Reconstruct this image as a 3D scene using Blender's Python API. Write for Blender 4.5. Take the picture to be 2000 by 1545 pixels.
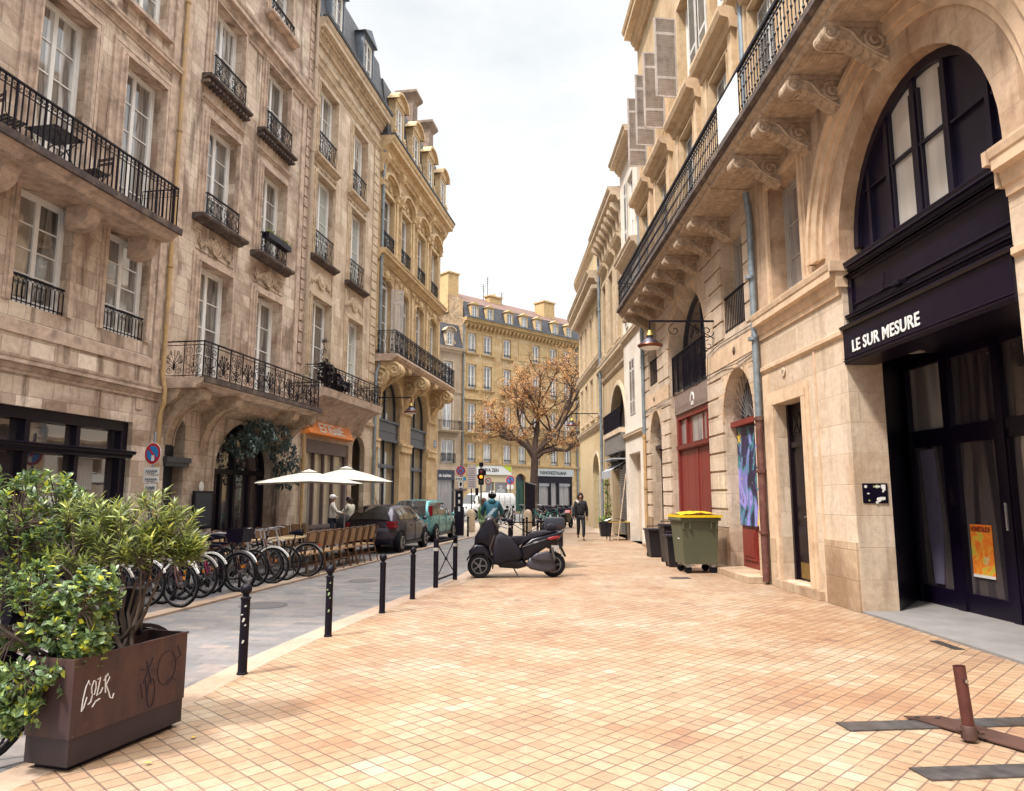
import bpy, bmesh, math, random
from mathutils import Vector, Matrix
for o in list(bpy.data.objects): bpy.data.objects.remove(o, do_unlink=True)
S = bpy.context.scene
COL = S.collection
PI = math.pi
rnd = random.Random(7)

# ---------------------------------------------------------------- camera, sky, sun
cam = bpy.data.cameras.new('camera'); cam_o = bpy.data.objects.new('camera', cam); COL.objects.link(cam_o)
cam.sensor_width = 36; cam.lens = 1400/2000*36; cam.clip_start = .05; cam.clip_end = 800
cam_o.location = (0, 0, 1.7); cam_o.rotation_euler = (math.radians(90)+math.atan(197.5/1400), 0, 0)
S.camera = cam_o
SKY_HI = 7.2
SUN_EL, SUN_AZ = math.radians(58), math.radians(232)      # azimuth clockwise from +Y
W = bpy.data.worlds.new("World"); S.world = W; W.use_nodes = True
nt = W.node_tree; nt.nodes.clear()
wo = nt.nodes.new('ShaderNodeOutputWorld'); bg = nt.nodes.new('ShaderNodeBackground'); bg.inputs[1].default_value = .050
sky = nt.nodes.new('ShaderNodeTexSky'); sky.sky_type = 'NISHITA'; sky.sun_disc = False
sky.sun_elevation = SUN_EL; sky.sun_rotation = SUN_AZ
tc = nt.nodes.new('ShaderNodeTexCoord'); mp = nt.nodes.new('ShaderNodeMapping'); mp.inputs['Scale'].default_value = (1, 1, 2.2)
nz = nt.nodes.new('ShaderNodeTexNoise'); nz.inputs['Scale'].default_value = 2.6; nz.inputs['Detail'].default_value = 7; nz.inputs['Roughness'].default_value = .55
rp = nt.nodes.new('ShaderNodeValToRGB'); rp.color_ramp.elements[0].position = .30; rp.color_ramp.elements[1].position = .52
rp.color_ramp.elements[0].color = (.80, .80, .80, 1); rp.color_ramp.elements[1].color = (1, 1, 1, 1)
nz2 = nt.nodes.new('ShaderNodeTexNoise'); nz2.inputs['Scale'].default_value = 1.3; nz2.inputs['Detail'].default_value = 5
rp2 = nt.nodes.new('ShaderNodeValToRGB'); rp2.color_ramp.elements[0].position = .3; rp2.color_ramp.elements[1].position = .7
rp2.color_ramp.elements[0].color = (6.7, 7.0, 7.1, 1); rp2.color_ramp.elements[1].color = (7.7, 7.65, 7.55, 1)
mx = nt.nodes.new('ShaderNodeMixRGB')
nt.links.new(tc.outputs['Generated'], mp.inputs[0]); nt.links.new(mp.outputs[0], nz.inputs[0]); nt.links.new(mp.outputs[0], nz2.inputs[0])
nt.links.new(nz.outputs[0], rp.inputs[0]); nt.links.new(nz2.outputs[0], rp2.inputs[0])
nt.links.new(rp.outputs[0], mx.inputs[0]); nt.links.new(sky.outputs[0], mx.inputs[1]); nt.links.new(rp2.outputs[0], mx.inputs[2])
# fill light added: sky ramps brighter high overhead, above view, to light the facades
sx_ = nt.nodes.new('ShaderNodeSeparateXYZ'); rp3 = nt.nodes.new('ShaderNodeValToRGB'); nrm_ = nt.nodes.new('ShaderNodeVectorMath'); nrm_.operation = 'NORMALIZE'
rp3.color_ramp.elements[0].position = .645; rp3.color_ramp.elements[1].position = .86; rp3.color_ramp.elements[0].color = (1/SKY_HI,)*3+(1,); rp3.color_ramp.elements[1].color = (1, .985, .98, 1)
mu_ = nt.nodes.new('ShaderNodeVectorMath'); mu_.operation = 'MULTIPLY'; sc__ = nt.nodes.new('ShaderNodeVectorMath'); sc__.operation = 'SCALE'; sc__.inputs['Scale'].default_value = SKY_HI
nt.links.new(tc.outputs['Generated'], nrm_.inputs[0]); nt.links.new(nrm_.outputs[0], sx_.inputs[0]); nt.links.new(sx_.outputs[2], rp3.inputs[0]); nt.links.new(mx.outputs[0], mu_.inputs[0]); nt.links.new(rp3.outputs[0], mu_.inputs[1]); nt.links.new(mu_.outputs[0], sc__.inputs[0])
nt.links.new(sc__.outputs[0], bg.inputs[0]); nt.links.new(bg.outputs[0], wo.inputs[0])
sl = bpy.data.lights.new('sun', 'SUN'); sl.energy = 2.0; sl.angle = math.radians(6); sl.color = (1, .935, .87)
so = bpy.data.objects.new('sun', sl); COL.objects.link(so)
sd = Vector((math.sin(SUN_AZ)*math.cos(SUN_EL), math.cos(SUN_AZ)*math.cos(SUN_EL), math.sin(SUN_EL)))
so.rotation_euler = sd.to_track_quat('Z', 'Y').to_euler(); so.location = (0, 0, 40)
S.view_settings.view_transform = 'Standard'; S.view_settings.look = 'None'
S.view_settings.exposure = 1.54; S.view_settings.gamma = 1; S.view_settings.use_curve_mapping = False
S.render.engine = 'CYCLES'

# ---------------------------------------------------------------- materials
class NT:
    def __init__(s, name):
        s.m = bpy.data.materials.new(name); s.m.use_nodes = True; s.t = s.m.node_tree
        s.b = s.t.nodes['Principled BSDF']
    def n(s, typ, **k):
        nd = s.t.nodes.new(typ)
        for a, v in k.items(): setattr(nd, a, v)
        return nd
    def put(s, sock, v):
        if isinstance(v, bpy.types.NodeSocket): s.t.links.new(v, sock)
        elif v is not None:
            if isinstance(v, (tuple, list)) and len(v) == 3 and sock.type == 'RGBA': v = (*v, 1)
            sock.default_value = v
    def math(s, op, a, b=0., c=0.):
        nd = s.n('ShaderNodeMath', operation=op)
        for i, v in enumerate((a, b, c)): s.put(nd.inputs[i], v)
        return nd.outputs[0]
    def coord(s, kind='Object'): return s.n('ShaderNodeTexCoord').outputs[kind]
    def sep(s, v):
        nd = s.n('ShaderNodeSeparateXYZ'); s.put(nd.inputs[0], v); return nd.outputs
    def comb(s, x, y, z=0.):
        nd = s.n('ShaderNodeCombineXYZ')
        for i, v in enumerate((x, y, z)): s.put(nd.inputs[i], v)
        return nd.outputs[0]
    def noise(s, v, sc, det=4, ro=.55, dist=0.):
        nd = s.n('ShaderNodeTexNoise'); s.put(nd.inputs['Vector'], v)
        nd.inputs['Scale'].default_value = sc; nd.inputs['Detail'].default_value = det; nd.inputs['Roughness'].default_value = ro; nd.inputs['Distortion'].default_value = dist
        return nd.outputs[0]
    def ramp(s, f, stops, interp='LINEAR'):
        nd = s.n('ShaderNodeValToRGB'); s.put(nd.inputs[0], f); cr = nd.color_ramp; cr.interpolation = interp
        while len(cr.elements) < len(stops): cr.elements.new(.5)
        for e, (p, c) in zip(cr.elements, stops):
            e.position = p; e.color = (*c, 1) if isinstance(c, (tuple, list)) else (c, c, c, 1)
        return nd.outputs[0]
    def mix(s, f, a, b, mode='MIX'):
        nd = s.n('ShaderNodeMixRGB', blend_type=mode); s.put(nd.inputs[0], f); s.put(nd.inputs[1], a); s.put(nd.inputs[2], b); return nd.outputs[0]
    def white(s, v):
        nd = s.n('ShaderNodeTexWhiteNoise', noise_dimensions='2D'); s.put(nd.inputs[0], v); return nd.outputs[0]
    def bump(s, h, st=.3, d=.02):
        nd = s.n('ShaderNodeBump'); nd.inputs['Strength'].default_value = st; nd.inputs['Distance'].default_value = d
        s.put(nd.inputs['Height'], h); s.t.links.new(nd.outputs[0], s.b.inputs['Normal'])
    def set(s, **k):
        for a, v in k.items(): s.put(s.b.inputs[a.replace('_', ' ')], v)

KA = .74
def masonry(name, cols, bw, bh, j=.012, jcol=(.2, .15, .11), off=.5, stain=.5, stain_col=(.45, .38, .33), rot=0., ground=False, rough=.85, jw=.6, bump=.35, soot=0., spread=1., irregular=0., gtint=None, corr=0.):
    N = NT(name); x, y, z = N.sep(N.coord()); cols = [tuple(v*KA*(.90 if ground else 1.) for v in c) for c in cols]
    if ground:
        if rot:
            c, s_ = math.cos(rot), math.sin(rot)
            u = N.math('ADD', N.math('MULTIPLY', x, c), N.math('MULTIPLY', y, s_)); v = N.math('SUBTRACT', N.math('MULTIPLY', y, c), N.math('MULTIPLY', x, s_))
        else: u, v = x, y
    else: u = N.math('ADD', x, y); v = z
    if irregular:
        wob = N.noise(N.coord(), 1.3, 2); u = N.math('ADD', u, N.math('MULTIPLY', wob, irregular))
    vv = N.math('DIVIDE', v, bh); row = N.math('FLOOR', vv); fv = N.math('SUBTRACT', vv, row)
    r1 = N.white(N.comb(row, 3.7))
    shift = N.math('MULTIPLY', r1, off*2) if off else 0.
    uu = N.math('ADD', N.math('DIVIDE', u, bw), shift); cx = N.math('FLOOR', uu); fu = N.math('SUBTRACT', uu, cx)
    cell = N.white(N.comb(cx, row)); cell2 = N.white(N.comb(N.math('ADD', cx, 31.3), row))
    du = N.math('MULTIPLY', N.math('MINIMUM', fu, N.math('SUBTRACT', 1., fu)), bw); dv = N.math('MULTIPLY', N.math('MINIMUM', fv, N.math('SUBTRACT', 1., fv)), bh)
    d = N.math('MINIMUM', du, dv)
    jm = N.ramp(N.math('DIVIDE', d, j*2), [(.3, 1.), (.62, 0.)])
    if corr: cell = N.math('ADD', N.math('MULTIPLY', cell, 1-corr), N.math('MULTIPLY', N.ramp(N.noise(N.comb(N.math('MULTIPLY', cx, .16), N.math('MULTIPLY', row, .16)), 1., 4, .65), [(.32, 0.), (.68, 1.)]), corr))
    k = len(cols)
    base = N.ramp(cell, [(i/max(1, k-1)*spread, c) for i, c in enumerate(cols)])
    fine = N.noise(N.coord(), 9 if not ground else 14, 6, .65)
    base = N.mix(.5, base, N.ramp(fine, [(.25, .55), (.75, 1.25)]), 'MULTIPLY')
    pit = N.noise(N.coord(), 38, 3, .7)
    base = N.mix(.35, base, N.ramp(pit, [(.28, .35), (.42, 1.)]), 'MULTIPLY')
    if stain:
        st = N.noise(N.coord(), .55 if not ground else .5, 6, .62, .6)
        base = N.mix(N.math('MULTIPLY', N.ramp(st, [(.47, 0.), (.60, 1.)]), stain), base, stain_col, 'MULTIPLY')
    if soot and not ground:
        so_ = N.noise(N.comb(N.math('MULTIPLY', u, 2.6), N.math('MULTIPLY', z, .28)), 1., 6, .65)
        base = N.mix(N.math('MULTIPLY', N.ramp(so_, [(.52, 0.), (.64, 1.)]), soot), base, (.22, .17, .15), 'MULTIPLY')
    if ground:
        wp = N.noise(N.coord(), .33, 5, .6, .8); wq = N.noise(N.coord(), .8, 6, .7, .5); base = N.mix(N.math('MULTIPLY', N.ramp(wq, [(.5, 0.), (.68, 1.)]), .5), base, (.80, .74, .74), 'MULTIPLY'); base = N.mix(N.math('MULTIPLY', N.ramp(wp, [(.40, 0.), (.62, 1.)]), .55), base, gtint or (1, 1, 1), 'MULTIPLY')
        gum = N.noise(N.coord(), 7.5, 1, .5); base = N.mix(N.ramp(gum, [(.735, 0.), (.75, .45)]), base, tuple(v*.35 for v in cols[0]))
        oil = N.noise(N.coord(), 1.7, 7, .72, 1.); base = N.mix(N.ramp(oil, [(.60, 0.), (.74, .5)]), base, (.45, .40, .38), 'MULTIPLY')
        jm = N.math('MULTIPLY', jm, N.ramp(N.noise(N.coord(), 2.3, 4), [(.3, .55), (.6, 1.)]))
    col = N.mix(N.math('MULTIPLY', jm, jw), base, jcol)
    N.set(Base_Color=col, Roughness=rough)
    h = N.math('SUBTRACT', N.math('ADD', N.math('MULTIPLY', fine, .5), N.math('MULTIPLY', cell2, .25)), N.math('MULTIPLY', jm, .9))
    N.bump(h, bump, .02)
    return N.m

def paint(name, col, rough=.5, metal=0., vary=.25, scale=6, spec=.5, dirt=None, bump=0.):
    col = tuple(v*(.78 if max(col) > .03 else .6) for v in col)
    if dirt: dirt = tuple(v*.74 for v in dirt)
    N = NT(name); f = N.noise(N.coord(), scale, 5, .6)
    c = N.mix(vary, col, N.ramp(f, [(.3, tuple(v*.45 for v in col)), (.7, tuple(min(1, v*1.5) for v in col))]))
    if dirt:
        d = N.noise(N.coord(), scale*.37, 7, .7); c = N.mix(N.ramp(d, [(.5, 0.), (.72, .8)]), c, dirt)
    N.set(Base_Color=c, Roughness=N.math('ADD', rough-.06, N.math('MULTIPLY', f, .14)), Metallic=metal); N.b.inputs['Specular IOR Level'].default_value = spec
    if bump: N.bump(f, bump, .01)
    return N.m

def glassy(name, cols, rough=.03, ior=1.9, wob=.03):
    N = NT(name); oi = N.n('ShaderNodeObjectInfo').outputs['Random']
    x, y, z = N.sep(N.coord())
    f = N.noise(N.comb(N.math('MULTIPLY', x, 5.), N.math('MULTIPLY', z, .5), oi), 1.1, 0)
    c = N.ramp(N.math('ADD', N.math('MULTIPLY', oi, .62), N.math('MULTIPLY', N.ramp(f, [(.38, 0.), (.62, 1.)]), .34)), [(i/len(cols), c) for i, c in enumerate(cols)], 'LINEAR')
    N.set(Base_Color=c, Roughness=rough, IOR=ior)
    if wob: N.bump(N.noise(N.coord(), 2.2, 1), wob, .05)
    return N.m

M = {}
M['stoneA'] = masonry('weathered_limestone', [(.54, .41, .31), (.82, .67, .525), (.70, .555, .43), (.95, .80, .65)], .62, .36, .008, (.20, .14, .11), stain=.8, stain_col=(.50, .41, .37), soot=.8, jw=.65)
M['stoneB'] = masonry('grey_stained_limestone', [(.54, .415, .315), (.80, .655, .515), (.68, .54, .42), (.94, .79, .64)], .6, .35, .008, (.19, .13, .10), stain=.9, stain_col=(.46, .38, .34), soot=.8, jw=.65)
M['stoneC'] = masonry('tan_limestone', [(.60, .45, .32), (.78, .62, .46), (.70, .54, .40), (.90, .74, .57)], .7, .38, .007, (.25, .17, .11), stain=.55, stain_col=(.6, .5, .42), soot=.4, jw=.45)
M['stoneD'] = masonry('golden_limestone', [(.60, .42, .23), (.72, .53, .32), (.66, .47, .27), (.78, .60, .38)], .7, .38, .007, (.26, .17, .10), stain=.45, stain_col=(.6, .5, .4), soot=.35, jw=.4)
M['stoneE'] = masonry('ochre_limestone', [(.66, .43, .20), (.74, .52, .26), (.80, .60, .35)], .8, .42, .012, (.30, .18, .09), stain=.4, stain_col=(.65, .52, .4), soot=.2, jw=.5)
M['stoneF'] = masonry('pink_limestone', [(.52, .39, .27), (.6, .46, .33)], .8, .42, .012, (.30, .22, .15), stain=.3, stain_col=(.65, .55, .45), soot=.2, jw=.4)
M['rubble'] = masonry('rubble_stone', [(.30, .19, .10), (.45, .30, .16), (.56, .40, .24), (.36, .26, .18)], .38, .17, .02, (.22, .16, .10), stain=.5, jw=.8, irregular=.5)
M['stoneR'] = masonry('cleaned_limestone', [(.62, .47, .33), (.74, .585, .43), (.80, .65, .50), (.72, .56, .41)], 1.15, .47, .006, (.32, .21, .14), stain=.5, stain_col=(.72, .58, .46), soot=.3, jw=.4)  # lower wall stone, paler and creamier than the smooth stone above it
M['stoneRs'] = masonry('smooth_limestone', [(.62, .43, .29), (.72, .53, .37), (.66, .47, .32)], 1.1, .48, .006, (.30, .19, .12), stain=.7, stain_col=(.62, .48, .38), soot=.5, jw=.4)
M['stoneR2'] = masonry('pale_rusticated_limestone', [(.64, .49, .36), (.73, .58, .44), (.80, .65, .50)], .9, .44, .008, (.28, .19, .13), stain=.4, stain_col=(.66, .56, .47), soot=.25, jw=.35)
M['stone4'] = masonry('sandy_limestone', [(.58, .43, .25), (.64, .49, .31)], .8, .4, .006, (.34, .24, .15), stain=.4, stain_col=(.7, .58, .47), soot=.3, jw=.35)
M['stone5'] = masonry('yellow_render_stone', [(.68, .52, .29), (.72, .56, .34)], .9, .42, .005, (.42, .3, .18), stain=.3, stain_col=(.8, .66, .5), soot=.15, jw=.25)
M['stoneU'] = masonry('golden_upper_limestone', [(.62, .43, .24), (.72, .53, .32), (.67, .48, .28)], 1.1, .48, .005, (.32, .20, .11), stain=.4, stain_col=(.7, .56, .44), soot=.3, jw=.3)
M['trimU'] = paint('golden_upper_moulding', (.70, .51, .32), .85, vary=.3, scale=4, dirt=(.42, .28, .17), bump=.2)
M['plinth'] = masonry('worn_plinth_stone', [(.52, .36, .22), (.66, .49, .33)], .8, .45, .008, (.22, .15, .10), stain=.7, stain_col=(.5, .4, .33), soot=.3, jw=.5)
M['white'] = paint('white_render', (.82, .74, .64), .8, vary=.12, scale=2, dirt=(.6, .5, .4))
M['trimA'] = paint('dirty_moulding_stone', (.60, .45, .35), .85, vary=.5, scale=5, dirt=(.17, .12, .095), bump=.3)
M['trimC'] = paint('tan_moulding_stone', (.66, .51, .36), .85, vary=.4, scale=5, dirt=(.27, .19, .13), bump=.3)
M['trimD'] = paint('golden_moulding_stone', (.68, .49, .28), .85, vary=.4, scale=5, dirt=(.3, .2, .11), bump=.3)
M['trimE'] = paint('ochre_moulding_stone', (.64, .44, .21), .85, vary=.3, scale=4, dirt=(.35, .23, .12))
M['trimR'] = paint('clean_moulding_stone', (.70, .50, .33), .8, vary=.35, scale=4, dirt=(.46, .31, .19), bump=.25)
M['trimR2'] = paint('pale_moulding_stone', (.66, .52, .37), .8, vary=.35, scale=4, dirt=(.42, .31, .21), bump=.25)
M['corbel'] = paint('carved_grey_stone', (.50, .37, .26), .85, vary=.6, scale=9, dirt=(.27, .19, .13), bump=.8)
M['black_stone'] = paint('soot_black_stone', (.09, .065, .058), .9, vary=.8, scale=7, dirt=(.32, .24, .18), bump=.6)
M['frame_w'] = paint('white_window_paint', (.90, .88, .85), .45, vary=.1)
M['frame_g'] = paint('grey_window_paint', (.46, .42, .38), .5, vary=.2)
M['iron'] = paint('black_iron', (.007, .004, .013), .5, vary=.4, scale=12, spec=.2)
M['black'] = paint('black_violet_paint', (.009, .005, .018), .32, vary=.3, scale=3, spec=.25)
M['black2'] = paint('dark_panel_paint', (.016, .012, .030), .35, vary=.2, scale=2, spec=.3)
M['navy'] = paint('dark_blue_paint', (.035, .04, .06), .4, vary=.3)
M['glass'] = glassy('window_glass', [(.06, .055, .05), (.16, .145, .13), (.035, .035, .04), (.24, .23, .21), (.10, .09, .085), (.5, .5, .49)], ior=2.6)
M['glass_pale'] = glassy('curtained_glass', [(.42, .45, .43), (.3, .33, .32), (.5, .52, .5), (.36, .38, .36)], ior=2.)
M['glass_shop'] = glassy('shop_glass', [(.035, .028, .035), (.07, .058, .06), (.02, .017, .025), (.09, .075, .075)], ior=2.3)
M['glass_grey'] = glassy('frosted_grey_glass', [(.26, .235, .22), (.36, .325, .30), (.20, .18, .175)], rough=.12, ior=1.8)
M['slate'] = masonry('slate_roof', [(.05, .05, .062), (.075, .075, .09), (.10, .10, .115)], .22, .14, .008, (.02, .02, .025), stain=.4, stain_col=(.5, .5, .5), jw=.6, rough=.6)
M['tile_roof'] = masonry('clay_tile_roof', [(.12, .055, .04), (.17, .08, .055), (.21, .11, .075)], .25, .3, .02, (.08, .04, .03), stain=.4, jw=.6)
M['zinc'] = paint('zinc_sheet', (.16, .185, .22), .4, metal=.4, vary=.4, scale=4)
M['pipe_blue'] = paint('grey_blue_pipe', (.26, .31, .35), .45, metal=.3, vary=.4, dirt=(.14, .14, .14))
M['pipe_tan'] = paint('ochre_painted_pipe', (.50, .32, .14), .6, vary=.3, dirt=(.34, .26, .2))
M['pipe_cream'] = paint('cream_painted_pipe', (.55, .43, .32), .6, vary=.2, dirt=(.4, .3, .22))
M['rust'] = paint('rusty_steel', (.095, .045, .035), .6, metal=.35, vary=.6, scale=5, dirt=(.15, .07, .04))
M['rust2'] = paint('corten_planter_steel', (.05, .028, .03), .55, metal=.3, vary=.5, scale=3, dirt=(.11, .058, .035))
M['steel_dark'] = paint('dark_flat_steel', (.13, .12, .12), .45, metal=.6, vary=.7, scale=10, dirt=(.16, .10, .06))
M['red_wood'] = paint('oxblood_door_paint', (.22, .03, .022), .42, vary=.35, scale=4)
M['shutter_g'] = paint('grey_shutter_paint', (.58, .52, .48), .6, vary=.25, dirt=(.25, .2, .17))
M['shutter_w'] = paint('white_shutter_paint', (.68, .66, .62), .55, vary=.2)
M['orange'] = paint('orange_sign_panel', (1., .30, .05), .45, vary=.1)
M['wht'] = paint('white_lettering', (.85, .83, .80), .5, vary=.04)
M['wood_black'] = paint('black_varnished_door', (.014, .007, .012), .35, vary=.4, spec=.25)
M['rubber'] = paint('tyre_rubber', (.007, .006, .009), .75, vary=.3, spec=.2)
M['chrome'] = paint('bright_metal', (.62, .62, .64), .2, metal=1., vary=.1)
M['rim'] = paint('dull_wheel_rim', (.16, .155, .165), .4, metal=.6, vary=.2)
M['alu'] = paint('brushed_aluminium', (.42, .42, .44), .35, metal=.8, vary=.2)

# ---------------------------------------------------------------- mesh builder
class MB:
    def __init__(s, ox=0.): s.v = []; s.f = []; s.mi = []; s.ox = ox; s.xf = None; s.cur = 0
    def add(s, vs, fs, mi=None):
        n = len(s.v)
        for p in vs:
            if s.xf is not None: p = s.xf @ Vector(p)
            s.v.append((p[0]-s.ox, p[1], p[2]))
        for f in fs: s.f.append(tuple(i+n for i in f)); s.mi.append(s.cur if mi is None else mi)
        return s
    def box(s, x0, x1, y0, y1, z0, z1, mi=None):
        if x0 > x1: x0, x1 = x1, x0
        if y0 > y1: y0, y1 = y1, y0
        if z0 > z1: z0, z1 = z1, z0
        return s.add([(x0,y0,z0),(x1,y0,z0),(x1,y1,z0),(x0,y1,z0),(x0,y0,z1),(x1,y0,z1),(x1,y1,z1),(x0,y1,z1)],
              [(0,3,2,1),(4,5,6,7),(0,1,5,4),(1,2,6,5),(2,3,7,6),(3,0,4,7)], mi)
    def bevbox(s, x0, x1, y0, y1, z0, z1, b=.02, mi=None):
        bm = bmesh.new(); bmesh.ops.create_cube(bm, size=1)
        for v in bm.verts: v.co = Vector(((x0+x1)/2+v.co.x*(x1-x0), (y0+y1)/2+v.co.y*(y1-y0), (z0+z1)/2+v.co.z*(z1-z0)))
        bmesh.ops.bevel(bm, geom=bm.edges[:], offset=b, segments=2, affect='EDGES', profile=.6)
        bm.verts.index_update(); s.add([v.co[:] for v in bm.verts], [[v.index for v in f.verts] for f in bm.faces], mi); bm.free(); return s
    def quad(s, a, b, c, d, mi=None): return s.add([a, b, c, d], [(0, 1, 2, 3)], mi)
    def prism_x(s, prof, x0, x1, mi=None, caps=True):          # profile [(y,z)]
        n = len(prof); vs = [(x0, y, z) for y, z in prof]+[(x1, y, z) for y, z in prof]
        fs = [(i, (i+1) % n, n+(i+1) % n, n+i) for i in range(n)]
        if caps: fs += [tuple(range(n))[::-1], tuple(range(n, 2*n))]
        return s.add(vs, fs, mi)
    def prism_y(s, poly, y0, y1, mi=None):                     # polygon [(x,z)]
        n = len(poly); vs = [(x, y0, z) for x, z in poly]+[(x, y1, z) for x, z in poly]
        fs = [(i, n+i, n+(i+1) % n, (i+1) % n) for i in range(n)]+[tuple(range(n)), tuple(range(n, 2*n))[::-1]]
        return s.add(vs, fs, mi)
    def prism_z(s, poly, z0, z1, mi=None):
        n = len(poly); vs = [(x, y, z0) for x, y in poly]+[(x, y, z1) for x, y in poly]
        fs = [(i, (i+1) % n, n+(i+1) % n, n+i) for i in range(n)]+[tuple(range(n))[::-1], tuple(range(n, 2*n))]
        return s.add(vs, fs, mi)
    def tube(s, pts, r, n=6, mi=None, caps=True, closed=False):
        pts = [Vector(p) for p in pts]; m = len(pts); rr = r if isinstance(r, (list, tuple)) else [r]*m
        vs = []; up = None
        for i, p in enumerate(pts):
            t = (pts[min(i+1, m-1)]-pts[max(i-1, 0)]) if not closed else (pts[(i+1) % m]-pts[i-1])
            if t.length < 1e-9: t = Vector((0, 0, 1))
            t.normalize()
            if up is None:
                a = Vector((0, 0, 1)) if abs(t.z) < .9 else Vector((1, 0, 0))
                up = (a-t*a.dot(t)).normalized()
            else:
                up = up-t*up.dot(t)
                up = up.normalized() if up.length > 1e-6 else t.orthogonal().normalized()
            sd_ = t.cross(up)
            for k in range(n):
                a = 2*PI*(k+.5)/n; vs.append(tuple(p+(up*math.cos(a)+sd_*math.sin(a))*rr[i]))
        fs = [(i*n+k, i*n+(k+1) % n, (i+1)*n+(k+1) % n, (i+1)*n+k) for i in range(m-1) for k in range(n)]
        if closed: fs += [((m-1)*n+k, (m-1)*n+(k+1) % n, (k+1) % n, k) for k in range(n)]
        elif caps: fs += [tuple(range(n))[::-1], tuple((m-1)*n+k for k in range(n))]
        return s.add(vs, fs, mi)
    def lathe(s, prof, c=(0, 0, 0), n=16, axis='z', mi=None):  # prof [(r, h)]
        vs = []; m = len(prof)
        for r, h in prof:
            for k in range(n):
                a = 2*PI*k/n; x, y = r*math.cos(a), r*math.sin(a)
                p = {'z': (x, y, h), 'x': (h, x, y), 'y': (x, h, y)}[axis]
                vs.append((c[0]+p[0], c[1]+p[1], c[2]+p[2]))
        fs = [(i*n+k, i*n+(k+1) % n, (i+1)*n+(k+1) % n, (i+1)*n+k) for i in range(m-1) for k in range(n)]
        fs += [tuple(range(n))[::-1], tuple((m-1)*n+k for k in range(n))]
        return s.add(vs, fs, mi)
    def sphere(s, c, r, n=10, sc=(1, 1, 1), mi=None):
        vs = []; m = n+2
        for i in range(n+1):
            q = PI*i/n; rr = max(.001, r*math.sin(q))
            for k in range(m): vs.append((c[0]+rr*math.cos(2*PI*k/m)*sc[0], c[1]+rr*math.sin(2*PI*k/m)*sc[1], c[2]-r*math.cos(q)*sc[2]))
        fs = [(i*m+k, i*m+(k+1) % m, (i+1)*m+(k+1) % m, (i+1)*m+k) for i in range(n) for k in range(m)]
        return s.add(vs, fs, mi)
    def arc_ring(s, cx, zs, r0, r1, y0, y1, n=24, k=1., a0=0., a1=PI, mi=None):
        vs = []
        for i in range(n+1):
            a = a0+(a1-a0)*i/n; c_, s_ = math.cos(a), math.sin(a)
            for r, y in ((r0, y0), (r1, y0), (r1, y1), (r0, y1)): vs.append((cx+r*c_, y, zs+r*s_*k))
        fs = [(4*i+q, 4*i+(q+1) % 4, 4*i+4+(q+1) % 4, 4*i+4+q) for i in range(n) for q in range(4)]+[(0, 1, 2, 3), (4*n+3, 4*n+2, 4*n+1, 4*n)]
        return s.add(vs, fs, mi)
    def build(s, name, mats, parent=None, smooth=False, recalc=True):
        me = bpy.data.meshes.new(name); me.from_pydata(s.v, [], s.f)
        if not isinstance(mats, (list, tuple)): mats = [mats]
        for m in mats: me.materials.append(M[m] if isinstance(m, str) else m)
        if len(mats) > 1: me.polygons.foreach_set('material_index', s.mi)
        if recalc:
            bm = bmesh.new(); bm.from_mesh(me); bmesh.ops.recalc_face_normals(bm, faces=bm.faces[:]); bm.to_mesh(me); bm.free()
        if smooth:
            me.polygons.foreach_set('use_smooth', [True]*len(me.polygons))
            try: me.set_sharp_from_angle(angle=math.radians(40))
            except Exception: pass
        o = bpy.data.objects.new(name, me); COL.objects.link(o)
        if parent is not None: o.parent = parent
        return o

def tag(o, label, cat, group=None, kind=None):
    o['label'] = label
    if cat: o['category'] = cat
    if group: o['group'] = group
    if kind: o['kind'] = kind
    return o
def thing(name, label, cat, loc=(0, 0, 0), rz=0., group=None):
    o = bpy.data.objects.new(name, None); COL.objects.link(o); o.location = loc; o.rotation_euler = (0, 0, rz); o.empty_display_size = .2
    return tag(o, label, cat, group)
def dup(root, loc=None, rz=None, label=None, group=None, scale=None):
    def cp(o, parent):
        c = o.copy(); COL.objects.link(c); c.parent = parent
        for ch in list(o.children): cp(ch, c)
        return c
    r = cp(root, None)
    if loc is not None: r.location = loc
    if rz is not None: r.rotation_euler = (0, 0, rz)
    if label: r['label'] = label
    if group: r['group'] = group
    if scale: r.scale = (scale,)*3 if not isinstance(scale, tuple) else scale
    return r
def text_mesh(name, s, size, mat, parent=None, loc=(0, 0, 0), rot=(PI/2, 0, 0), sx=1., bold=0., ext=.006, align='LEFT', shear=0., spacing=1.):
    cu = bpy.data.curves.new('txt', 'FONT'); cu.body = s; cu.size = size; cu.extrude = ext; cu.offset = bold; cu.align_x = align; cu.resolution_u = 3; cu.shear = shear; cu.space_character = spacing
    t = bpy.data.objects.new('txt', cu); COL.objects.link(t)
    bpy.context.view_layer.update()
    me = bpy.data.meshes.new_from_object(t.evaluated_get(bpy.context.evaluated_depsgraph_get()))
    bpy.data.objects.remove(t, do_unlink=True)
    me.materials.clear(); me.materials.append(M[mat] if isinstance(mat, str) else mat)
    o = bpy.data.objects.new(name, me); COL.objects.link(o)
    o.location = loc; o.rotation_euler = rot; o.scale = (sx, 1, 1)
    if parent is not None: o.parent = parent
    return o
def spiral(cx, cz, r, a0, turns, y=0., n=None, d=1, shrink=.12):
    n = n or int(10*turns)+4
    return [(cx+r*(1-(1-shrink)*i/n)*math.cos(a0+d*2*PI*turns*i/n), y, cz+r*(1-(1-shrink)*i/n)*math.sin(a0+d*2*PI*turns*i/n)) for i in range(n+1)]
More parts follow.
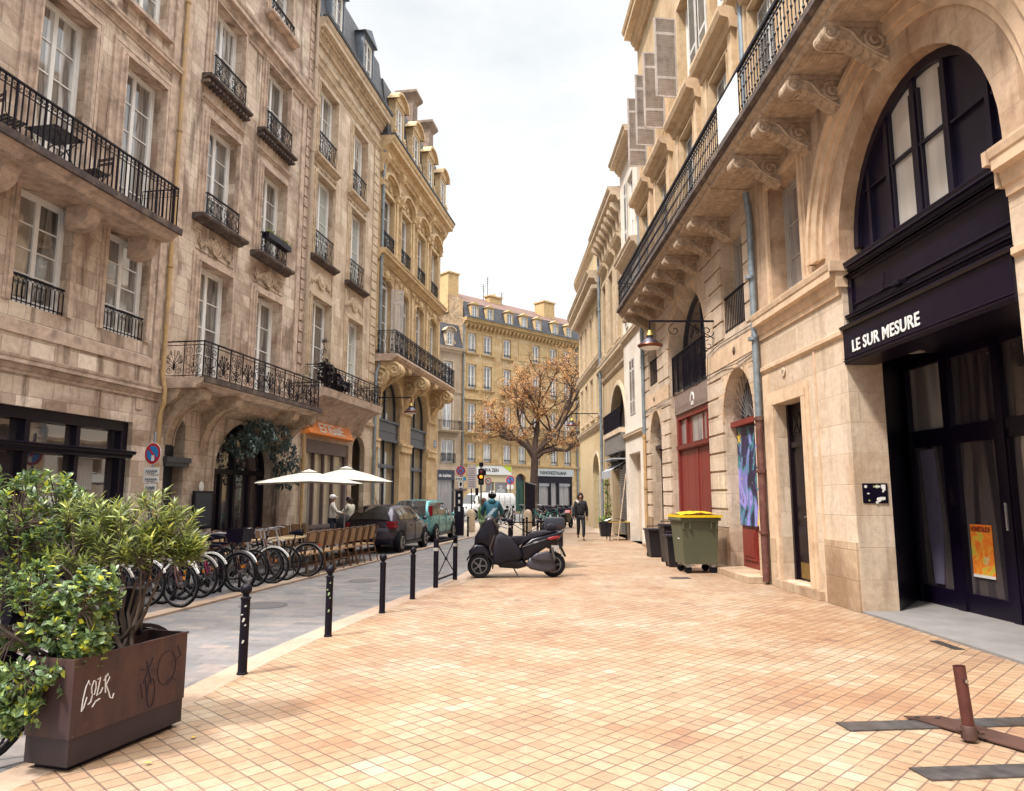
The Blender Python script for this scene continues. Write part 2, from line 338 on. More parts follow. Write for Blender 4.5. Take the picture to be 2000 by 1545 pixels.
# ---------------------------------------------------------------- facade helpers (local frame: x along the street, -y towards the street, z up)
KL = math.hypot(1, .167); KR = math.hypot(1, .025)
def left_building(label, s0, cat='building', name='stone_building', off=0.):
    ang = math.atan2(1, .167); d = Vector((.167/KL, 1/KL)); n = Vector((1/KL, -.167/KL))
    p = Vector((-11.53, 0))+d*s0+n*off
    return thing(name, label, cat, (p.x, p.y, 0), ang)
def right_building(label, s0, cat='building', name='stone_building', off=0.):
    ang = math.atan2(-1, .025); d = Vector((.025/KR, -1/KR)); n = Vector((-1/KR, -.025/KR))
    p = Vector((5.44-.025*40, 40))+d*s0+n*off
    return thing(name, label, cat, (p.x, p.y, 0), ang)
def lw(s, off, z=0.):   # left-row frame to world
    d = Vector((.167/KL, 1/KL)); n = Vector((1/KL, -.167/KL)); p = Vector((-11.53, 0))+d*s+n*off; return (p.x, p.y, z)
def rw(s, off, z=0.):
    d = Vector((.025/KR, -1/KR)); n = Vector((-1/KR, -.025/KR)); p = Vector((4.44, 40))+d*s+n*off; return (p.x, p.y, z)

def arch_z(o, x):
    cx = (o['x0']+o['x1'])/2; r = (o['x1']-o['x0'])/2; t = max(0., 1-((x-cx)/r)**2); return o['zs']+o['rz']*math.sqrt(t)
def op(x0, x1, z0, z1, rz=0., d=.28):
    """an opening; rz > 0 gives it an arched head of that rise below z1"""
    o = dict(x0=x0, x1=x1, z0=z0, z1=z1, rz=rz, d=d, zs=z1-rz); return o
def wall(P, x0, x1, z0, z1, ops, mat, name='wall', ox=0., depth=8., rustic=0., reveal_mat=None, back=True):
    mb = MB(ox); xs = sorted({x0, x1, *[v for o in ops for v in (o['x0'], o['x1'])]}); zs = sorted({z0, z1, *[v for o in ops for v in (o['z0'], o['z1'])]})
    xs = [x for x in xs if x0-1e-6 <= x <= x1+1e-6]; zs = [z for z in zs if z0-1e-6 <= z <= z1+1e-6]
    for i in range(len(xs)-1):
        zz = None
        for j in range(len(zs)-1):
            cx, cz = (xs[i]+xs[i+1])/2, (zs[j]+zs[j+1])/2
            inside = any(o['x0'] < cx < o['x1'] and o['z0'] < cz < o['z1'] for o in ops)
            if not inside:
                if zz is None: zz = zs[j]
            if (inside or j == len(zs)-2) and zz is not None:
                top = zs[j] if inside else zs[j+1]
                if top > zz: mb.quad((xs[i], 0, zz), (xs[i+1], 0, zz), (xs[i+1], 0, top), (xs[i], 0, top))
                zz = None
    for o in ops:
        a, b, c, e, d = o['x0'], o['x1'], o['z0'], o['z1'], o['d']
        mb.quad((a, 0, c), (a, d, c), (a, d, o['zs']), (a, 0, o['zs'])); mb.quad((b, 0, c), (b, 0, o['zs']), (b, d, o['zs']), (b, d, c))
        mb.quad((a, 0, c), (b, 0, c), (b, d, c), (a, d, c))
        if o['rz'] > 0:
            n = 20; px = [(a+b)/2-(b-a)/2*math.cos(PI*k/n) for k in range(n+1)]; pz = [arch_z(o, x) for x in px]
            for k in range(n):
                mb.quad((px[k], 0, pz[k]), (px[k+1], 0, pz[k+1]), (px[k+1], 0, e), (px[k], 0, e))
                mb.quad((px[k], 0, pz[k]), (px[k], d, pz[k]), (px[k+1], d, pz[k+1]), (px[k+1], 0, pz[k+1]))
        else: mb.quad((a, 0, e), (a, d, e), (b, d, e), (b, 0, e))
    if back:
        mb.quad((x0, 0, z0), (x0, 0, z1), (x0, depth, z1), (x0, depth, z0)); mb.quad((x1, 0, z0), (x1, depth, z0), (x1, depth, z1), (x1, 0, z1))
        mb.quad((x0, 0, z1), (x1, 0, z1), (x1, depth, z1), (x0, depth, z1)); mb.quad((x0, depth, z0), (x0, depth, z1), (x1, depth, z1), (x1, depth, z0))
    return mb.build(name, mat, P, recalc=False)

def surround(mb, o, w=.16, p=.05, steps=2, sill=True):
    """moulded stone frame round a rectangular or arched opening"""
    for k in range(steps):
        ww, pp = w*(1-k*.45), p*(.5+.5*k) if steps > 1 else p
        a, b, c = o['x0'], o['x1'], o['z0']
        i0 = 0 if k == 0 else w*.45*k
        for x0, x1 in ((a-w, a-i0*0-.0), (b, b+w)):
            pass
        q = w-w*.4*k
        e_ = .002+.004*k; mb.box(a-q, a-e_, -pp-.004*k, .002-.001*k, c+.003*k, o['zs']-.003*k); mb.box(b+e_, b+q, -pp-.004*k, .002-.001*k, c+.003*k, o['zs']-.003*k)
        if o['rz'] > 0:
            r = (b-a)/2; mb.arc_ring((a+b)/2, o['zs'], r+e_, r+q, -pp-.004*k, .001, 18, o['rz']/r)
        else: mb.box(a-q, b+q, -pp-.004*k-.001, .001-.001*k, o['z1']+e_, o['z1']+q)

def casement(P, o, rows=4, leaves=2, mat='frame_w', glass='glass', fw=.07, ox=0., name='window', d=None, blind=0., cols=1, handle=False, skew=None):
    """timber window filling an opening: frame, leaves and glazing bars in one mesh; the panes are its sub-part"""
    d = o['d'] if d is None else d; o = dict(o, x0=o['x0']+.004, x1=o['x1']-.004, z0=o['z0']+.003, z1=o['z1']-.004, zs=o['zs']-.004); a, b, c, e = o['x0'], o['x1'], o['z0'], o['z1']; mb = MB(ox)
    y0, y1 = d-.10, d-.01
    mb.box(a, a+fw, y0, y1, c, o['zs']); mb.box(b-fw, b, y0, y1, c, o['zs']); mb.box(a+fw, b-fw, y0, y1, c, c+fw*1.3)
    if o['rz'] > 0:
        r = (b-a)/2; mb.arc_ring((a+b)/2, o['zs'], r-fw, r, y0, y1, 18, o['rz']/r)
        mb.box(a+fw, b-fw, y0+.01, y1, o['zs']-fw/2, o['zs']+fw/2)
        top = o['zs']-fw/2
        mb.box((a+b)/2-fw*.4, (a+b)/2+fw*.4, y0+.02, y1, top+fw, o['zs']+o['rz']-fw*.6)
    else: mb.box(a+fw, b-fw, y0, y1, e-fw, e); top = e-fw
    W = (b-a-2*fw)/leaves
    for l in range(leaves):
        xa, xb = a+fw+l*W, a+fw+(l+1)*W; f2 = fw*.75
        ya, yb = y0+.018, y1-.012
        mb.box(xa, xa+f2, ya, yb, c+fw*1.3, top); mb.box(xb-f2, xb, ya, yb, c+fw*1.3, top)
        mb.box(xa+f2, xb-f2, ya, yb, c+fw*1.3, c+fw*1.3+f2*1.4); mb.box(xa+f2, xb-f2, ya, yb, top-f2, top)
        zb, zt = c+fw*1.3+f2*1.4, top-f2
        for k in range(1, rows):
            z = zb+(zt-zb)*k/rows; mb.box(xa+f2, xb-f2, ya+.02, yb-.02, z-.014, z+.014)
        for k in range(1, cols):
            x = xa+(xb-xa)*k/cols; mb.box(x-.012, x+.012, ya+.021, yb-.021, zb, zt)
    w = mb.build(name, mat, P)
    g = MB(ox); gy = y1-.03
    if o['rz'] > 0:
        n = 18; pts = [((a+b)/2-(b-a)/2*.985*math.cos(PI*k/n), gy, o['zs']+o['rz']*.985*math.sin(PI*k/n)) for k in range(n+1)]
        g.add([(a+.01, gy, c+.01)]+pts+[(b-.01, gy, c+.01)], [tuple(range(n+3))])
    else: g.quad((a+.01, gy, c+.01), (b-.01, gy, c+.01), (b-.01, gy, e-.01), (a+.01, gy, e-.01))
    g.build('pane', glass, w)
    return w

def sill(mb, x0, x1, z, p=.25, h=.14, steps=3):
    prof = [(.002, z-h*1.6), (-p*.35, z-h*1.5), (-p*.55, z-h), (-p*.95, z-h*.8), (-p, z-h*.3), (-p, z), (.002, z+.01)]
    mb.prism_x(prof, x0, x1)
def cornice_prof(p, h, z):
    """stepped moulding profile, projection p, height h, top at z"""
    return [(.003, z-h), (-p*.18, z-h), (-p*.2, z-h*.82), (-p*.32, z-h*.78), (-p*.42, z-h*.6), (-p*.45, z-h*.5), (-p*.85, z-h*.46), (-p*.85, z-h*.24), (-p*.93, z-h*.2), (-p, z-h*.06), (-p, z), (.003, z+.03)]

def scroll_motif(mb, x0, x1, z0, z1, r=.011, y=0., kind=0):
    """one panel of wrought-iron scrolls drawn in the xz plane"""
    w, h = x1-x0, z1-z0; cx, cz = (x0+x1)/2, (z0+z1)/2; R = min(w*.22, h*.16)
    def sp(x, z, rr, a, t, dd): mb.tube(spiral(x, z, rr, a, t, y, None, dd, .15), r, 4)
    if kind == 0:                                   # lyre of four C scrolls round a stem
        for sx in (-1, 1):
            sp(cx+sx*w*.27, z0+R*1.15, R, PI/2, 1.4, sx); sp(cx+sx*w*.27, z1-R*1.15, R, -PI/2, 1.4, -sx)
            sp(cx+sx*w*.11, cz+h*.10, R*.62, -PI/2, 1.2, -sx); sp(cx+sx*w*.13, cz-h*.16, R*.62, PI/2, 1.2, sx)
            mb.tube([(cx+sx*w*.27, y, z0+R*2.15), (cx+sx*w*.42, y, z0+h*.42), (cx+sx*w*.36, y, cz), (cx+sx*w*.44, y, z0+h*.62), (cx+sx*w*.27, y, z1-R*2.15)], r, 4)
            mb.tube([(cx, y, z0+.02), (cx+sx*w*.10, y, z0+h*.22), (cx+sx*w*.02, y, z0+h*.36)], r, 4)
        mb.tube([(cx, y, z0), (cx, y, z1)], r, 4)
    elif kind == 1:                                 # palmette fan
        for k in range(-3, 4):
            a = PI/2+k*.34; L = h*(.66-.05*abs(k))
            tip = (cx+math.cos(a)*L*.62, y, z0+h*.2+math.sin(a)*L)
            mb.tube([(cx, y, z0+h*.16), (cx+math.cos(a)*L*.15, y, z0+h*.2+math.sin(a)*L*.5), tip], r, 4)
            if k: sp(tip[0]-(1 if k > 0 else -1)*R*.45*0, tip[2], R*.42, a+PI, 1.1, -1 if k > 0 else 1)
        for sx in (-1, 1): sp(cx+sx*w*.26, z0+R*1.2, R, PI/2, 1.5, sx); sp(cx+sx*w*.36, z0+h*.5, R*.7, 0, 1.2, sx)
    else:                                           # S scrolls
        for sx in (-1, 1):
            sp(cx+sx*w*.22, z0+R*1.1, R, PI/2, 1.3, -sx); sp(cx+sx*w*.22, z1-R*1.1, R, -PI/2, 1.3, sx)
            mb.tube([(cx+sx*w*.22, y, z0+R*2.1), (cx+sx*w*.05, y, cz), (cx+sx*w*.22, y, z1-R*2.1)], r, 4)

def rail_run(mb, x0, x1, z0, z1, style, y=0., post=True):
    """railing drawn along x in the plane y"""
    w = x1-x0
    mb.box(x0, x1, y-.025, y+.025, z1-.035, z1); mb.box(x0, x1, y-.012, y+.012, z0+.04, z0+.06)
    if style == 'bars':
        mb.box(x0, x1, y-.009, y+.009, z1-.20, z1-.185)
        n = max(2, int(w/.125))
        for k in range(n+1):
            x = x0+w*k/n; t = .011 if k % 5 else .017
            mb.box(x-t, x+t, y-t, y+t, z0 if k % 5 == 0 else z0+.05, z1-.03)
            if k < n: mb.tube(spiral(x+w/n/2, z1-.115, .045, -PI/2+(k % 2)*PI, 1.0, y, 8, 1, .3), .007, 4)
    elif style == 'baluster':
        n = max(2, int(w/.13))
        mb.box(x0, x1, y-.012, y+.012, z1-.14, z1-.12)
        for k in range(n+1):
            x = x0+w*k/n
            prof = [(.011, z0), (.011, z0+.12), (.026, z0+.15), (.011, z0+.2), (.011, (z0+z1)/2-.05), (.024, (z0+z1)/2), (.011, (z0+z1)/2+.05), (.011, z1-.24), (.024, z1-.2), (.011, z1-.16), (.011, z1-.03)]
            mb.lathe([(r_, h_) for r_, h_ in prof], (x, y, 0), 5)
    elif style == 'scroll':
        n = max(1, round(w/.62)); mb.box(x0, x1, y-.008, y+.008, z1-.12, z1-.10)
        for k in range(n):
            a, b = x0+w*k/n, x0+w*(k+1)/n
            scroll_motif(mb, a+.02, b-.02, z0+.06, z1-.12, .0105, y, (0, 1)[k % 2] if n > 1 else 0)
            mb.box(a-.013, a+.013, y-.013, y+.013, z0, z1)
        mb.box(x1-.013, x1+.013, y-.013, y+.013, z0, z1)
    elif style == 'dense':
        n = max(1, round(w/.36))
        for k in range(n):
            a, b = x0+w*k/n, x0+w*(k+1)/n
            scroll_motif(mb, a+.01, b-.01, z0+.06, z1-.05, .013, y, 2 if k % 2 else 0)
            mb.box(a-.011, a+.011, y-.011, y+.011, z0, z1)
        mb.box(x1-.011, x1+.011, y-.011, y+.011, z0, z1)
    elif style == 'guard':                          # small window guard
        n = max(2, round(w/.4))
        mb.box(x0, x1, y-.008, y+.008, z1-.10, z1-.09)
        for k in range(n): scroll_motif(mb, x0+w*k/n+.01, x0+w*(k+1)/n-.01, z0+.05, z1-.10, .010, y, 2 if k % 2 else 0)
        for x in (x0, x1): mb.box(x-.011, x+.011, y-.011, y+.011, z0, z1)
    elif style == 'guardbars':
        n = max(3, int(w/.11))
        for k in range(n+1):
            x = x0+w*k/n; mb.box(x-.008, x+.008, y-.008, y+.008, z0, z1-.1)
            if k < n: mb.tube([(x, y, z1-.1), (x+w/n/2, y, z1-.04), (x+w/n, y, z1-.1)], .007, 4)

def guard(W, o, h, style='guard', ox=0., p=.10, z=None):
    z = o['z0']+.02 if z is None else z
    mb = MB(ox); rail_run(mb, o['x0']-.02 if p > .05 else o['x0']+.01, o['x1']+.02 if p > .05 else o['x1']-.01, z, z+h, style, -p if p > .05 else .06)
    if p > .05:
        for x in (o['x0']-.02, o['x1']+.02):
            mb.box(x-.01, x+.01, -p, .01, z+h-.03, z+h-.005); mb.box(x-.01, x+.01, -p, .01, z+.03, z+.05)
    return mb.build('window_guard', 'iron', W)

def balcony(P, x0, x1, zt, off, h, hr, style, smat='black_stone', ox=0., sides=(True, True), prof=None):
    if prof is None: prof = [(.003, zt-h), (-off*.80, zt-h), (-off*.86, zt-h*.7), (-off*.95, zt-h*.6), (-off, zt-h*.35), (-off-.04, zt-h*.3), (-off-.04, zt), (.003, zt)]
    sl_ = MB(ox).prism_x(prof, x0, x1).build('balcony', 'trimA' if smat == 'black_stone' else smat, P)
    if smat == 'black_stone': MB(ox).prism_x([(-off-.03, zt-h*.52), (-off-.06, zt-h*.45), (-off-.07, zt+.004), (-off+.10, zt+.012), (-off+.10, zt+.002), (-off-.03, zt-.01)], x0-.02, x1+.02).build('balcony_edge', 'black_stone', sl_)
    mb = MB(ox); y = -off+.06; rail_run(mb, x0+.06, x1-.06, zt, zt+hr, style, y)
    for i, x in enumerate((x0+.06, x1-.06)):
        if sides[i]:
            m2 = MB(0); rail_run(m2, 0, off-.06, zt, zt+hr, style, 0)
            mb.add([(x, y+v[0], v[2]) for v in m2.v], m2.f)
    mb.build('balcony_railing', 'iron', sl_)
    return sl_

def console(mb, x, w, zt, off, h, curl=True, th=None):
    """carved scroll bracket under a balcony; profile in yz, width w along x"""
    pr = []
    n = 16
    for k in range(n+1):                              # under-curve from front volute to wall
        t = k/n; y = -off*(1-t); z = zt-h*(.32+.50*t**1.25-.16*math.sin(t*PI)*(1-t))
        pr.append((y, z))
    prof = [(.003, zt-.01), (-off*.98, zt-.01)]+[(p[0]*.98, p[1]) for p in pr]+[(.003, pr[-1][1])]
    mb.prism_x(prof, x-w/2, x+w/2)
    rv = h*.17
    mb.lathe([(rv, -w*.56), (rv*.9, -w*.5), (rv, -w*.3), (rv*.86, -w*.12), (rv, 0), (rv*.86, w*.12), (rv, w*.3), (rv*.9, w*.5), (rv, w*.56)], (x, -off*.93, zt-h*.20), 14, 'x')
    if curl:
        for sx in (-1, 1):
            xx = x+sx*(w/2+.008)
            for (cy, cz, r0, a0, dd, tt) in ((-off*.93, zt-h*.20, rv*1.02, 0, -sx, 1.6), (-off*.22, zt-h*.36, h*.24, PI/2, 1, 1.8)):
                pts = [(xx, cy+p[0], cz+p[2]) for p in spiral(0, 0, r0, a0, tt, 0, 18, 1 if dd > 0 else -1, .12)]
                mb.tube(pts, h*.042, 5)
            mb.tube([(xx, -off*.85, zt-h*.04), (xx, -off*.6, zt-h*.16), (xx, -off*.45, zt-h*.42), (xx, -off*.22, zt-h*.62), (xx, -off*.05, zt-h*.72)], h*.036, 5)
            mb.tube([(xx, -off*.6, zt-h*.1), (xx, -off*.5, zt-h*.3), (xx, -off*.38, zt-h*.12), (xx, -off*.3, zt-h*.26)], h*.022, 5)
    for k in range(7):                                # leaf rows down the belly
        t = (k+1)/8; y = -off*(1-t); z = zt-h*(.32+.50*t**1.25-.16*math.sin(t*PI)*(1-t))
        for sx in (-1, 1): mb.tube([(x, y*.98, z-.002), (x+sx*w*.25, y*.98-.035, z-.012), (x+sx*w*.44, y*.98-.06, z-.002)], [.008, .014, .004], 4)

def drainpipe(P, pts, r, mat, ox=0., name='drainpipe', collars=()):
    mb = MB(ox); mb.tube(pts, r, 10)
    for z in collars: mb.lathe([(r*1.35, z-.03), (r*1.35, z+.03)], (pts[0][0], pts[0][1], 0), 10)
    return mb.build(name, mat, P, smooth=True)

def louvre(P, x0, x1, z0, z1, y=-.03, mat='shutter_w', ox=0., open_ang=None, hinge=None, name='shutter', slat=.06):
    """louvred shutter leaf; flat against the wall, or swung out by open_ang about hinge x"""
    mb = MB(0); w = x1-x0; h = z1-z0; t = .02
    for a, b in ((0, .06), (w-.06, w)): mb.box(a, b, -t, t, 0, h)
    zz = [0, h*.24, h*.80, h]
    for i, z in enumerate(zz): mb.box(.06, w-.06, -t+.002, t-.002, max(0, z-.045) if i else 0, min(h, z+.045) if i < 3 else h)
    for i in range(3):
        z = zz[i]+.06
        while z < zz[i+1]-.07:
            mb.add([(.06, -t*.9, z), (w-.06, -t*.9, z), (w-.06, t*.9, z+.04), (.06, t*.9, z+.04), (.06, -t*.9, z+.008), (w-.06, -t*.9, z+.008), (w-.06, t*.9, z+.048), (.06, t*.9, z+.048)],
                   [(0, 1, 2, 3), (7, 6, 5, 4), (0, 4, 5, 1), (3, 2, 6, 7)]); z += slat
    o = mb.build(name, mat, P)
    if open_ang is None: o.location = (x0-ox, y, z0)
    else: o.location = (hinge-ox, y, z0); o.rotation_euler = (0, 0, open_ang)
    return o

def dormer(P, x, w, z0, h, y0, ox=0., mat='zinc', roofm='slate', ped='tri', glass='glass'):
    """dormer: cheeks, front frame and pediment in one mesh, with its window"""
    mb = MB(ox); d = 2.2
    mb.box(x-w/2-.12, x-w/2, y0, y0+d, z0, z0+h, 0); mb.box(x+w/2, x+w/2+.12, y0, y0+d, z0, z0+h, 0)
    mb.box(x-w/2, x+w/2, y0+.01, y0+.2, z0+h-.14, z0+h, 0)
    if ped == 'tri':
        mb.prism_y([(x-w/2-.25, z0+h), (x+w/2+.25, z0+h), (x, z0+h+w*.42)], y0-.12, y0+d, 0)
    elif ped == 'seg':
        n = 10; R = w/2+.22; pts = [(x-R*math.cos(PI*k/n), z0+h+R*.62*math.sin(PI*k/n)) for k in range(n+1)]
        mb.prism_y([(x-R-.1, z0+h)]+pts+[(x+R+.1, z0+h)], y0-.05, y0+d, 0)
        mb.arc_ring(x, z0+h, R, R+.14, y0-.22, y0+.25, 12, .62, mi=0)
        for sx in (-1, 1): mb.tube(spiral(x+sx*(w/2+.2), z0+.35, .2, PI/2, 1.3, y0-.04, None, sx), .05, 5, mi=0)
    dm = mb.build('dormer', mat, P)
    casement(dm, dict(x0=x-w/2, x1=x+w/2, z0=z0+.02, z1=z0+h-.14, rz=0, d=y0+.16, zs=z0+h-.14), 3, 2, 'frame_w', glass, .05, ox)
    return dm
def mansard(P, x0, x1, z0, h, slope=.35, y0=.25, mat='slate', ox=0., name='roof', top=3.):
    mb = MB(ox); a = y0+h*slope
    mb.add([(x0, y0, z0), (x1, y0, z0), (x1, a, z0+h), (x0, a, z0+h), (x0, a+top*3, z0+h+top*.7), (x1, a+top*3, z0+h+top*.7), (x0, a+top*3, z0), (x1, a+top*3, z0)],
           [(0, 1, 2, 3), (3, 2, 5, 4), (0, 3, 4, 6), (1, 7, 5, 2), (6, 4, 5, 7)])
    return mb.build(name, mat, P)
def shift(P, s0):
    P.location = P.location+Matrix.Rotation(P.rotation_euler.z, 3, 'Z') @ Vector((s0, 0, 0))
    for c in P.children: c.location.x -= s0
def relief(mb, x0, x1, z0, z1, y=-.02, r=.022, n=None):
    w, h = x1-x0, z1-z0; n = n or max(1, round(w/.45))
    mb.box(x0, x1, -.02, .001, z0, z0+.02); mb.box(x0, x1, -.02, .001, z1-.02, z1)
    for k in range(n):
        a = x0+w*k/n; b = x0+w*(k+1)/n; c = (a+b)/2; rr = min((b-a)*.22, h*.30)
        for sx in (-1, 1): mb.tube(spiral(c+sx*(b-a)*.24, (z0+z1)/2+sx*h*.06, rr, PI/2, 1.2, y, 10, sx, .2), r, 4)
        mb.sphere((c, y, (z0+z1)/2), h*.12, 5, (1, .5, 1))
        for q in range(3): mb.tube([(c, y, z0+h*.2), (c+(q-1)*.12, y-.01, z0+h*.8)], [r, r*.5], 4)
def cartouche(mb, cx, z0, z1, w):
    h = z1-z0; mb.sphere((cx, -.02, (z0+z1)/2), h*.34, 8, (.8, .35, 1)); mb.arc_ring(cx, (z0+z1)/2, h*.30, h*.40, -.07, .0, 16, 1, 0, 2*PI)
    for sx in (-1, 1):
        for q in range(4):
            x = cx+sx*(w*.16+q*w*.09); mb.sphere((x, -.02, z0+h*(.62-.10*q)), h*(.17-.02*q), 6, (1, .5, 1))
            mb.tube(spiral(x, z0+h*(.55-.08*q), h*.17, PI/2*q, 1.1, -.03, 9, sx, .2), .02, 4)

# ================================================================ left row, building with plain bar balcony
A = left_building('soot-stained limestone house at the left edge with long plain-bar balcony over a black shopfront', 0)
ops = []
AX = [(8.0, 9.35), (10.5, 11.85), (13.13, 14.48), (15.5, 16.9)]
f1 = [op(a, b, 5.33, 7.62) for a, b in AX]; f2 = [op(a, b, 8.0, 11.75) for a, b in AX]; f3 = [op(a+.05, b-.05, 13.2, 15.4) for a, b in AX]
shop = op(6.4, 16.75, .0, 3.40, d=.35)
wall(A, 4.5, 17.58, 0, 18.5, f1+f2+f3+[shop], 'stoneA')
mb = MB()
mb.prism_x(cornice_prof(.16, .34, 4.34), 4.5, 17.56); mb.prism_x([(.003, 4.75), (-.03, 4.75), (-.03, 5.0), (.003, 5.02)], 4.5, 17.56)
mb.prism_x(cornice_prof(.16, .3, 12.65), 4.5, 17.56)
for o in f1: surround(mb, o, .17, .05)
for o in f2:
    surround(mb, o, .24, .11, 3)
    for x in (o['x0']-.33, o['x1']+.25): mb.box(x, x+.08, -.06, .001, 9.4, 12.0)
    mb.box(o['x0']-.34, o['x1']+.34, -.065, .001, 12.0, 12.1)
for o in f3: surround(mb, o, .2, .08, 2); mb.box(o['x0']-.22, o['x1']+.22, -.14, .002, o['z0']-.1, o['z0'])
mb.box(17.2, 17.45, -.05, .002, 4.35, 18.4)
mb.build('moulding', 'trimA', A)
for i, o in enumerate(f1): W_ = casement(A, o, 4); guard(W_, o, .55, 'guardbars', p=0)
for o in f2: casement(A, o, 5)
for o in f3: casement(A, o, 3)
bA = balcony(A, 5.0, 16.55, 7.92, 1.0, .30, 1.0, 'bars')
for s in (8.3, 10.35, 12.4, 14.45, 16.3):
    mb = MB()
    pts = [(.003, 7.62), (-.56, 7.62), (-.58, 7.52), (-.52, 7.48), (-.50, 7.36), (-.42, 7.27), (-.30, 7.2), (-.15, 7.16), (.003, 7.14)]
    mb.prism_x(pts, s-.18, s+.18); mb.build('console', 'trimA', bA)
# shopfront
sf = MB()
for a, b in ((6.4, 6.6), (9.0, 9.14), (11.6, 11.74), (13.9, 14.02), (16.55, 16.75)): sf.box(a, b, .12, .34, 0, 3.4)
sf.box(6.6, 16.55, .10, .345, 3.18, 3.4); sf.prism_x(cornice_prof(.16, .16, 2.72), 6.42, 16.74); sf.box(6.6, 16.55, .13, .34, 2.56, 2.72)
sf.box(6.6, 16.55, .14, .34, 0, .45)
for x in (7.4, 10.3, 12.8, 15.25, 15.3): sf.box(x, x+.06, .16, .34, .45, 3.18)
sfo = sf.build('shopfront', 'black', A)
g = MB(); g.quad((6.6, .3, .45), (16.55, .3, .45), (16.55, .3, 3.18), (6.6, .3, 3.18)); g.build('pane', 'glass_shop', sfo)
text_mesh('lettering', 'BARBER', .22, 'wht', sfo, (14.55, .285, 1.55), sx=.85, bold=.008)
cu = MB()
for k in range(9): cu.tube([(15.4+k*.06, .27, 1.85), (15.4+k*.06, .275, 2.5)], .03, 6)
cu.build('curtain', 'frame_g', sfo)
v = MB(); v.box(16.78, 17.0, -.02, .03, 3.72, 3.98); v.build('wall_vent', 'trimA', A)
drainpipe(A, [(17.52, -.12, 18.4), (17.52, -.12, 8.2), (17.52, -.12, 4.6), (17.52, -.2, 4.3), (17.52, -.2, 3.95), (17.52, -.12, 3.7), (17.52, -.12, 0)], .055, 'pipe_tan', collars=(14.6, 11, 7.4))
shift(A, 6)

# ================================================================ left row, building with scrolled balcony and dark arch
B = left_building('tall stained limestone house with curling wrought-iron balcony above a dark arched doorway', 0)
BX = [(18.8, 20.35), (21.75, 23.3)]
b1 = [op(a, b, 4.62, 7.95, d=.3) for a, b in BX]; b2 = [op(a, b, 9.25, 12.05, d=.3) for a, b in BX]; b3 = [op(a, b, 13.28, 15.6, d=.3) for a, b in BX]; b4 = [op(a+.05, b-.05, 17.35, 19.4, d=.3) for a, b in BX]
door_s = op(17.95, 18.75, 0, 3.75, .4, .45); arch = op(20.15, 23.75, 0, 3.9, 1.5, .6)
wall(B, 17.58, 25.05, 0, 20.6, b1+b2+b3+b4+[door_s, arch], 'stoneB')
mb = MB()
mb.prism_x(cornice_prof(.30, .62, 16.25), 17.6, 25.03); mb.box(17.6, 25.03, -.05, .001, 15.62, 15.66)
mb.prism_x(cornice_prof(.4, .5, 20.6), 17.6, 25.03)
for o in b1+b2+b3: surround(mb, o, .24, .08, 3)
for o in b4: surround(mb, o, .18, .06, 2); sill(mb, o['x0']-.25, o['x1']+.25, o['z0'], .28, .1)
mb.box(24.35, 24.6, -.06, .002, 4.3, 15.6); mb.box(17.62, 17.9, -.05, .002, 4.3, 15.6)
for z in [4.4+.38*k for k in range(42)]: mb.box(24.72, 25.04, -.045, .002, z, z+.32)
for i, (a, b) in enumerate(BX):
    mb.prism_x(cornice_prof(.10, .16, 12.62), a-.3, b+.3)
mb.build('moulding', 'trimA', B)
for i, (a, b) in enumerate(BX):
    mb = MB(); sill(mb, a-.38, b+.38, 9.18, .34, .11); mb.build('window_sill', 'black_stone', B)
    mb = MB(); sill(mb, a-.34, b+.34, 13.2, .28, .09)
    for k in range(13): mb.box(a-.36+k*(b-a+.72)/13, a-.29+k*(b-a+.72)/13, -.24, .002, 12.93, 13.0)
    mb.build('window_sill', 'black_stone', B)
for a, b in BX: mb = MB(); relief(mb, a-.15, b+.15, 8.28, 8.85, n=4); cartouche(mb, (a+b)/2, 8.25, 8.9, b-a); mb.build('carved_panel', 'corbel', B)
for i, o in enumerate(b1): casement(B, o, 4, fw=.085)
for i, o in enumerate(b2):
    W_ = casement(B, o, 4, fw=.085); guard(W_, o, .62, 'guard', p=.18)
for i, o in enumerate(b3): W_ = casement(B, o, 2, fw=.08); guard(W_, o, .62, 'guard', p=.18)
for i, o in enumerate(b4): W_ = casement(B, o, 3, fw=.07); guard(W_, o, .5, 'guard', p=.12)
bB = balcony(B, 17.65, 24.35, 4.6, 1.12, .26, .92, 'scroll')
for s in (18.05, 19.55, 24.15, 22.9):
    mb = MB(); h_ = 1.35 if s < 20 else 1.15; mb.prism_x([(.003, 4.338), (-.98, 4.338), (-1.02, 4.25), (-.98, 4.12)]+[(-.95+.93*math.cos(PI/2*(1-k/10)), 4.33-h_+(h_-.25)*math.sin(PI/2*(1-k/10))) for k in range(11)]+[(.003, 4.33-h_)], s-.16, s+.16)
    for sx in (-1, 1): mb.tube([(s+sx*.165, p[0]-.80, 4.13+p[2]) for p in spiral(0, 0, .12, 0, 1.5, 0, 14, sx)], .022, 5); mb.tube([(s+sx*.165, -.9+.86*math.cos(PI/2*(1-k/8)), 4.30-h_+(h_-.28)*math.sin(PI/2*(1-k/8))) for k in range(9)], .02, 5)
    mb.build('console', 'corbel', bB)
mb = MB(); mb.prism_x([(.003, 4.338), (-.5, 4.338), (-.4, 4.1), (-.15, 3.95), (.003, 3.9)], 17.7, 24.3)
mb.build('soffit_moulding', 'corbel', bB)
d = MB(); d.box(17.97, 18.73, .30, .44, 0, 3.3); d.box(17.9, 18.9, -.12, .3, 2.55, 2.68); d.box(17.93, 18.87, -.07, .3, 2.45, 2.549); d.build('side_door', 'navy', B)
d = MB()
d.arc_ring(21.95, 2.4, 1.65, 1.79, .45, .58, 20, 1.5/1.8); 
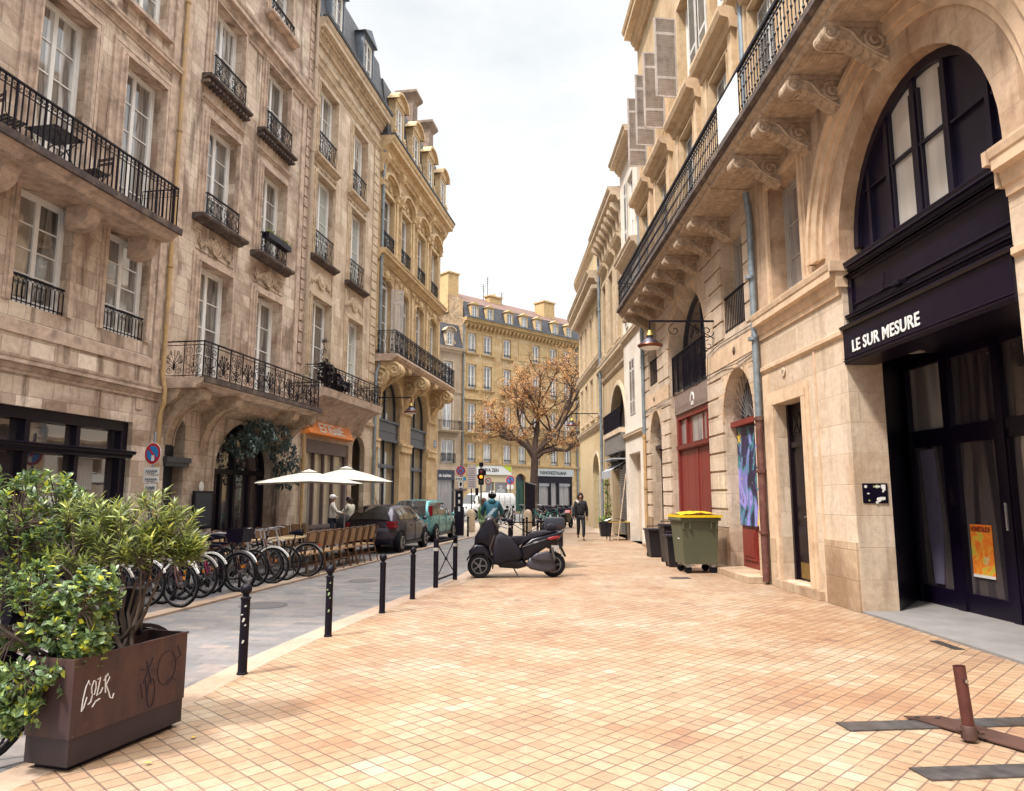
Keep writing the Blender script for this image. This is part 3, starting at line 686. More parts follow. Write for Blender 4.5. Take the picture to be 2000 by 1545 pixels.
for x in (20.17, 21.2, 21.9, 22.75, 23.6): d.box(x, x+.12, .45, .58, 0, 2.4)
d.box(20.2, 23.7, .46, .58, 2.35, 2.5); d.box(21.9, 22.0, .46, .57, 2.5, 3.85); d.box(20.2, 23.7, .47, .58, 0, .5)
dd = d.build('arched_doorway', 'black', B)
g = MB(); n = 16
g.add([(20.17, .56, 0)]+[(21.95-1.78*math.cos(PI*k/n), .56, 2.4+1.48*math.sin(PI*k/n)) for k in range(n+1)]+[(23.73, .56, 0)], [tuple(range(n+3))]); g.build('pane', 'glass_shop', dd)
n_ = MB(); n_.sphere((19.55, -.02, 1.95), .16, 8, (.7, .2, 1)); n_.build('wall_plaque', 'wht', B)
drainpipe(B, [(25.02, -.14, 20.2), (25.02, -.14, 6.3), (25.02, -.05, 6.1)], .065, 'pipe_cream', collars=(17.5, 14.2, 10.6, 7.4))
shift(B, 17.58)

# ================================================================ left row, building with orange sign and slate mansard
C = left_building('tan limestone house with slate attic above an orange shop sign and curved balcony', 0)
CX = [(25.6, 27.25), (28.9, 30.5)]
c1 = [op(a, b, 5.5, 8.95) for a, b in CX]; c2 = [op(a, b, 10.5, 13.65) for a, b in CX]; c3 = [op(a, b, 14.4, 17.3) for a, b in CX]
cs = op(25.75, 29.6, 0, 3.75, d=.3); ca = op(30.0, 31.4, 0, 4.2, .6, .22)
wall(C, 25.05, 32.25, 0, 19.5, c1+c2+c3+[cs, ca], 'stoneC')
mb = MB()
for o in c1+c2+c3: surround(mb, o, .2, .07, 3)
for a, b in CX:
    sill(mb, a-.28, b+.28, 14.36, .22, .11); mb.box(a-.2, b+.2, -.05, .001, 13.95, 13.99); mb.box(a-.2, b+.2, -.05, .001, 14.15, 14.19)
    for x in (a-.2, b+.1): mb.box(x, x+.1, -.05, .0005, 9.4, 10.1)
mb.prism_x(cornice_prof(.1, .3, 18.35), 25.1, 32.2); mb.prism_x(cornice_prof(.12, .2, 17.9), 25.1, 32.2)
mb.prism_x(cornice_prof(.5, .8, 19.55), 25.06, 32.4)
for k in range(46): mb.box(25.15+k*.155, 25.23+k*.155, -.28, .002, 18.98, 19.12)
for z in [5.5+.42*k for k in range(31)]: mb.box(31.55, 32.2, -.045, .002, z, z+.36)
mb.prism_x(cornice_prof(.12, .25, 4.9), 30.9, 32.2)
mb.build('moulding', 'trimC', C)
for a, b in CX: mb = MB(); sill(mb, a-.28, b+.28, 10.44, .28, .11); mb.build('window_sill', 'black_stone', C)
for a, b in CX:
    mb = MB(); cartouche(mb, (a+b)/2, 9.3, 10.1, b-a); mb.build('carved_panel', 'trimC', C); mb = MB(); relief(mb, a+.0, b-.0, 13.75, 14.12, n=4); mb.build('carved_panel', 'trimC', C)
for i, o in enumerate(c1): casement(C, o, 4, glass='glass' if i == 0 else 'glass_pale')
for o in c2: W_ = casement(C, o, 4, glass='glass_pale'); guard(W_, o, .95, 'guard', p=.02+.04)
for o in c3: W_ = casement(C, o, 3); guard(W_, o, .95, 'guard', p=.06)
prof = [(.003, 4.2), (-.1, 4.3), (-.22, 4.65), (-.45, 4.95), (-.75, 5.12), (-.95, 5.18), (-.97, 5.3), (-1.0, 5.45), (.003, 5.45)]
bC = balcony(C, 25.0, 30.75, 5.45, .95, .3, .85, 'scroll', 'trimA', prof=prof)
sc = MB(); x0 = 25.0
for (dx, dz, rr, t) in ((.0, 1.05, .10, 1.5), (.02, 1.35, .13, 1.6), (0, 1.72, .11, 1.5)): sc.tube([(x0, -.9+p[0], 5.45+dz+p[2]-.1) for p in spiral(dx, 0, rr, -PI/2, t, 0, 16, 1, .15)], .012, 4)
sc.tube([(x0, -.88, 6.2), (x0, -.78, 6.5), (x0, -.9, 6.8), (x0, -.80, 7.1)], .013, 4)
for k in range(7): a = PI*k/6; sc.tube([(x0, -.86, 7.05), (x0, -.86+.2*math.cos(a), 7.05+.2*math.sin(a))], [.012, .003], 4)
sc.build('iron_crest', 'iron', bC)
sf = MB()
for x in (25.75, 26.6, 27.45, 28.3, 29.42): sf.box(x, x+(.18 if x in (25.75, 29.42) else .09), .08, .28, 0, 3.3)
sf.box(25.75, 29.6, .05, .285, 3.28, 3.75); sf.box(25.9, 29.45, .1, .28, 0, .55); sf.box(25.9, 29.45, .06, .28, .55, .68)
sfo = sf.build('shopfront', paint('taupe_shopfront_paint', (.14, .095, .095), .5), C)
g = MB(); g.quad((25.9, .2, .6), (29.5, .2, .6), (29.5, .2, 3.28), (25.9, .2, 3.28)); g.build('pane', glassy('shop_reflection_glass', [(.34, .28, .20), (.36, .3, .22)], ior=1.9), sfo)
sg = MB(); sg.add([(25.3, -.22, 3.88), (29.3, -.22, 3.88), (29.3, .0, 3.88), (25.3, .0, 3.88), (25.3, -.34, 3.93), (29.3, -.34, 3.93), (25.3, -.1, 4.5), (29.3, -.1, 4.5), (25.3, 0, 4.5), (29.3, 0, 4.5)],
    [(0, 1, 5, 4), (4, 5, 7, 6), (6, 7, 9, 8), (0, 3, 2, 1), (0, 4, 6, 8, 3), (1, 2, 9, 7, 5)])
sgo = sg.build('shop_sign', 'orange', C)
# angular wide lettering built from strokes
LT = {'E': [((1, 1), (.0, 1)), ((.9, .52), (0, .52)), ((1, 0), (.0, 0)), ((0, 0), (0, 1))], 'N': [((0, 0), (0, 1)), ((0, 1), (1, 1)), ((1, 1), (1, 0))],
      'G': [((1, 1), (0, 1)), ((0, 1), (0, 0)), ((0, 0), (1, 0)), ((1, 0), (1, .5)), ((1, .5), (.45, .5))], 'W': [((0, 1), (0, 0)), ((0, 0), (1, 0)), ((.5, 0), (.5, .8)), ((1, 0), (1, 1))]}
lt = MB()
for i, ch in enumerate('ENGWE'):
    x = 26.25+i*.46
    for (a, b), (c_, d_) in LT[ch]:
        def pt(u, w): z = 4.03+w*.30; return (x+u*.33, -.1-(4.5-z)*.24/.57-.016, z)
        lt.tube([pt(a, b), pt(c_, d_)], .032, 4)
lt.build('lettering', paint('bright_white_letters', (1., 1., 1.), .5, vary=0.), sgo)
mansard(C, 25.08, 32.25, 19.56, 2.7, .14, -.22, top=1.)
for x in (26.45, 29.75): dormer(C, x, 1.05, 19.75, 2.0, -.30)
mb = MB(); mb.box(25.06, 32.42, -.55, -.3, 19.56, 19.64); mb.box(25.06, 32.42, -.56, -.5, 19.62, 19.70); mb.build('gutter', 'slate', C)
drainpipe(C, [(25.35, -.1, 4.1), (25.35, -.1, .1)], .06, 'pipe_tan', collars=(2.9, 1.4))
shift(C, 25.05)

# ================================================================ left row, golden end building with four bays
D = left_building('golden corner house with four bays, ornate black balcony, tall arches and two chimneys', 0)
DX = [(32.55, 34.45), (35.35, 37.1), (38.15, 39.85), (40.85, 42.5)]
d2 = [op(a+.1, b-.1, 13.2, 16.1, d=.3) for a, b in DX]; d1 = [op(a+.1, b-.1, 8.1, 12.0, .3, .3) for a, b in DX]
da = [op(33.1, 36.1, 0, 7.45, 1.5, .4), op(37.85, 40.85, 0, 7.45, 1.5, .4)]
wall(D, 32.25, 43.2, 0, 18.3, d1+d2+da, 'stoneD')
mb = MB()
for o in d1: surround(mb, o, .16, .06, 2)
for o in d2:
    surround(mb, o, .2, .08, 2); cx = (o['x0']+o['x1'])/2
    mb.arc_ring(cx, o['z1']+.35, .95, 1.12, -.3, .002, 14, .62); mb.arc_ring(cx, o['z1']+.35, .80, .95, -.16, .001, 14, .62)
    mb.box(cx-1.15, cx-.9, -.24, .002, o['z1']+.1, o['z1']+.36); mb.box(cx+.9, cx+1.15, -.24, .002, o['z1']+.1, o['z1']+.36)
    relief(mb, cx-.6, cx+.6, o['z1']+.2, o['z1']+.75, -.03, .035, 2)
for o in d1: relief(mb, o['x0']-.1, o['x1']+.1, 12.05, 12.5, -.03, .035, 3); mb.sphere(((o['x0']+o['x1'])/2, -.05, 12.1), .2, 6, (.8, .8, 1.3))
mb.prism_x(cornice_prof(.42, .5, 13.1), 32.28, 43.45); mb.prism_x(cornice_prof(.7, .85, 18.6), 32.28, 43.9)
for x in (32.5, 34.9, 37.6, 40.35, 42.9):
    mb.box(x-.16, x+.16, -.07, .002, 8.3, 12.5); mb.box(x-.14, x+.14, -.05, .001, 13.1, 17.5)
    mb.prism_x([(.002, 17.75), (-.4, 17.75), (-.42, 17.6), (-.2, 17.3), (-.16, 17.05), (-.2, 16.9), (.002, 16.8)], x-.22, x+.22)
    mb.tube(spiral(x, 17.45, .15, 0, 1.2, -.33), .035, 5); mb.tube(spiral(x, 12.25, .13, 0, 1.2, -.14), .04, 5)
mb.prism_x(cornice_prof(.07, .22, 17.0), 32.28, 43.2)
for o in da:
    cx = (o['x0']+o['x1'])/2; mb.arc_ring(cx, o['zs'], 1.5, 1.72, -.1, .001, 20, 1.); mb.box(cx-.22, cx+.22, -.22, .002, 7.2, 7.75)
for x in (32.3, 36.15, 40.9):
    w = .78 if x > 32.4 else .75
    for z in (5.85,): mb.box(x-.02, x+w+.95*(x > 32.4), -.1, .002, z, z+.18)
    mb.box(x-.03, x+w+.95*(x > 32.4), -.14, .002, 4.2, 4.32); mb.box(x-.01, x+w+.93*(x > 32.4), -.1, .001, 3.9, 4.2)
mb.build('moulding', 'trimD', D)
for i, o in enumerate(d2):
    W_ = casement(D, o, 3, 2, 'frame_w'); mb = MB(); rail_run(mb, o['x0'], o['x1'], 13.2, 14.15, 'dense', -.08); mb.build('window_guard', 'iron', W_)
    if i != 1: louvre(D, o['x0']+.04, o['x0']+.62, 13.35, 15.9, .16, 'shutter_g')
for i, o in enumerate(d1):
    casement(D, o, 4, 2)
    if i < 2:
        if i == 0: louvre(D, 0, .62, 8.3, 11.7, 0, 'shutter_g', open_ang=-1.0, hinge=o['x1']-.03)
        else: louvre(D, o['x1']-.66, o['x1']-.02, 8.3, 11.7, .14, 'shutter_w')
        louvre(D, o['x0']+.02, o['x0']+.66, 8.3, 11.7, .14, 'shutter_g')
bD = balcony(D, 32.3, 43.3, 8.1, 1.0, .32, 1.1, 'dense', 'trimA')
for x in (32.75, 36.95, 41.9): mb = MB(); console(mb, x, .55, 7.78, .95, 1.9); mb.build('console', 'trimD', bD)
for x in (34.6, 39.35): mb = MB(); console(mb, x, .4, 7.78, .9, .8); mb.build('console', 'trimD', bD)
for o in da:
    f = MB(); a, b = o['x0'], o['x1']
    f.box(a, b, .12, .38, 4.35, 5.25); f.box(a-.0, b, .02, .119, 5.2, 5.3); f.box(a, b, .05, .118, 4.3, 4.42); f.box(a, b, .08, .117, 4.75, 4.8)
    f.arc_ring((a+b)/2, o['zs'], 1.38, 1.49, .24, .37, 20)
    for x in (a, a+1.45, b-.1): f.box(x, x+.1, .24, .37, 0, o['zs'] if x != a+1.45 else 7.3)
    f.box(a+.1, b-.1, .2, .38, 3.05, 3.22); f.box(a+.1, b-.1, .26, .38, 0, .5)
    ff = f.build('shopfront', 'navy', D)
    g = MB(); n = 18; cx = (a+b)/2; g.add([(a+.01, .34, .1)]+[(cx-1.48*math.cos(PI*k/n), .34, o['zs']+1.48*math.sin(PI*k/n)) for k in range(n+1)]+[(b-.01, .34, .1)], [tuple(range(n+3))]); g.build('pane', glassy('shaded_arch_glass', [(.2, .165, .12), (.24, .2, .14)], ior=1.9), ff)
mansard(D, 32.3, 43.1, 18.62, 2.9, .12, -.38)
for a, b in DX: dormer(D, (a+b)/2, 1.05, 18.75, 1.95, -.52, mat='trimD', ped='seg')
mb = MB(); mb.box(32.3, 43.95, -.74, -.5, 18.63, 18.72); mb.build('gutter', 'slate', D)
for x, z1, w in ((39.6, 25.0, .42), (43.0, 25.0, .42)):
    c_ = MB(); y = 1.0; c_.box(x-w, x+w, y-.35, y+.45, 19.5, z1-.5); c_.box(x-w-.06, x+w+.06, y-.41, y+.51, 21.6, 21.75)
    c_.add([(x-w, y-.35, z1-.5), (x+w, y-.35, z1-.5), (x+w, y+.45, z1-.5), (x-w, y+.45, z1-.5), (x-w-.25, y-.6, z1-.15), (x+w+.25, y-.6, z1-.15), (x+w+.25, y+.7, z1-.15), (x-w-.25, y+.7, z1-.15)], [(0, 1, 5, 4), (1, 2, 6, 5), (2, 3, 7, 6), (3, 0, 4, 7)])
    c_.box(x-w-.25, x+w+.25, y-.6, y+.7, z1-.149, z1); c_.box(x-w+.1, x+w-.1, y-.37, y-.36, 19.6, z1-.7)
    c_.build('chimney', paint('sooty_chimney_stone', (.30, .215, .16), .9, vary=.6, scale=3, dirt=(.13, .10, .085)), D)
drainpipe(D, [(32.45, -.16, 18.0), (32.45, -.16, 8.8), (32.45, -.16, 7.6), (32.3, -.1, 7.2), (32.3, -.1, 0)], .07, 'pipe_blue', collars=(15, 11.5))
sg = MB(); sg.box(42.3, 42.75, -.03, -.005, 4.55, 4.95); so_ = sg.build('street_sign', paint('blue_enamel_plate', (.12, .2, .42), .4), D)
lg = MB()
for k in range(3): lg.box(42.36, 42.69-.05*k, -.036, -.031, 4.83-k*.1, 4.86-k*.1)
lg.build('lettering', 'wht', so_)
shift(D, 32.25)
# ================================================================ right row
def span_at(o, z):
    """horizontal span the opening takes at height z (or None)"""
    if not (o['z0'] < z < o['z1']): return None
    if z <= o['zs'] or not o['rz']: return (o['x0'], o['x1'])
    r = (o['x1']-o['x0'])/2; t = math.sqrt(max(0, 1-((z-o['zs'])/o['rz'])**2)); c = (o['x0']+o['x1'])/2
    return (c-r*t, c+r*t)
def rusticate(mb, x0, x1, z0, z1, ops, step=.44, p=.05, gap=.055, margin=.02):
    z = z0
    while z < z1-.1:
        h = min(step-gap, z1-z); segs = [(x0, x1)]
        for o in ops:
            sp = [span_at(o, zz) for zz in (z+.02, z+h/2, z+h-.02)]; sp = [q for q in sp if q]
            if not sp: continue
            a, b = min(q[0] for q in sp)-margin, max(q[1] for q in sp)+margin; ns = []
            for s0, s1 in segs:
                if b <= s0 or a >= s1: ns.append((s0, s1)); continue
                if a > s0: ns.append((s0, a))
                if b < s1: ns.append((b, s1))
            segs = ns
        for a, b in segs:
            if b-a > .06: mb.box(a, b, -p, .001, z, z+h)
        z += step

# ---- house over the black shopfront
R1 = right_building('warm stone house with huge black arched shopfront window and piers at the right edge', 0)
up = [(26.1, 27.4), (29.0, 30.3), (31.9, 33.2), (34.8, 36.1)]
u2 = [op(a, b, 8.52, 11.9, d=.3) for a, b in up]; u3 = [op(a, b, 13.1, 16.0, d=.3) for a, b in up]
dr = op(26.25, 27.5, .16, 3.45, d=.36); wn = op(26.4, 27.85, 5.42, 7.75, d=.4); ar = op(29.12, 32.78, 0, 7.5, 1.92, .55)
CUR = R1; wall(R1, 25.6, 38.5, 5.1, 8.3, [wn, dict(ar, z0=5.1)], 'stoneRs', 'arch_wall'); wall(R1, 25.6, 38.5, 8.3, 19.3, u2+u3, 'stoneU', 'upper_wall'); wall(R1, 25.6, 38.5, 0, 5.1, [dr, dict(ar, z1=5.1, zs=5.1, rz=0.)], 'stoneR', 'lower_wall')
mb = MB()
mb.prism_x(cornice_prof(.2, .52, 5.36), 25.68, 29.1); mb.prism_x(cornice_prof(.2, .52, 5.36), 32.8, 38.4)
for x, d_ in ((29.121, 1), (32.779, -1)):              # the imposts return into the arch
    mb.box(x, x+d_*.07, -.20, .5, 5.2, 5.36); mb.box(x, x+d_*.04, -.1, .5, 4.95, 5.2)
mb.prism_x([(.002, 4.16), (-.05, 4.2), (-.05, 4.27), (.002, 4.30)], 25.68, 29.11); mb.prism_x([(.002, 4.16), (-.05, 4.2), (-.05, 4.27), (.002, 4.30)], 32.8, 38.4)
mb.arc_ring(30.95, 5.58, 2.42, 2.68, -.10, .001, 36); mb.arc_ring(30.95, 5.58, 2.30, 2.42, -.05, .0, 36); mb.arc_ring(30.95, 5.58, 2.62, 2.72, -.14, -.0, 36)
surround(mb, dr, .26, .05, 2); surround(mb, wn, .2, .05, 2)
mb.box(25.72, 26.0, -.03, .002, .9, 4.1); mb.box(28.0, 28.06, -.02, .002, 0, 4.15)
mb.build('moulding', 'trimR', CUR); mb = MB()
for o in u2:
    surround(mb, o, .22, .07, 3); a, b = o['x0']-.5, o['x1']+.5
    mb.box(a+.05, a+.32, -.12, .002, 8.5, 12.3); mb.box(b-.32, b-.05, -.12, .002, 8.5, 12.3)
    mb.prism_x([(.002, 12.15), (-.16, 12.2), (-.2, 12.4), (-.38, 12.45), (-.43, 12.58), (-.43, 12.66), (.002, 12.75)], a-.05, b+.05)
for o in u3: surround(mb, o, .2, .07, 2)
mb.prism_x(cornice_prof(.2, .3, 13.0), 25.6, 38.4); mb.prism_x(cornice_prof(.6, .8, 19.4), 25.6, 38.4)
mb.build('upper_moulding', 'trimU', R1)
for a, b, h_ in ((28.06, 29.11, 1.02), (32.8, 38.4, 1.02), (25.72, 26.0, .9)): mb = MB(); mb.box(a, b, -.035, .001, 0, h_); mb.build('plinth', 'plinth', R1)
st = MB(); st.box(26.0, 27.9, -.08, .35, 0, .155); st.box(26.26, 27.49, .15, .35, .155, .17); st.build('door_step', 'plinth', R1)
d = MB(); a, b = 26.25, 27.5
d.box(a+.003, b-.003, .26, .355, .173, 3.447); d.box(a+.003, a+.08, .2, .259, .173, 3.447); d.box(b-.08, b-.003, .2, .259, .173, 3.447); d.box(a+.1, b-.1, .22, .259, 2.62, 2.72)
for (x0, x1, z0, z1) in ((a+.2, b-.2, 2.85, 3.3), (a+.2, b-.2, 1.5, 2.5), (a+.2, b-.2, 1.28, 1.42), (a+.2, b-.2, .62, 1.15)):
    d.box(x0, x1, .24, .259, z0, z1); d.box(x0+.06, x1-.06, .225, .239, z0+.05, z1-.05)
for k in range(3): d.tube([(a+.25+k*.25, .22, 2.88), (a+.5+k*.25, .22, 3.27)], .012, 4); d.tube([(a+.5+k*.25, .22, 2.88), (a+.25+k*.25, .22, 3.27)], .012, 4)
do = d.build('front_door', 'wood_black', R1)
h = MB(); h.box(a+.2, b-.2, .245, .2595, .22, .5); h.build('kick_plate', paint('brass_plate', (.36, .24, .08), .4, metal=.8), do)
h = MB(); h.tube([(a+.55, .21, 1.33), (a+.7, .19, 1.35), (a+.85, .21, 1.33)], .012, 6); h.build('handle', 'chrome', do)
casement(R1, wn, 3, 2, 'frame_g', 'glass_grey', .08)
for o in u2:
    W_ = casement(R1, o, 4); louvre(R1, o['x0']+.03, o['x0']+.62, 8.6, 11.8, .10, 'shutter_w'); louvre(R1, o['x1']-.62, o['x1']-.03, 8.6, 11.8, .10, 'shutter_w')
for i, o in enumerate(u3):
    casement(R1, o, 3); louvre(R1, o['x0']-.66, o['x0']-.02, 13.2, 15.9, -.1, 'shutter_w'); louvre(R1, o['x1']+.02, o['x1']+.66, 13.2, 15.9, -.1, 'shutter_w')
nb = MB(); nb.lathe([(.085, -.02), (.085, -.004)], (26.75, -.01, 4.02), 16, 'y'); nbo = nb.build('house_number', 'trimR2', R1)
text_mesh('lettering', '13', .1, 'black', nbo, (26.69, -.032, 3.985), ext=.002)
# fan window in the arch
P1 = MB(); cx, zs = 30.95, 5.58
P1.arc_ring(cx, zs, 1.70, 1.83, .24, .40, 32, 1.92/1.83)
for x, z1 in ((29.6, 6.9), (30.15, 7.25), (30.85, 7.42), (31.52, 7.36), (32.25, 6.85)):
    w = .045 if x in (30.15, 30.85) else .035; P1.box(x-w, x+w, .265, .36, 5.30, z1)
P1.box(30.2, 30.8, .275, .35, 6.42, 6.46); P1.box(30.9, 31.48, .275, .35, 6.38, 6.42); P1.box(31.57, 32.21, .28, .35, 6.34, 6.37); P1.box(29.15, 30.1, .28, .35, 6.36, 6.39); P1.box(32.3, 32.75, .28, .35, 6.3, 6.33)
for x in (30.45, 30.24, 30.76, 30.95, 31.44): P1.box(x-.018, x+.018, .28, .34, 5.32, 7.2) if x != 30.45 else None
P1.box(29.13, 32.77, .12, .4, 5.12, 5.30); P1.prism_x([(y_+.12, z_) for y_, z_ in cornice_prof(.12, .16, 5.31)], 29.14, 32.76)
fw = P1.build('arch_window', 'black2', R1)
def arcpoly(x0, x1, y, z0, r=1.80):
    xs = [x0+(x1-x0)*k/8 for k in range(9)]
    return [(x0, y, z0)]+[(x, y, zs+1.045*math.sqrt(max(0, r*r-(x-cx)**2))) for x in xs]+[(x1, y, z0)]
for x0, x1 in ((29.16, 30.12), (31.5, 32.74)):
    p_ = arcpoly(x0, x1, .335, 5.3); pan = MB(); pan.add(p_, [tuple(range(len(p_)))]); pan.build('solid_panel', 'black2', fw)
gl = MB(); p_ = arcpoly(30.12, 31.5, .325, 5.3); gl.add(p_, [tuple(range(len(p_)))]); gl.build('pane', glassy('curtained_arch_glass', [(.42, .38, .34), (.5, .46, .42)], rough=.06, ior=1.9), fw)
# fascia with the shop name
F = MB(); F.box(29.13, 32.77, .11, .45, 4.32, 5.12); F.box(29.14, 29.26, .08, .109, 4.36, 5.1); F.prism_x([(y_+.11, z_) for y_, z_ in cornice_prof(.10, .12, 4.48)], 29.13, 32.77); F.prism_x([(y_+.11, z_) for y_, z_ in cornice_prof(.06, .08, 5.11)], 29.13, 32.77)
F.prism_x([(.109, 4.60), (.08, 4.61), (.08, 4.63), (.109, 4.65)], 29.3, 32.7)
F.box(29.12, 32.78, -.03, .45, 3.71, 4.24); F.prism_x([(.1, 4.242), (-.05, 4.242), (-.08, 4.27), (-.08, 4.30), (.1, 4.33)], 29.11, 32.79); F.prism_x([(-.029, 3.745), (-.05, 3.755), (-.05, 3.77), (-.029, 3.78)], 29.12, 32.78); F.prism_x([(-.029, 3.79), (-.045, 3.795), (-.045, 3.805), (-.029, 3.815)], 29.12, 32.78)
F.box(29.13, 32.77, .45, 1.7, 3.901, 4.0)
F.tube([(29.3, .06, 4.52), (29.9, .06, 4.57), (30.2, .05, 4.6), (30.2, .08, 4.85)], .008, 4)
fo = F.build('shop_fascia', 'black', R1)
q = MB(); q.bevbox(30.55, 30.72, -.04, .08, 4.52, 4.59, .015); q.tube([(30.4, .02, 4.5), (30.9, .02, 4.5)], .012, 5); q.build('security_camera', 'iron', R1)
text_mesh('lettering', 'LE SUR MESURE', .25, 'wht', fo, (29.38, -.036, 3.865), sx=.98, bold=.0045, ext=.004, spacing=1.04)
# recessed black entrance
E_ = MB()
E_.add([(29.13, .55, 0), (27.95, 1.55, 0), (27.95, 1.55, 4), (29.13, .55, 4), (29.0, .55, 0), (27.8, 1.6, 0), (27.8, 1.6, 4), (29.0, .55, 4)], [(0, 1, 2, 3), (7, 6, 5, 4), (0, 4, 5, 1), (3, 2, 6, 7), (0, 3, 7, 4)])
E_.add([(32.77, .55, 0), (33.9, 1.55, 0), (33.9, 1.55, 4), (32.77, .55, 4)], [(0, 1, 2, 3)])
for x, w in ((28.02, .1), (29.13, .09), (30.27, .07), (31.4, .09), (32.5, .1), (33.7, .1)): E_.box(x-w, x+w, 1.48, 1.66, 0.02, 3.9)
E_.box(27.9, 33.9, 1.5, 1.65, 2.62, 2.76); E_.box(27.9, 33.9, 1.5, 1.65, 3.80, 3.9); E_.box(27.9, 33.9, 1.51, 1.64, .02, .30); E_.box(27.9, 33.9, 1.52, 1.64, 2.5, 2.62)
for x in (28.12, 28.98, 29.22, 30.14, 30.34, 31.27): E_.box(x-.035, x+.035, 1.50, 1.63, .3, 2.5)
eo = E_.build('entrance_front', 'black', R1)
g = MB(); g.quad((27.9, 1.58, .1), (33.9, 1.58, .1), (33.9, 1.58, 2.62), (27.9, 1.58, 2.62)); g.build('door_pane', 'glass_shop', eo)
for x0, x1, m in ((28.12, 29.04, 'glass_grey'), (29.22, 31.3, 'glass_shop'), (31.5, 32.4, 'glass_grey')):
    g = MB(); g.quad((x0, 1.57, 2.76), (x1, 1.57, 2.76), (x1, 1.57, 3.8), (x0, 1.57, 3.8)); g.build('transom_pane', m, eo)
cu = MB()
for k in range(12): x = 28.3+k*.03; cu.tube([(x+.12-.012*k, 1.56, .35), (x+.05, 1.562, 1.2), (x-.02, 1.56, 2.45)], .017, 5)
cu.build('curtain', paint('heather_curtain', (.10, .085, .14), .8), eo)
for x in (29.05, 30.22): 
    hd = MB(); hd.box(x+.09, x+.14, 1.40, 1.5, 1.55, 1.85) if x < 30 else hd.tube([(x+.1, 1.42, 1.25), (x+.1, 1.42, 1.62)], .018, 6)
    hd.build('door_handle', 'iron' if x < 30 else 'chrome', eo)
lmp = MB(); lmp.lathe([(.13, -.03), (.11, 0)], (29.35, .95, 3.9), 16); lmp.build('ceiling_lamp', 'frame_g', eo)
po = MB(); po.box(29.34, 29.80, 1.560, 1.566, .55, 1.30)
N = NT('orange_green_poster'); x, y, z = N.sep(N.coord()); nn = N.noise(N.comb(x, z, 0.), 3.2, 2, .4, 1.6)
N.set(Base_Color=N.ramp(nn, [(.35, (.30, .50, .06)), (.45, (.75, .42, .05)), (.55, (.78, .16, .02)), (.65, (.8, .3, .03))]), Roughness=.5)
poo = po.build('poster', N.m, eo)
text_mesh('lettering', 'HONETALIDE', .10, 'red_wood', poo, (29.36, 1.556, 1.20), sx=.68, bold=.003, ext=.001)
q = MB(); q.box(29.34, 29.80, 1.556, 1.559, .55, .59)
for k in range(5): q.box(29.6, 29.72-.01*k, 1.556, 1.559, .84-k*.025, .845-k*.025)
q.build('lettering', 'wht', poo)
# long balcony on scroll brackets
zt = 8.50
bR = MB(); bR.prism_x([(.003, 8.10), (-.86, 8.10), (-.9, 8.14), (-.9, 8.2), (-.97, 8.22), (-.97, 8.3), (.003, 8.3)], 14.9, 25.58)
bR.prism_x([(.003, 8.10), (-.86, 8.10), (-.9, 8.14), (-.9, 8.2), (-.97, 8.22), (-.97, 8.3), (.003, 8.3)], 25.62, 38.4)
bRo = bR.build('balcony', 'corbel', R1)
m2 = MB(); m2.prism_x([(-.2, 8.301), (-1.0, 8.301), (-1.06, 8.34), (-1.06, 8.44), (-1.02, 8.5), (-.2, 8.5)], 14.88, 38.4); m2.build('balcony_edge', 'black_stone', bRo)
m2 = MB(); rail_run(m2, 14.95, 38.3, 8.5, 9.42, 'baluster', -.97); m3 = MB(); rail_run(m3, 0, .9, 8.5, 9.42, 'baluster'); m2.add([(14.95, y-.95+v[0] if False else -.95+v[0], v[2]) for v in m3.v], m3.f)
m2.box(14.9, 38.3, -1.0, -.94, 9.40, 9.46); m2.build('balcony_railing', 'iron', bRo)
for s in (15.3, 16.45, 17.65, 18.9, 20.15, 21.4, 22.7, 23.95, 26.95, 28.25, 29.5, 30.75, 32.05, 33.4, 34.7):
    mb = MB(); console(mb, s, .25, 8.095, .88, .70 if s > 25 else .62); mb.box(s-.17, s+.17, -.88, .002, 8.03, 8.094); mb.build('scroll_bracket', 'corbel', bRo)
for i, s in enumerate((27.6, 28.87, 30.12, 31.4, 32.7)):
    mb = MB()
    for k in range(4):
        q = .07+.07*k; xa, xb = s-.42+q, s+.42-q; mb.box(xa, xb, -.82+q*.8, -.1-q*.8, 8.099-.014*(4-k)*0-.012*(k+1), 8.0995)
    mb.build('soffit_panel', 'corbel', bRo)
bRo.rotation_euler = (0, -.012, 0); bRo.location = (.10, 0, -.27)
drainpipe(R1, [(25.62, -.15, 8.05), (25.62, -.13, 7.8), (25.62, -.10, 7.5), (25.62, -.10, 3.3)], .07, 'pipe_blue', collars=(6.2, 4.9))
drainpipe(R1, [(25.62, -.10, 3.3), (25.62, -.10, .05)], .075, paint('maroon_cast_pipe', (.13, .045, .035), .5, vary=.6, dirt=(.3, .2, .14)), collars=(3.25, 2.2, 1.0))
drainpipe(R1, [(25.75, -.12, 19), (25.75, -.12, 8.6)], .075, 'pipe_blue')
shift(R1, 25.6)

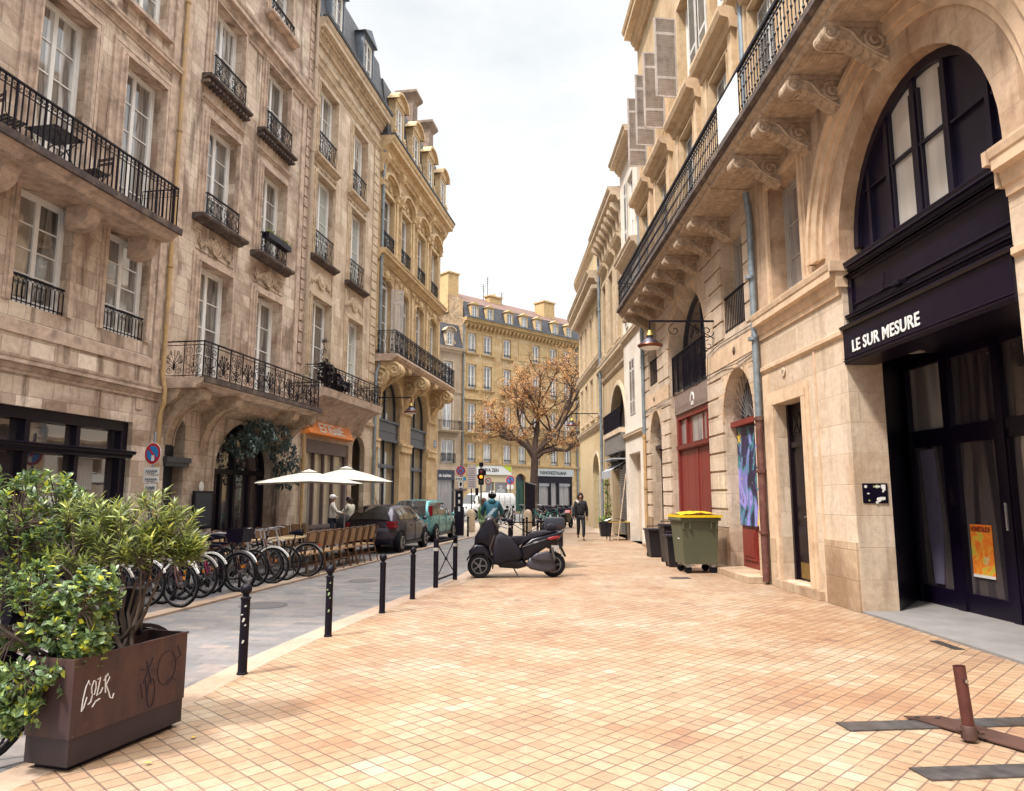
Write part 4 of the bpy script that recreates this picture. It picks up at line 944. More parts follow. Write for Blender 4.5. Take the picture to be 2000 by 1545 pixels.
# ---- rusticated house with the red double door
R2 = right_building('rusticated stone house with tall oxblood double door between two arched doorways', 0)
CUR = R2
rd = op(18.1, 22.05, 0, 7.55, 1.85, .5); md = op(23.2, 25.2, .12, 4.55, 1.15, .45); sd_ = op(15.3, 16.95, .1, 4.55, 1.0, .45)
w2 = op(23.45, 24.95, 5.48, 7.75, d=.4); w3 = op(15.25, 16.6, 5.48, 7.75, d=.4)
up = [(14.85, 16.1), (17.55, 18.8), (20.5, 21.8), (23.35, 24.65)]
u2 = [op(a, b, 8.52, 11.9, d=.3) for a, b in up]; u3 = [op(a, b, 13.1, 16.0, d=.3) for a, b in up]
wall(R2, 14.62, 25.6, 0, 8.3, [rd, md, sd_, w2, w3], 'stoneR2', 'lower_wall'); wall(R2, 14.62, 25.6, 8.3, 19.3, u2+u3, 'stoneU', 'upper_wall')
mb = MB(); rusticate(mb, 14.64, 25.5, 1.0, 7.9, [rd, md, sd_, w2, w3])
mb.build('rusticated_facing', 'stoneR2', R2)
mb = MB()
mb.box(14.64, 18.08, -.06, .001, 4.72, 5.16); mb.box(22.07, 25.5, -.06, .001, 4.72, 5.16)
for o in (rd, md, sd_):
    r = (o['x1']-o['x0'])/2; n = 11 if r > 1.2 else 9
    for k in range(n):
        a0, a1 = PI*k/n+.012, PI*(k+1)/n-.012
        mb.arc_ring((o['x0']+o['x1'])/2, o['zs'], r+.003, r+(.62 if r > 1.2 else .4), -.045, .0, 3, o['rz']/r, a0, a1)
mb.build('moulding', 'trimR', CUR); mb = MB()
for o in u2:
    surround(mb, o, .22, .07, 3); a, b = o['x0']-.5, o['x1']+.5
    mb.box(a+.05, a+.32, -.12, .002, 8.5, 12.3); mb.box(b-.32, b-.05, -.12, .002, 8.5, 12.3)
    mb.prism_x([(.002, 12.15), (-.16, 12.2), (-.2, 12.4), (-.38, 12.45), (-.43, 12.58), (-.43, 12.66), (.002, 12.75)], a-.05, b+.05)
for o in u3: surround(mb, o, .2, .07, 2)
mb.prism_x(cornice_prof(.2, .3, 13.0), 14.64, 25.59); mb.prism_x(cornice_prof(.6, .8, 19.4), 14.64, 25.59)
mb.build('upper_moulding', 'trimU', R2)
for x in (24.2, 16.1): mb = MB(); mb.lathe([(.10, -.06), (.07, -.05), (.05, -.08)], (x, 0, 4.94), 12, 'y'); mb.build('tie_anchor', 'rust', R2)
for a, b in ((14.64, 15.28), (16.97, 18.08), (22.07, 23.18), (25.22, 25.5)): mb = MB(); mb.box(a, b, -.07, .001, 0, .98); mb.build('plinth', 'plinth', R2)
mb = MB(); mb.box(22.9, 25.5, -.42, .29, 0, .127); mb.build('door_step', 'plinth', R2); mb = MB(); mb.box(14.7, 17.4, -.30, .29, 0, .107); mb.build('door_step', 'plinth', R2)
rdo = MB(); a, b = rd['x0'], rd['x1']
rdo.box(a, b, .26, .49, 0, 4.15); rdo.box(a, a+.16, .16, .259, 0, 4.15); rdo.box(b-.16, b, .16, .259, 0, 4.15); rdo.box(a+.16, b-.16, .17, .259, 4.0, 4.15); rdo.prism_x([(.26, 3.05), (.12, 3.1), (.10, 3.2), (.26, 3.22)], a+.1, b-.1)
for x in (a+.9, b-.9-.1): rdo.box(x, x+.1, .20, .259, 3.22, 4.0)
for k in range(5): x = a+.2+k*(b-a-.4)/5; rdo.box(x+.012, x+(b-a-.4)/5-.012, .225, .2595, .25, 3.04)
rdo.box((a+b)/2-.06, (a+b)/2+.06, .20, .224, .1, 3.04)
rdd = rdo.build('double_door', 'red_wood', R2)
for k in (0, 1, 2): g = MB(); x0 = a+.2+k*1.19; g.quad((x0+.05, .252, 3.26), (x0+(.65 if k != 1 else 1.05), .252, 3.26), (x0+(.65 if k != 1 else 1.05), .252, 3.96), (x0+.05, .252, 3.96)); g.build('pane', 'glass_grey', rdd)
pn = MB(); pn.box(a, b, .12, .45, 4.16, 4.78); pno = pn.build('lintel_panel', paint('grey_brown_panel', (.26, .19, .16), .7, vary=.3), R2)
w_ = MB(); cxx = (a+b)/2; w_.arc_ring(cxx, 4.38, .0+.14, .2, .10, .119, 12, 1.2); w_.box(cxx-.12, cxx+.12, .105, .119, 4.25, 4.36); w_.build('painted_emblem', 'wht', pno)
W_ = casement(R2, dict(rd, z0=4.8, d=.5), 2, 4, 'navy', 'glass_shop', .1)
mb = MB(); rail_run(mb, a+.03, b-.03, 4.8, 5.95, 'bars', .08); 
for k in range(5): mb.tube(spiral(cxx+.6+(k-2)*.16, 6.15+.1*(2-abs(k-2)), .13, PI/2*k, 1.2, .08), .012, 4)
mb.build('window_guard', 'iron', W_)
for o in (w2, w3):
    W_ = casement(R2, o, 2, 2, 'frame_g', 'glass_grey'); mb = MB(); rail_run(mb, o['x0'], o['x1'], 5.5, 6.35, 'guardbars', .03); mb.build('window_guard', 'iron', W_)
for o, nm, mm in ((md, 'painted_door', 'red_wood'), (sd_, 'side_door', 'wood_black')):
    a, b = o['x0'], o['x1']; cxx = (a+b)/2; f = MB()
    f.box(a, b, .30, .44, .12, 3.36); f.box(a-.03, b+.0, .12, .44, 3.30, 3.42)
    for k in range(2):
        x0 = a+.12+k*(b-a)/2; x1 = x0+(b-a)/2-.2
        f.box(x0, x1, .27, .2995, .3, .98); f.box(x0+.08, x1-.08, .255, .2695, .38, .9)
    fo_ = f.build(nm, mm, R2)
    gr = MB(); gr.arc_ring(cxx, o['zs'], .10, .125, .2, .22, 12, 1.1); gr.arc_ring(cxx, o['zs'], .28, .30, .2, .22, 12, 1.1)
    for k in range(15): q = PI*(k+.5)/15; gr.tube([(cxx+.1*math.cos(q), .21, o['zs']+.11*math.sin(q)), (cxx+(b-a)/2*math.cos(q), .21, o['zs']+o['rz']*.98*math.sin(q))], .011, 4)
    gr.build('fanlight_grille', 'alu', fo_)
    g = MB(); g.quad((a, .4, 3.3), (b, .4, 3.3), (b, .4, 4.55), (a, .4, 4.55)); g.build('pane', 'black', fo_)
N = NT('painted_night_sky'); x, y, z = N.sep(N.coord())
st_ = N.noise(N.coord(), 26, 0); nb_ = N.noise(N.comb(N.math('MULTIPLY', x, 1.8), z, 0.), 1.25, 3, .5, .9)
c = N.ramp(nb_, [(.36, (.010, .008, .03)), (.47, (.03, .02, .08)), (.51, (.03, .22, .24)), (.56, (.16, .13, .42)), (.63, (.30, .27, .68)), (.74, (.05, .04, .14))])
c = N.mix(N.ramp(st_, [(.80, 0.), (.83, 1.)]), c, (.8, .8, .8)); N.set(Base_Color=c, Roughness=.5)
mu = MB(); mu.box(md['x0']+.06, md['x1']-.02, .24, .2545, 1.06, 3.28); muo = mu.build('mural_board', N.m, R2)
q = MB()
for (px, pz, r_) in ((23.42, 3.05, .17), (24.9, 2.9, .04), (23.5, 2.1, .03)):
    pts = []
    for k in range(10): rr = r_ if k % 2 == 0 else r_*.4; aa = PI/2+2*PI*k/10; pts.append((px+rr*math.cos(aa), pz+rr*math.sin(aa)))
    q.prism_y(pts, .232, .239)
q.prism_y([(24.35, 1.08), (24.6, 1.08), (24.7, 1.5), (24.45, 1.42)], .232, .239); q.prism_y([(24.85, 1.08), (25.1, 1.08), (25.02, 1.4), (24.9, 1.45)], .232, .239)
q.build('painted_star', paint('yellow_mural_paint', (.7, .5, .05), .5), muo)
for o in u2:
    W_ = casement(R2, o, 4); louvre(R2, o['x0']+.03, o['x0']+.62, 8.6, 11.8, .10, 'shutter_w'); louvre(R2, o['x1']-.62, o['x1']-.03, 8.6, 11.8, .10, 'shutter_w')
for i, o in enumerate(u3):
    casement(R2, o, 3)
    if i < 3: 
        if i: louvre(R2, 0, .68, 13.4, 15.95, -.02, 'shutter_g', open_ang=-PI/2+.10, hinge=o['x0']-.3)
        if i < 2: louvre(R2, 0, .68, 13.3, 15.9, -.02, 'shutter_g', open_ang=-PI/2+.05, hinge=o['x1']-.2)
        else: louvre(R2, o['x1']+.02, o['x1']+.66, 12.95, 16.0, -.1, 'shutter_w')
    else: louvre(R2, o['x0']-.66, o['x0']-.02, 12.95, 16.0, -.1, 'shutter_w'); louvre(R2, o['x1']+.02, o['x1']+.66, 12.95, 16.0, -.1, 'shutter_w')
m = MB(); m.tube([(14.7+k*1.08, -.07-.02*(k % 2), 4.66+.05*math.sin(k*1.9)+.06*(k == 5)) for k in range(11)], .009, 4); m.tube([(22.2, -.08, 4.6), (22.3, -.09, 5.2), (23.2, -.08, 5.3), (25.4, -.08, 5.25)], .008, 4); m.build('wall_cable', 'iron', R2)
drainpipe(R2, [(14.6, -.1, 12), (14.6, -.1, 3.9)], .07, 'pipe_blue', collars=(9, 6.3)); drainpipe(R2, [(14.6, -.1, 3.9), (14.6, -.1, 0)], .065, 'pipe_tan', collars=(3.8, 2.0))
shift(R2, 14.62)

# ---- narrow white house
R3 = right_building('narrow white rendered house with one closed grey louvred shutter above a cream ground floor', 0, off=.12)
wa = op(12.2, 13.2, 4.8, 7.0, d=.15); wb = op(12.6, 13.7, 11.6, 14.3, d=.2); wc = op(12.2, 13.2, 8.4, 10.6, d=.2); al = op(11.7, 13.9, 0, 3.35, d=.35)
wall(R3, 11.0, 14.5, 0, 15.6, [wa, wb, wc, al], 'white')
for p_, h_, z_ in ((.12, .25, 4.15), (.15, .3, 8.1), (.5, .5, 15.7), (.35, .4, 11.3)): mb = MB(); mb.prism_x(cornice_prof(p_, h_, z_), 11.02, 14.5); mb.build('moulding', 'trimR2', R3)
al_ = MB(); al_.box(11.7, 13.9, .34, .4, 0, 3.35); al_.build('alcove_back', paint('cream_render', (.62, .5, .38), .8), R3)
louvre(R3, 12.22, 12.7, 4.82, 6.98, .0, 'shutter_g'); louvre(R3, 12.7, 13.18, 4.82, 6.98, .0, 'shutter_g')
for o in (wb, wc): casement(R3, o, 3); louvre(R3, o['x0']-.5, o['x0']-.02, o['z0'], o['z1'], -.04, 'shutter_w')
shift(R3, 11.0)

# ---- house with arch, glass balcony and roller shutter
R4 = right_building('sandy stone house with bracketed cornice, tall arch and grey roller shutter', 0)
a4 = op(6.9, 10.7, 0, 6.55, 1.9, .45); s4 = op(5.2, 6.2, 0, 4.9, d=.4)
q2 = [op(a, a+1.15, 8.35, 12.0, d=.35) for a in (5.15, 7.15, 9.2)]; q3 = []
wall(R4, 4.55, 11.0, 0, 14.7, [a4, s4]+q2, 'stone4')
mb = MB(); mb.prism_x(cornice_prof(.65, .75, 14.8), 4.58, 10.98); mb.prism_x(cornice_prof(.28, .55, 8.15), 4.58, 10.98); mb.prism_x(cornice_prof(.12, .2, 7.4), 4.58, 10.98)
for k in range(8): x = 4.9+k*.82; mb.prism_x([(.002, 14.2), (-.5, 14.2), (-.5, 14.0), (-.15, 13.75), (-.1, 13.3), (.002, 13.2)], x-.11, x+.11)
for o in q2: surround(mb, o, .16, .07, 2); mb.prism_x(cornice_prof(.28, .3, 12.9), o['x0']-.25, o['x1']+.25); sill(mb, o['x0']-.2, o['x1']+.2, 8.42, .2, .1)
surround(mb, a4, .22, .07, 2)
mb.build('moulding', 'trimR2', R4)
for o in q2: casement(R4, o, 3)
casement(R4, dict(a4, z0=4.5, d=.45), 2, 3, 'navy', 'glass_shop', .09)
b4_ = MB(); b4_.box(6.6, 11.0, -.35, .1, 4.30, 4.5); b4o = b4_.build('balcony', 'trimR2', R4)
m = MB(); m.box(6.7, 10.8, -.33, -.30, 4.5, 5.3); rail_run(m, 6.65, 10.9, 4.5, 5.35, 'bars', -.33); m.build('balcony_railing', 'iron', b4o)
f = MB(); f.box(6.7, 11.0, -.3, .1, 3.55, 4.29); f.build('shop_fascia', paint('weathered_grey_fascia', (.2, .18, .165), .6, vary=.5), R4)
rs = MB()
for k in range(30): z = .1+k*.1; rs.prism_x([(.3, z), (.24, z+.02), (.24, z+.08), (.3, z+.1)], 7.3, 10.7)
rs.build('roller_shutter', 'alu', R4)
aw = MB(); aw.add([(8.6, -.75, 2.75), (11.0, -.75, 2.75), (11.0, .0, 3.2), (8.6, 0, 3.2), (8.6, -.75, 2.45), (11.0, -.75, 2.45)], [(0, 1, 2, 3), (0, 4, 5, 1)]); aw.box(8.6, 11.0, -.7, .0, 3.2, 3.25); aw.build('awning', paint('faded_grey_awning', (.4, .42, .44), .7), R4)
vi = MB(); vr = random.Random(4)
for k in range(160):
    p = Vector((vr.uniform(7.8, 10.9), vr.uniform(-.35, .0), vr.uniform(2.9, 3.6))); q_ = Vector((vr.uniform(-1, 1), vr.uniform(-1, 1), vr.uniform(-1, 1)))*.12; t_ = Vector((vr.uniform(-1, 1), vr.uniform(-1, 1), vr.uniform(-1, 1)))*.08
    vi.add([tuple(p), tuple(p+q_), tuple(p+q_+t_), tuple(p+t_)], [(0, 1, 2, 3)])
vi.build('awning_vine', paint('dark_vine_leaf', (.03, .03, .02), .7), R4)
drainpipe(R4, [(4.7, -.15, 14), (4.7, -.15, 0)], .075, 'pipe_blue', collars=(11, 7.6, 4.2))
shift(R4, 4.55)

# ---- curved corner house
R5 = right_building('yellow stone corner house curving away with deep denticulated cornice and arched shop door', 0)
w5 = [op(a, a+1.1, 9.0, 11.6, d=.3) for a in (-4.2, -2.0, .2, 2.6)]; w6 = [op(a, a+1.1, 5.9, 8.1, d=.3) for a in (-4.2, -2.0, .2, 2.6)]; a5 = op(.6, 3.0, 0, 3.95, 1.2, .35)
wall(R5, -5.0, 4.5, 0, 15.4, w5+w6+[a5], 'stone5', depth=6)
path = [(4.48, 0)]+[(-5.0+(-5.5)*math.sin(PI/2*k/10), 5.5-5.5*math.cos(PI/2*k/10)) for k in range(11)]
def sweep(mb, path, prof):
    n = len(prof); vs = []
    for i, (x, y) in enumerate(path):
        a = Vector(path[max(0, i-1)]); b = Vector(path[min(len(path)-1, i+1)]); t = (b-a).normalized(); nrm = Vector((t.y, -t.x))
        if nrm.y > 0 and i < 2: nrm = -nrm
        nrm = Vector((-t.y, t.x)) if Vector((-t.y, t.x)).dot(Vector((x, y))-Vector((-5., 5.5)))*1. > 0 or i < 2 else Vector((t.y, -t.x))
        if i < 2: nrm = Vector((0, -1))
        for off, z in prof: vs.append((x+nrm.x*off, y+nrm.y*off, z))
    fs = [(i*n+k, i*n+(k+1) % n, (i+1)*n+(k+1) % n, (i+1)*n+k) for i in range(len(path)-1) for k in range(n)]
    mb.add(vs, fs+[tuple(range(n)), tuple((len(path)-1)*n+k for k in range(n))])
m = MB(); sweep(m, path[1:], [(0, 0), (0, 15.4), (-.3, 15.4), (-.3, 0)]); m.build('curved_wall', 'stone5', R5)
m = MB()
for p, h, z in ((.75, .8, 13.2), (.22, .4, 8.9), (.2, .3, 5.5), (.3, .4, 15.5)): sweep(m, path, [(-y, zz) for y, zz in cornice_prof(p, h, z)])
for k in range(40): x = -5+k*.24; m.box(x, x+.12, -.5, .001, 12.25, 12.45)
for o in w5+w6: surround(m, o, .15, .06, 2); m.box(o['x0']-.2, o['x1']+.2, -.12, .002, o['z0']-.1, o['z0'])
surround(m, a5, .15, .04, 1); m.build('moulding', 'trimR2', R5)
for o in w5+w6: casement(R5, o, 3)
casement(R5, a5, 2, 2, paint('pale_green_door_paint', (.38, .46, .38), .5), 'glass_grey', .12)
mb = MB(); mb.box(-5.3, 4.4, 1.0, 6, 15.4, 16.6); mb.build('roof', 'zinc', R5)
shift(R5, 0)
# ================================================================ square at the end of the street
EA = math.atan2(12., 13.1)
Eb = thing('stone_building', 'long ochre apartment house closing the street, slate attic with seven dormers and shops below', 'building', (-5.1, 72, 0), EA)
EX = [.75, 2.88, 5.65, 7.85, 10.0, 12.8, 15.0]
e3 = [op(x, x+1.1, 16.45, 18.55, d=.25) for i, x in enumerate(EX) if i != 3]; e2 = [op(x, x+1.1, 12.7, 15.25, d=.25) for i, x in enumerate(EX) if i != 3]
e1 = [op(x, x+1.1, 8.2, 11.2, d=.25) for x in EX]; e0 = [op(x, x+1.1, 5.15, 7.1, d=.25) for x in EX]
sh = [op(.9, 6.6, 0, 4.2, d=.3), op(7.4, 8.9, .1, 4.15, .75, .35), op(10.7, 16.3, 0, 4.0, d=.3)]
ex = [op(x, x+1.1, z, z+2.2, d=.25) for x in (18.6, 20.8) for z in (5.2, 8.9, 12.8, 16.3)]
wall(Eb, 0, 24, 0, 19.2, e3+e2+e1+e0+sh+ex, 'stoneE', depth=10)
mb = MB()
for o in e3+e2+e1+e0: surround(mb, o, .18, .06, 2)
for o in e3+e2: sill(mb, o['x0']-.35, o['x1']+.35, o['z0']-.02, .22, .14)
mb.box(7.85, 8.95, -.05, .002, 16.4, 18.5); mb.box(7.85, 8.95, -.05, .002, 12.7, 15.2)
mb.prism_x(cornice_prof(.75, .7, 19.95), 0, 24); mb.prism_x(cornice_prof(.2, .3, 5.05), 0, 24)
for k in range(44): x = .3+k*.55; mb.prism_x([(.002, 19.4), (-.45, 19.4), (-.4, 19.15), (-.12, 18.95), (.002, 18.9)], x-.1, x+.1)
for x in EX: mb.prism_y([(x-.5, 11.55), (x+1.6, 11.55), (x+1.6, 11.68), (x+.55, 12.2), (x-.5, 11.68)], -.25, .001)
mb.box(17.4, 17.75, -.08, .002, 0, 19.2); surround(mb, sh[1], .22, .06, 1)
mb.build('moulding', 'trimE', Eb)
for o in e3+e2+e1+e0+ex:
    W_ = casement(Eb, o, 2, 2, 'frame_w', 'glass', .1)
    if o in e3+e2+e0: m = MB(); rail_run(m, o['x0'], o['x1'], o['z0'], o['z0']+.4, 'guardbars', .1); m.build('window_guard', 'iron', W_)
balcony(Eb, .2, 17.3, 8.15, .8, .25, .95, 'bars', 'trimE'); 
sm = MB(); sm.box(5.3, 7.1, -.7, 0, 12.35, 12.55); smo = sm.build('balcony', 'trimE', Eb); m = MB(); rail_run(m, 5.35, 7.05, 12.55, 13.4, 'bars', -.65); m.build('balcony_railing', 'iron', smo)
mansard(Eb, .1, 24, 20.0, 1.75, .3, -.35, top=.01)
mb = MB(); mb.add([(0, .2, 21.8), (24, .2, 21.8), (24, 5.2, 24.3), (0, 5.2, 24.3), (24, 10, 21.8), (0, 10, 21.8)], [(0, 1, 2, 3), (3, 2, 4, 5)]); mb.build('tiled_roof', 'tile_roof', Eb)
for i, x in enumerate((1.3, 3.4, 6.2, 8.4, 10.55, 13.3, 15.55)): dormer(Eb, x, .75, 20.05, 1.45, -.42, mat='trimE', ped='tri')
mb = MB(); mb.box(0, 24, -.85, -.4, 19.96, 20.1); mb.build('gutter', 'zinc', Eb)
mb = MB(); mb.add([(-.02, -.1, 0), (-.02, 10, 0), (-.02, 10, 21.8), (-.02, 5.2, 24.4), (-.02, -.1, 21.9)], [(0, 1, 2, 3, 4)]); mb.build('gable_wall', 'rubble', Eb)
for x, y, w, d_, z1 in ((.55, 4.0, .7, 3.4, 25.3), (15.4, 3.4, .9, 1.6, 24.9), (7.9, 4.3, .9, .8, 24.4)):
    c_ = MB(); c_.box(x-w, x+w, y-d_/2, y+d_/2, 21, z1); c_.box(x-w-.12, x+w+.12, y-d_/2-.12, y+d_/2+.12, z1, z1+.15)
    for k in range(3): c_.lathe([(.12, z1+.15), (.1, z1+.45)], (x, y-d_/3+k*d_/3, 0), 8)
    c_.build('chimney', 'trimE', Eb)
for x, h in ((6.6, 2.2), (7.2, 3.2), (9.4, 1.8)):
    t = MB(); t.tube([(x, 4.5, 23.5), (x, 4.5, 23.6+h)], .03, 4)
    for k in range(4): t.tube([(x-.4+.05*k, 4.5, 23.6+h-.25*k), (x+.4-.05*k, 4.5, 23.6+h-.25*k)], .018, 4)
    t.build('antenna', 'iron', Eb)
drainpipe(Eb, [(.12, -.14, 19.3), (.12, -.14, 0)], .08, 'pipe_blue'); drainpipe(Eb, [(17.1, -.14, 19.3), (17.1, -.14, 0)], .08, 'pipe_blue')
# shop with white and green sign
cream = paint('cream_shop_front', (.72, .58, .36), .6, vary=.1)
f = MB(); f.box(.9, 6.6, .06, .28, 3.2, 4.2); f.box(.9, 3.3, .05, .28, 0, 3.2); f.box(6.35, 6.6, .05, .28, 0, 3.2); f.box(3.3, 6.35, .1, .28, 0, .6); f.box(4.45, 4.6, .08, .28, .6, 3.2); fo = f.build('shopfront', cream, Eb)
g = MB(); g.quad((3.3, .2, .6), (6.35, .2, .6), (6.35, .2, 3.2), (3.3, .2, 3.2)); g.build('pane', 'glass_shop', fo)
tx = MB()
for k, w in enumerate((.5, .4, 1.0, 1.2)): tx.box(5.5-w/2, 5.5+w/2, .19, .198, 2.75-k*.2, 2.82-k*.2)
tx.build('lettering', 'wht', fo)
s_ = MB(); s_.box(.8, 6.75, -.12, .05, 3.95, 4.95); sg = s_.build('shop_sign', 'wht', Eb)
t = MB(); t.prism_y([(.82, 4.93), (2.4, 4.93), (.82, 4.0)], -.135, -.121); t.prism_y([(5.3, 4.93), (6.7, 4.93), (6.7, 4.2)], -.135, -.121); t.build('green_corner', paint('lime_sign_green', (.52, .62, .03), .5, vary=.05), sg)
text_mesh('lettering', 'VIVA ZEN', .5, 'black', sg, (2.75, -.13, 4.25), bold=.01)
d = MB(); d.box(7.42, 8.88, .22, .34, .1, 3.4); d.box(8.12, 8.18, .18, .219, .1, 2.6)
for x in (7.55, 8.25): d.box(x, x+.5, .19, .2195, .3, 1.1); d.box(x, x+.5, .19, .2195, 1.3, 2.5)
d.build('front_door', paint('bottle_green_door', (.015, .07, .05), .45), Eb)
d = MB(); d.quad((7.4, .3, 2.7), (8.9, .3, 2.7), (8.9, .3, 4.15), (7.4, .3, 4.15)); d.build('fanlight', 'navy', Eb)
f = MB(); f.box(10.7, 16.3, .0, .28, 3.2, 3.95); f.box(10.7, 10.95, .0, .28, 0, 3.2); f.box(16.05, 16.3, .0, .28, 0, 3.2); f.box(12.6, 12.9, .05, .28, 0, 3.2); f.box(13.9, 14.2, .05, .28, 0, 3.2); f.box(10.9, 12.7, .08, .28, 0, .7); f.box(14.1, 16.1, .08, .28, 0, .7)
fo = f.build('shopfront', 'black', Eb)
g = MB(); g.quad((10.9, .22, .6), (16.1, .22, .6), (16.1, .22, 3.2), (10.9, .22, 3.2)); g.build('pane', 'glass_grey', fo)
bb = MB(); bb.box(10.95, 12.6, .06, .12, 2.85, 3.15); bb.build('awning_band', 'alu', fo); bb = MB(); bb.box(14.2, 16.05, .06, .12, 2.85, 3.15); bb.build('awning_band', 'alu', fo)
s_ = MB(); s_.box(10.6, 16.4, -.14, -.001, 3.95, 4.75); sg = s_.build('shop_sign', paint('pale_grey_sign', (.5, .52, .52), .5, vary=.1), Eb)
text_mesh('lettering', 'FASHIONEZITALIANA', .52, 'black', sg, (10.95, -.15, 4.15), sx=.84, bold=.008)
shift(Eb, 0)
Fb = thing('stone_building', 'small pinkish house with arched first-floor window and dark mansard left of the ochre building', 'building', (-5.1, 72, 0), EA)
fa = [op(-4.6, -3.6, 12.4, 15.2, d=.25), op(-2.3, -1.2, 12.4, 15.2, d=.25), op(-4.6, -3.5, 8.3, 11.6, .55, .25), op(-2.4, -1.2, 8.3, 11.9, .6, .25), op(-2.5, -.9, 5.0, 7.3, d=.25), op(-4.9, -3.5, 5.0, 7.3, d=.25), op(-3.1, -.8, 0, 4.3, d=.3)]
wall(Fb, -9, -.04, 0, 16.3, fa, 'stoneF', depth=6)
mb = MB()
for o in fa[:6]: surround(mb, o, .18, .05, 2)
mb.prism_x(cornice_prof(.5, .5, 16.6), -9, -.05); mb.prism_x(cornice_prof(.15, .25, 12.2), -9, -.05); mb.build('moulding', 'trimC', Fb)
for o in fa[:6]: W_ = casement(Fb, o, 2, 2, fw=.1)
balcony(Fb, -9, -.4, 8.2, .7, .2, .95, 'bars', 'trimC')
m = MB(); rail_run(m, -2.6, -.8, 5.0, 5.95, 'dense', -.1); m.build('window_guard', 'iron', Fb)
mansard(Fb, -9, -.05, 16.62, 2.6, .3, -.2)
for x in (-1.8, -4.4): dormer(Fb, x, .7, 16.75, 1.5, -.3, mat='trimC', ped='seg')
f = MB(); f.box(-3.1, -.8, .0, .28, 3.3, 4.3); f.box(-3.1, -2.95, .1, .28, 0, 3.3); f.box(-.95, -.8, .1, .28, 0, 3.3); fo = f.build('shopfront', 'navy', Fb)
g = MB(); g.quad((-3, .2, 0), (-.9, .2, 0), (-.9, .2, 3.3), (-3, .2, 3.3)); g.build('pane', 'glass_grey', fo)
text_mesh('lettering', 'dn habitat', .42, 'wht', fo, (-2.75, -.015, 3.62), sx=.9, bold=.008)

# ================================================================ ground
def sheet(name, poly, z, mat, thick=0.):
    mb = MB()
    if thick: mb.prism_z(poly, z-thick, z)
    else: mb.add([(x, y, z) for x, y in poly], [tuple(range(len(poly)))])
    o = mb.build(name, mat); o['kind'] = 'structure'; return o
asphalt = paint('worn_asphalt', (.13, .12, .115), .9, vary=.5, scale=1.2, bump=.2)
road = masonry('street_pavers', [(.17, .16, .165), (.31, .28, .265), (.24, .23, .235), (.38, .31, .275), (.21, .21, .22), (.34, .30, .275)], .36, .18, .006, (.10, .09, .085), off=.5, ground=True, rot=math.atan2(.167, 1)*-1, stain=.35, stain_col=(.7, .68, .66), jw=.6, rough=.75, gtint=(.75, .74, .76), bump=.25)
tiles = masonry('apricot_paving_tiles', [(.30, .19, .135), (.39, .245, .155), (.44, .29, .18), (.47, .325, .205), (.50, .36, .235), (.53, .40, .27), (.56, .45, .33), (.61, .51, .40)], .135, .135, .0065, (.06, .032, .028), off=0, ground=True, rot=math.radians(45), stain=.5, stain_col=(.80, .62, .50), jw=.82, gtint=(1., .82, .64), corr=.62, rough=.62, bump=.3)
kerb = masonry('pale_kerb_stone', [(.50, .35, .245), (.58, .43, .32)], .9, .9, .006, (.3, .2, .14), off=0, ground=True, stain=.4, stain_col=(.75, .66, .58), jw=.6, rough=.8)
plaza = masonry('pale_square_paving', [(.62, .50, .38), (.68, .56, .43)], .8, .5, .008, (.4, .3, .22), ground=True, stain=.4, stain_col=(.8, .72, .65), jw=.5)
sheet('ground', [(-300, -60), (300, -60), (300, 400), (-300, 400)], -.06, asphalt)
pe = [(-4.2, -3), (-3.75, 2.0), (-3.28, 4.2), (-3.02, 5.6), (-2.93, 6.7), (-2.82, 7.83), (-2.48, 9.95), (-2.08, 11.8), (-1.62, 13.7), (-1.23, 15.4), (-.62, 20), (.1, 26.2), (.35, 29), (.4, 34)]
def offs(p, d): return [(x+d, y) for x, y in p]
sheet('road', [(-8, -3), (-8, 8), (-4.45+.0-.75-.0, 10.57), (-3.75, 19.0), (-1.68, 31.5), (.38, 31.5)]+pe[::-1][1:], -.035, road)
ob = sheet('kerb', pe+offs(pe, .30)[::-1], .0, kerb, .05)
pav = sheet('pavement', offs(pe, .302)+[(9, 34), (9, -3)], -.004+.004, tiles, .05)
kl = [(-5.17+.167*(y-10.57), y) for y in (-3, 5, 10.57, 20, 31.5)]
k2 = sheet('kerb', kl+offs(kl, -.26)[::-1], .0, kerb, .05)
sheet('pavement', offs(kl, -.262)+[(-5.8, 34), (-14, -3)], -.002, road, .05)
sheet('square', [(-9, 31.5), (9, 31.5), (9, 48), (-9, 48)], -.012, plaza)
sheet('square_kerb', [(1.6, 34.0), (4.0, 34.0), (5.2, 52), (3.6, 52)], .02, kerb, .05)
sheet('entrance_slab', [(5.16, 11.0), (5.24, 6.2), (7.3, 6.2), (7.3, 12.2), (5.9, 12.2), (5.8, 11.0)], .03, paint('grey_concrete_slab', (.24, .225, .215), .85, vary=.25, scale=3, dirt=(.18, .165, .155)), .06)
for (x, y, r_) in ((-4.0, 11.9, .38), (-3.1, 15.3, .3)):
    m = MB(); m.arc_ring(0, 0, r_-.03, r_, 0, .006, 28, 1, 0, 2*PI); m.lathe([(r_-.04, 0), (r_-.04, .003)], (0, 0, 0), 24, 'y'); o = m.build('manhole_cover', paint('worn_iron_cover', (.13, .12, .12), .6, vary=.4, scale=14)); o.rotation_euler = (-PI/2, 0, 0); o.location = (x, y, -.03)
    tag(o, 'large round cast-iron manhole cover in the grey road' if r_ > .35 else 'smaller round manhole cover further up the grey road', 'manhole cover')
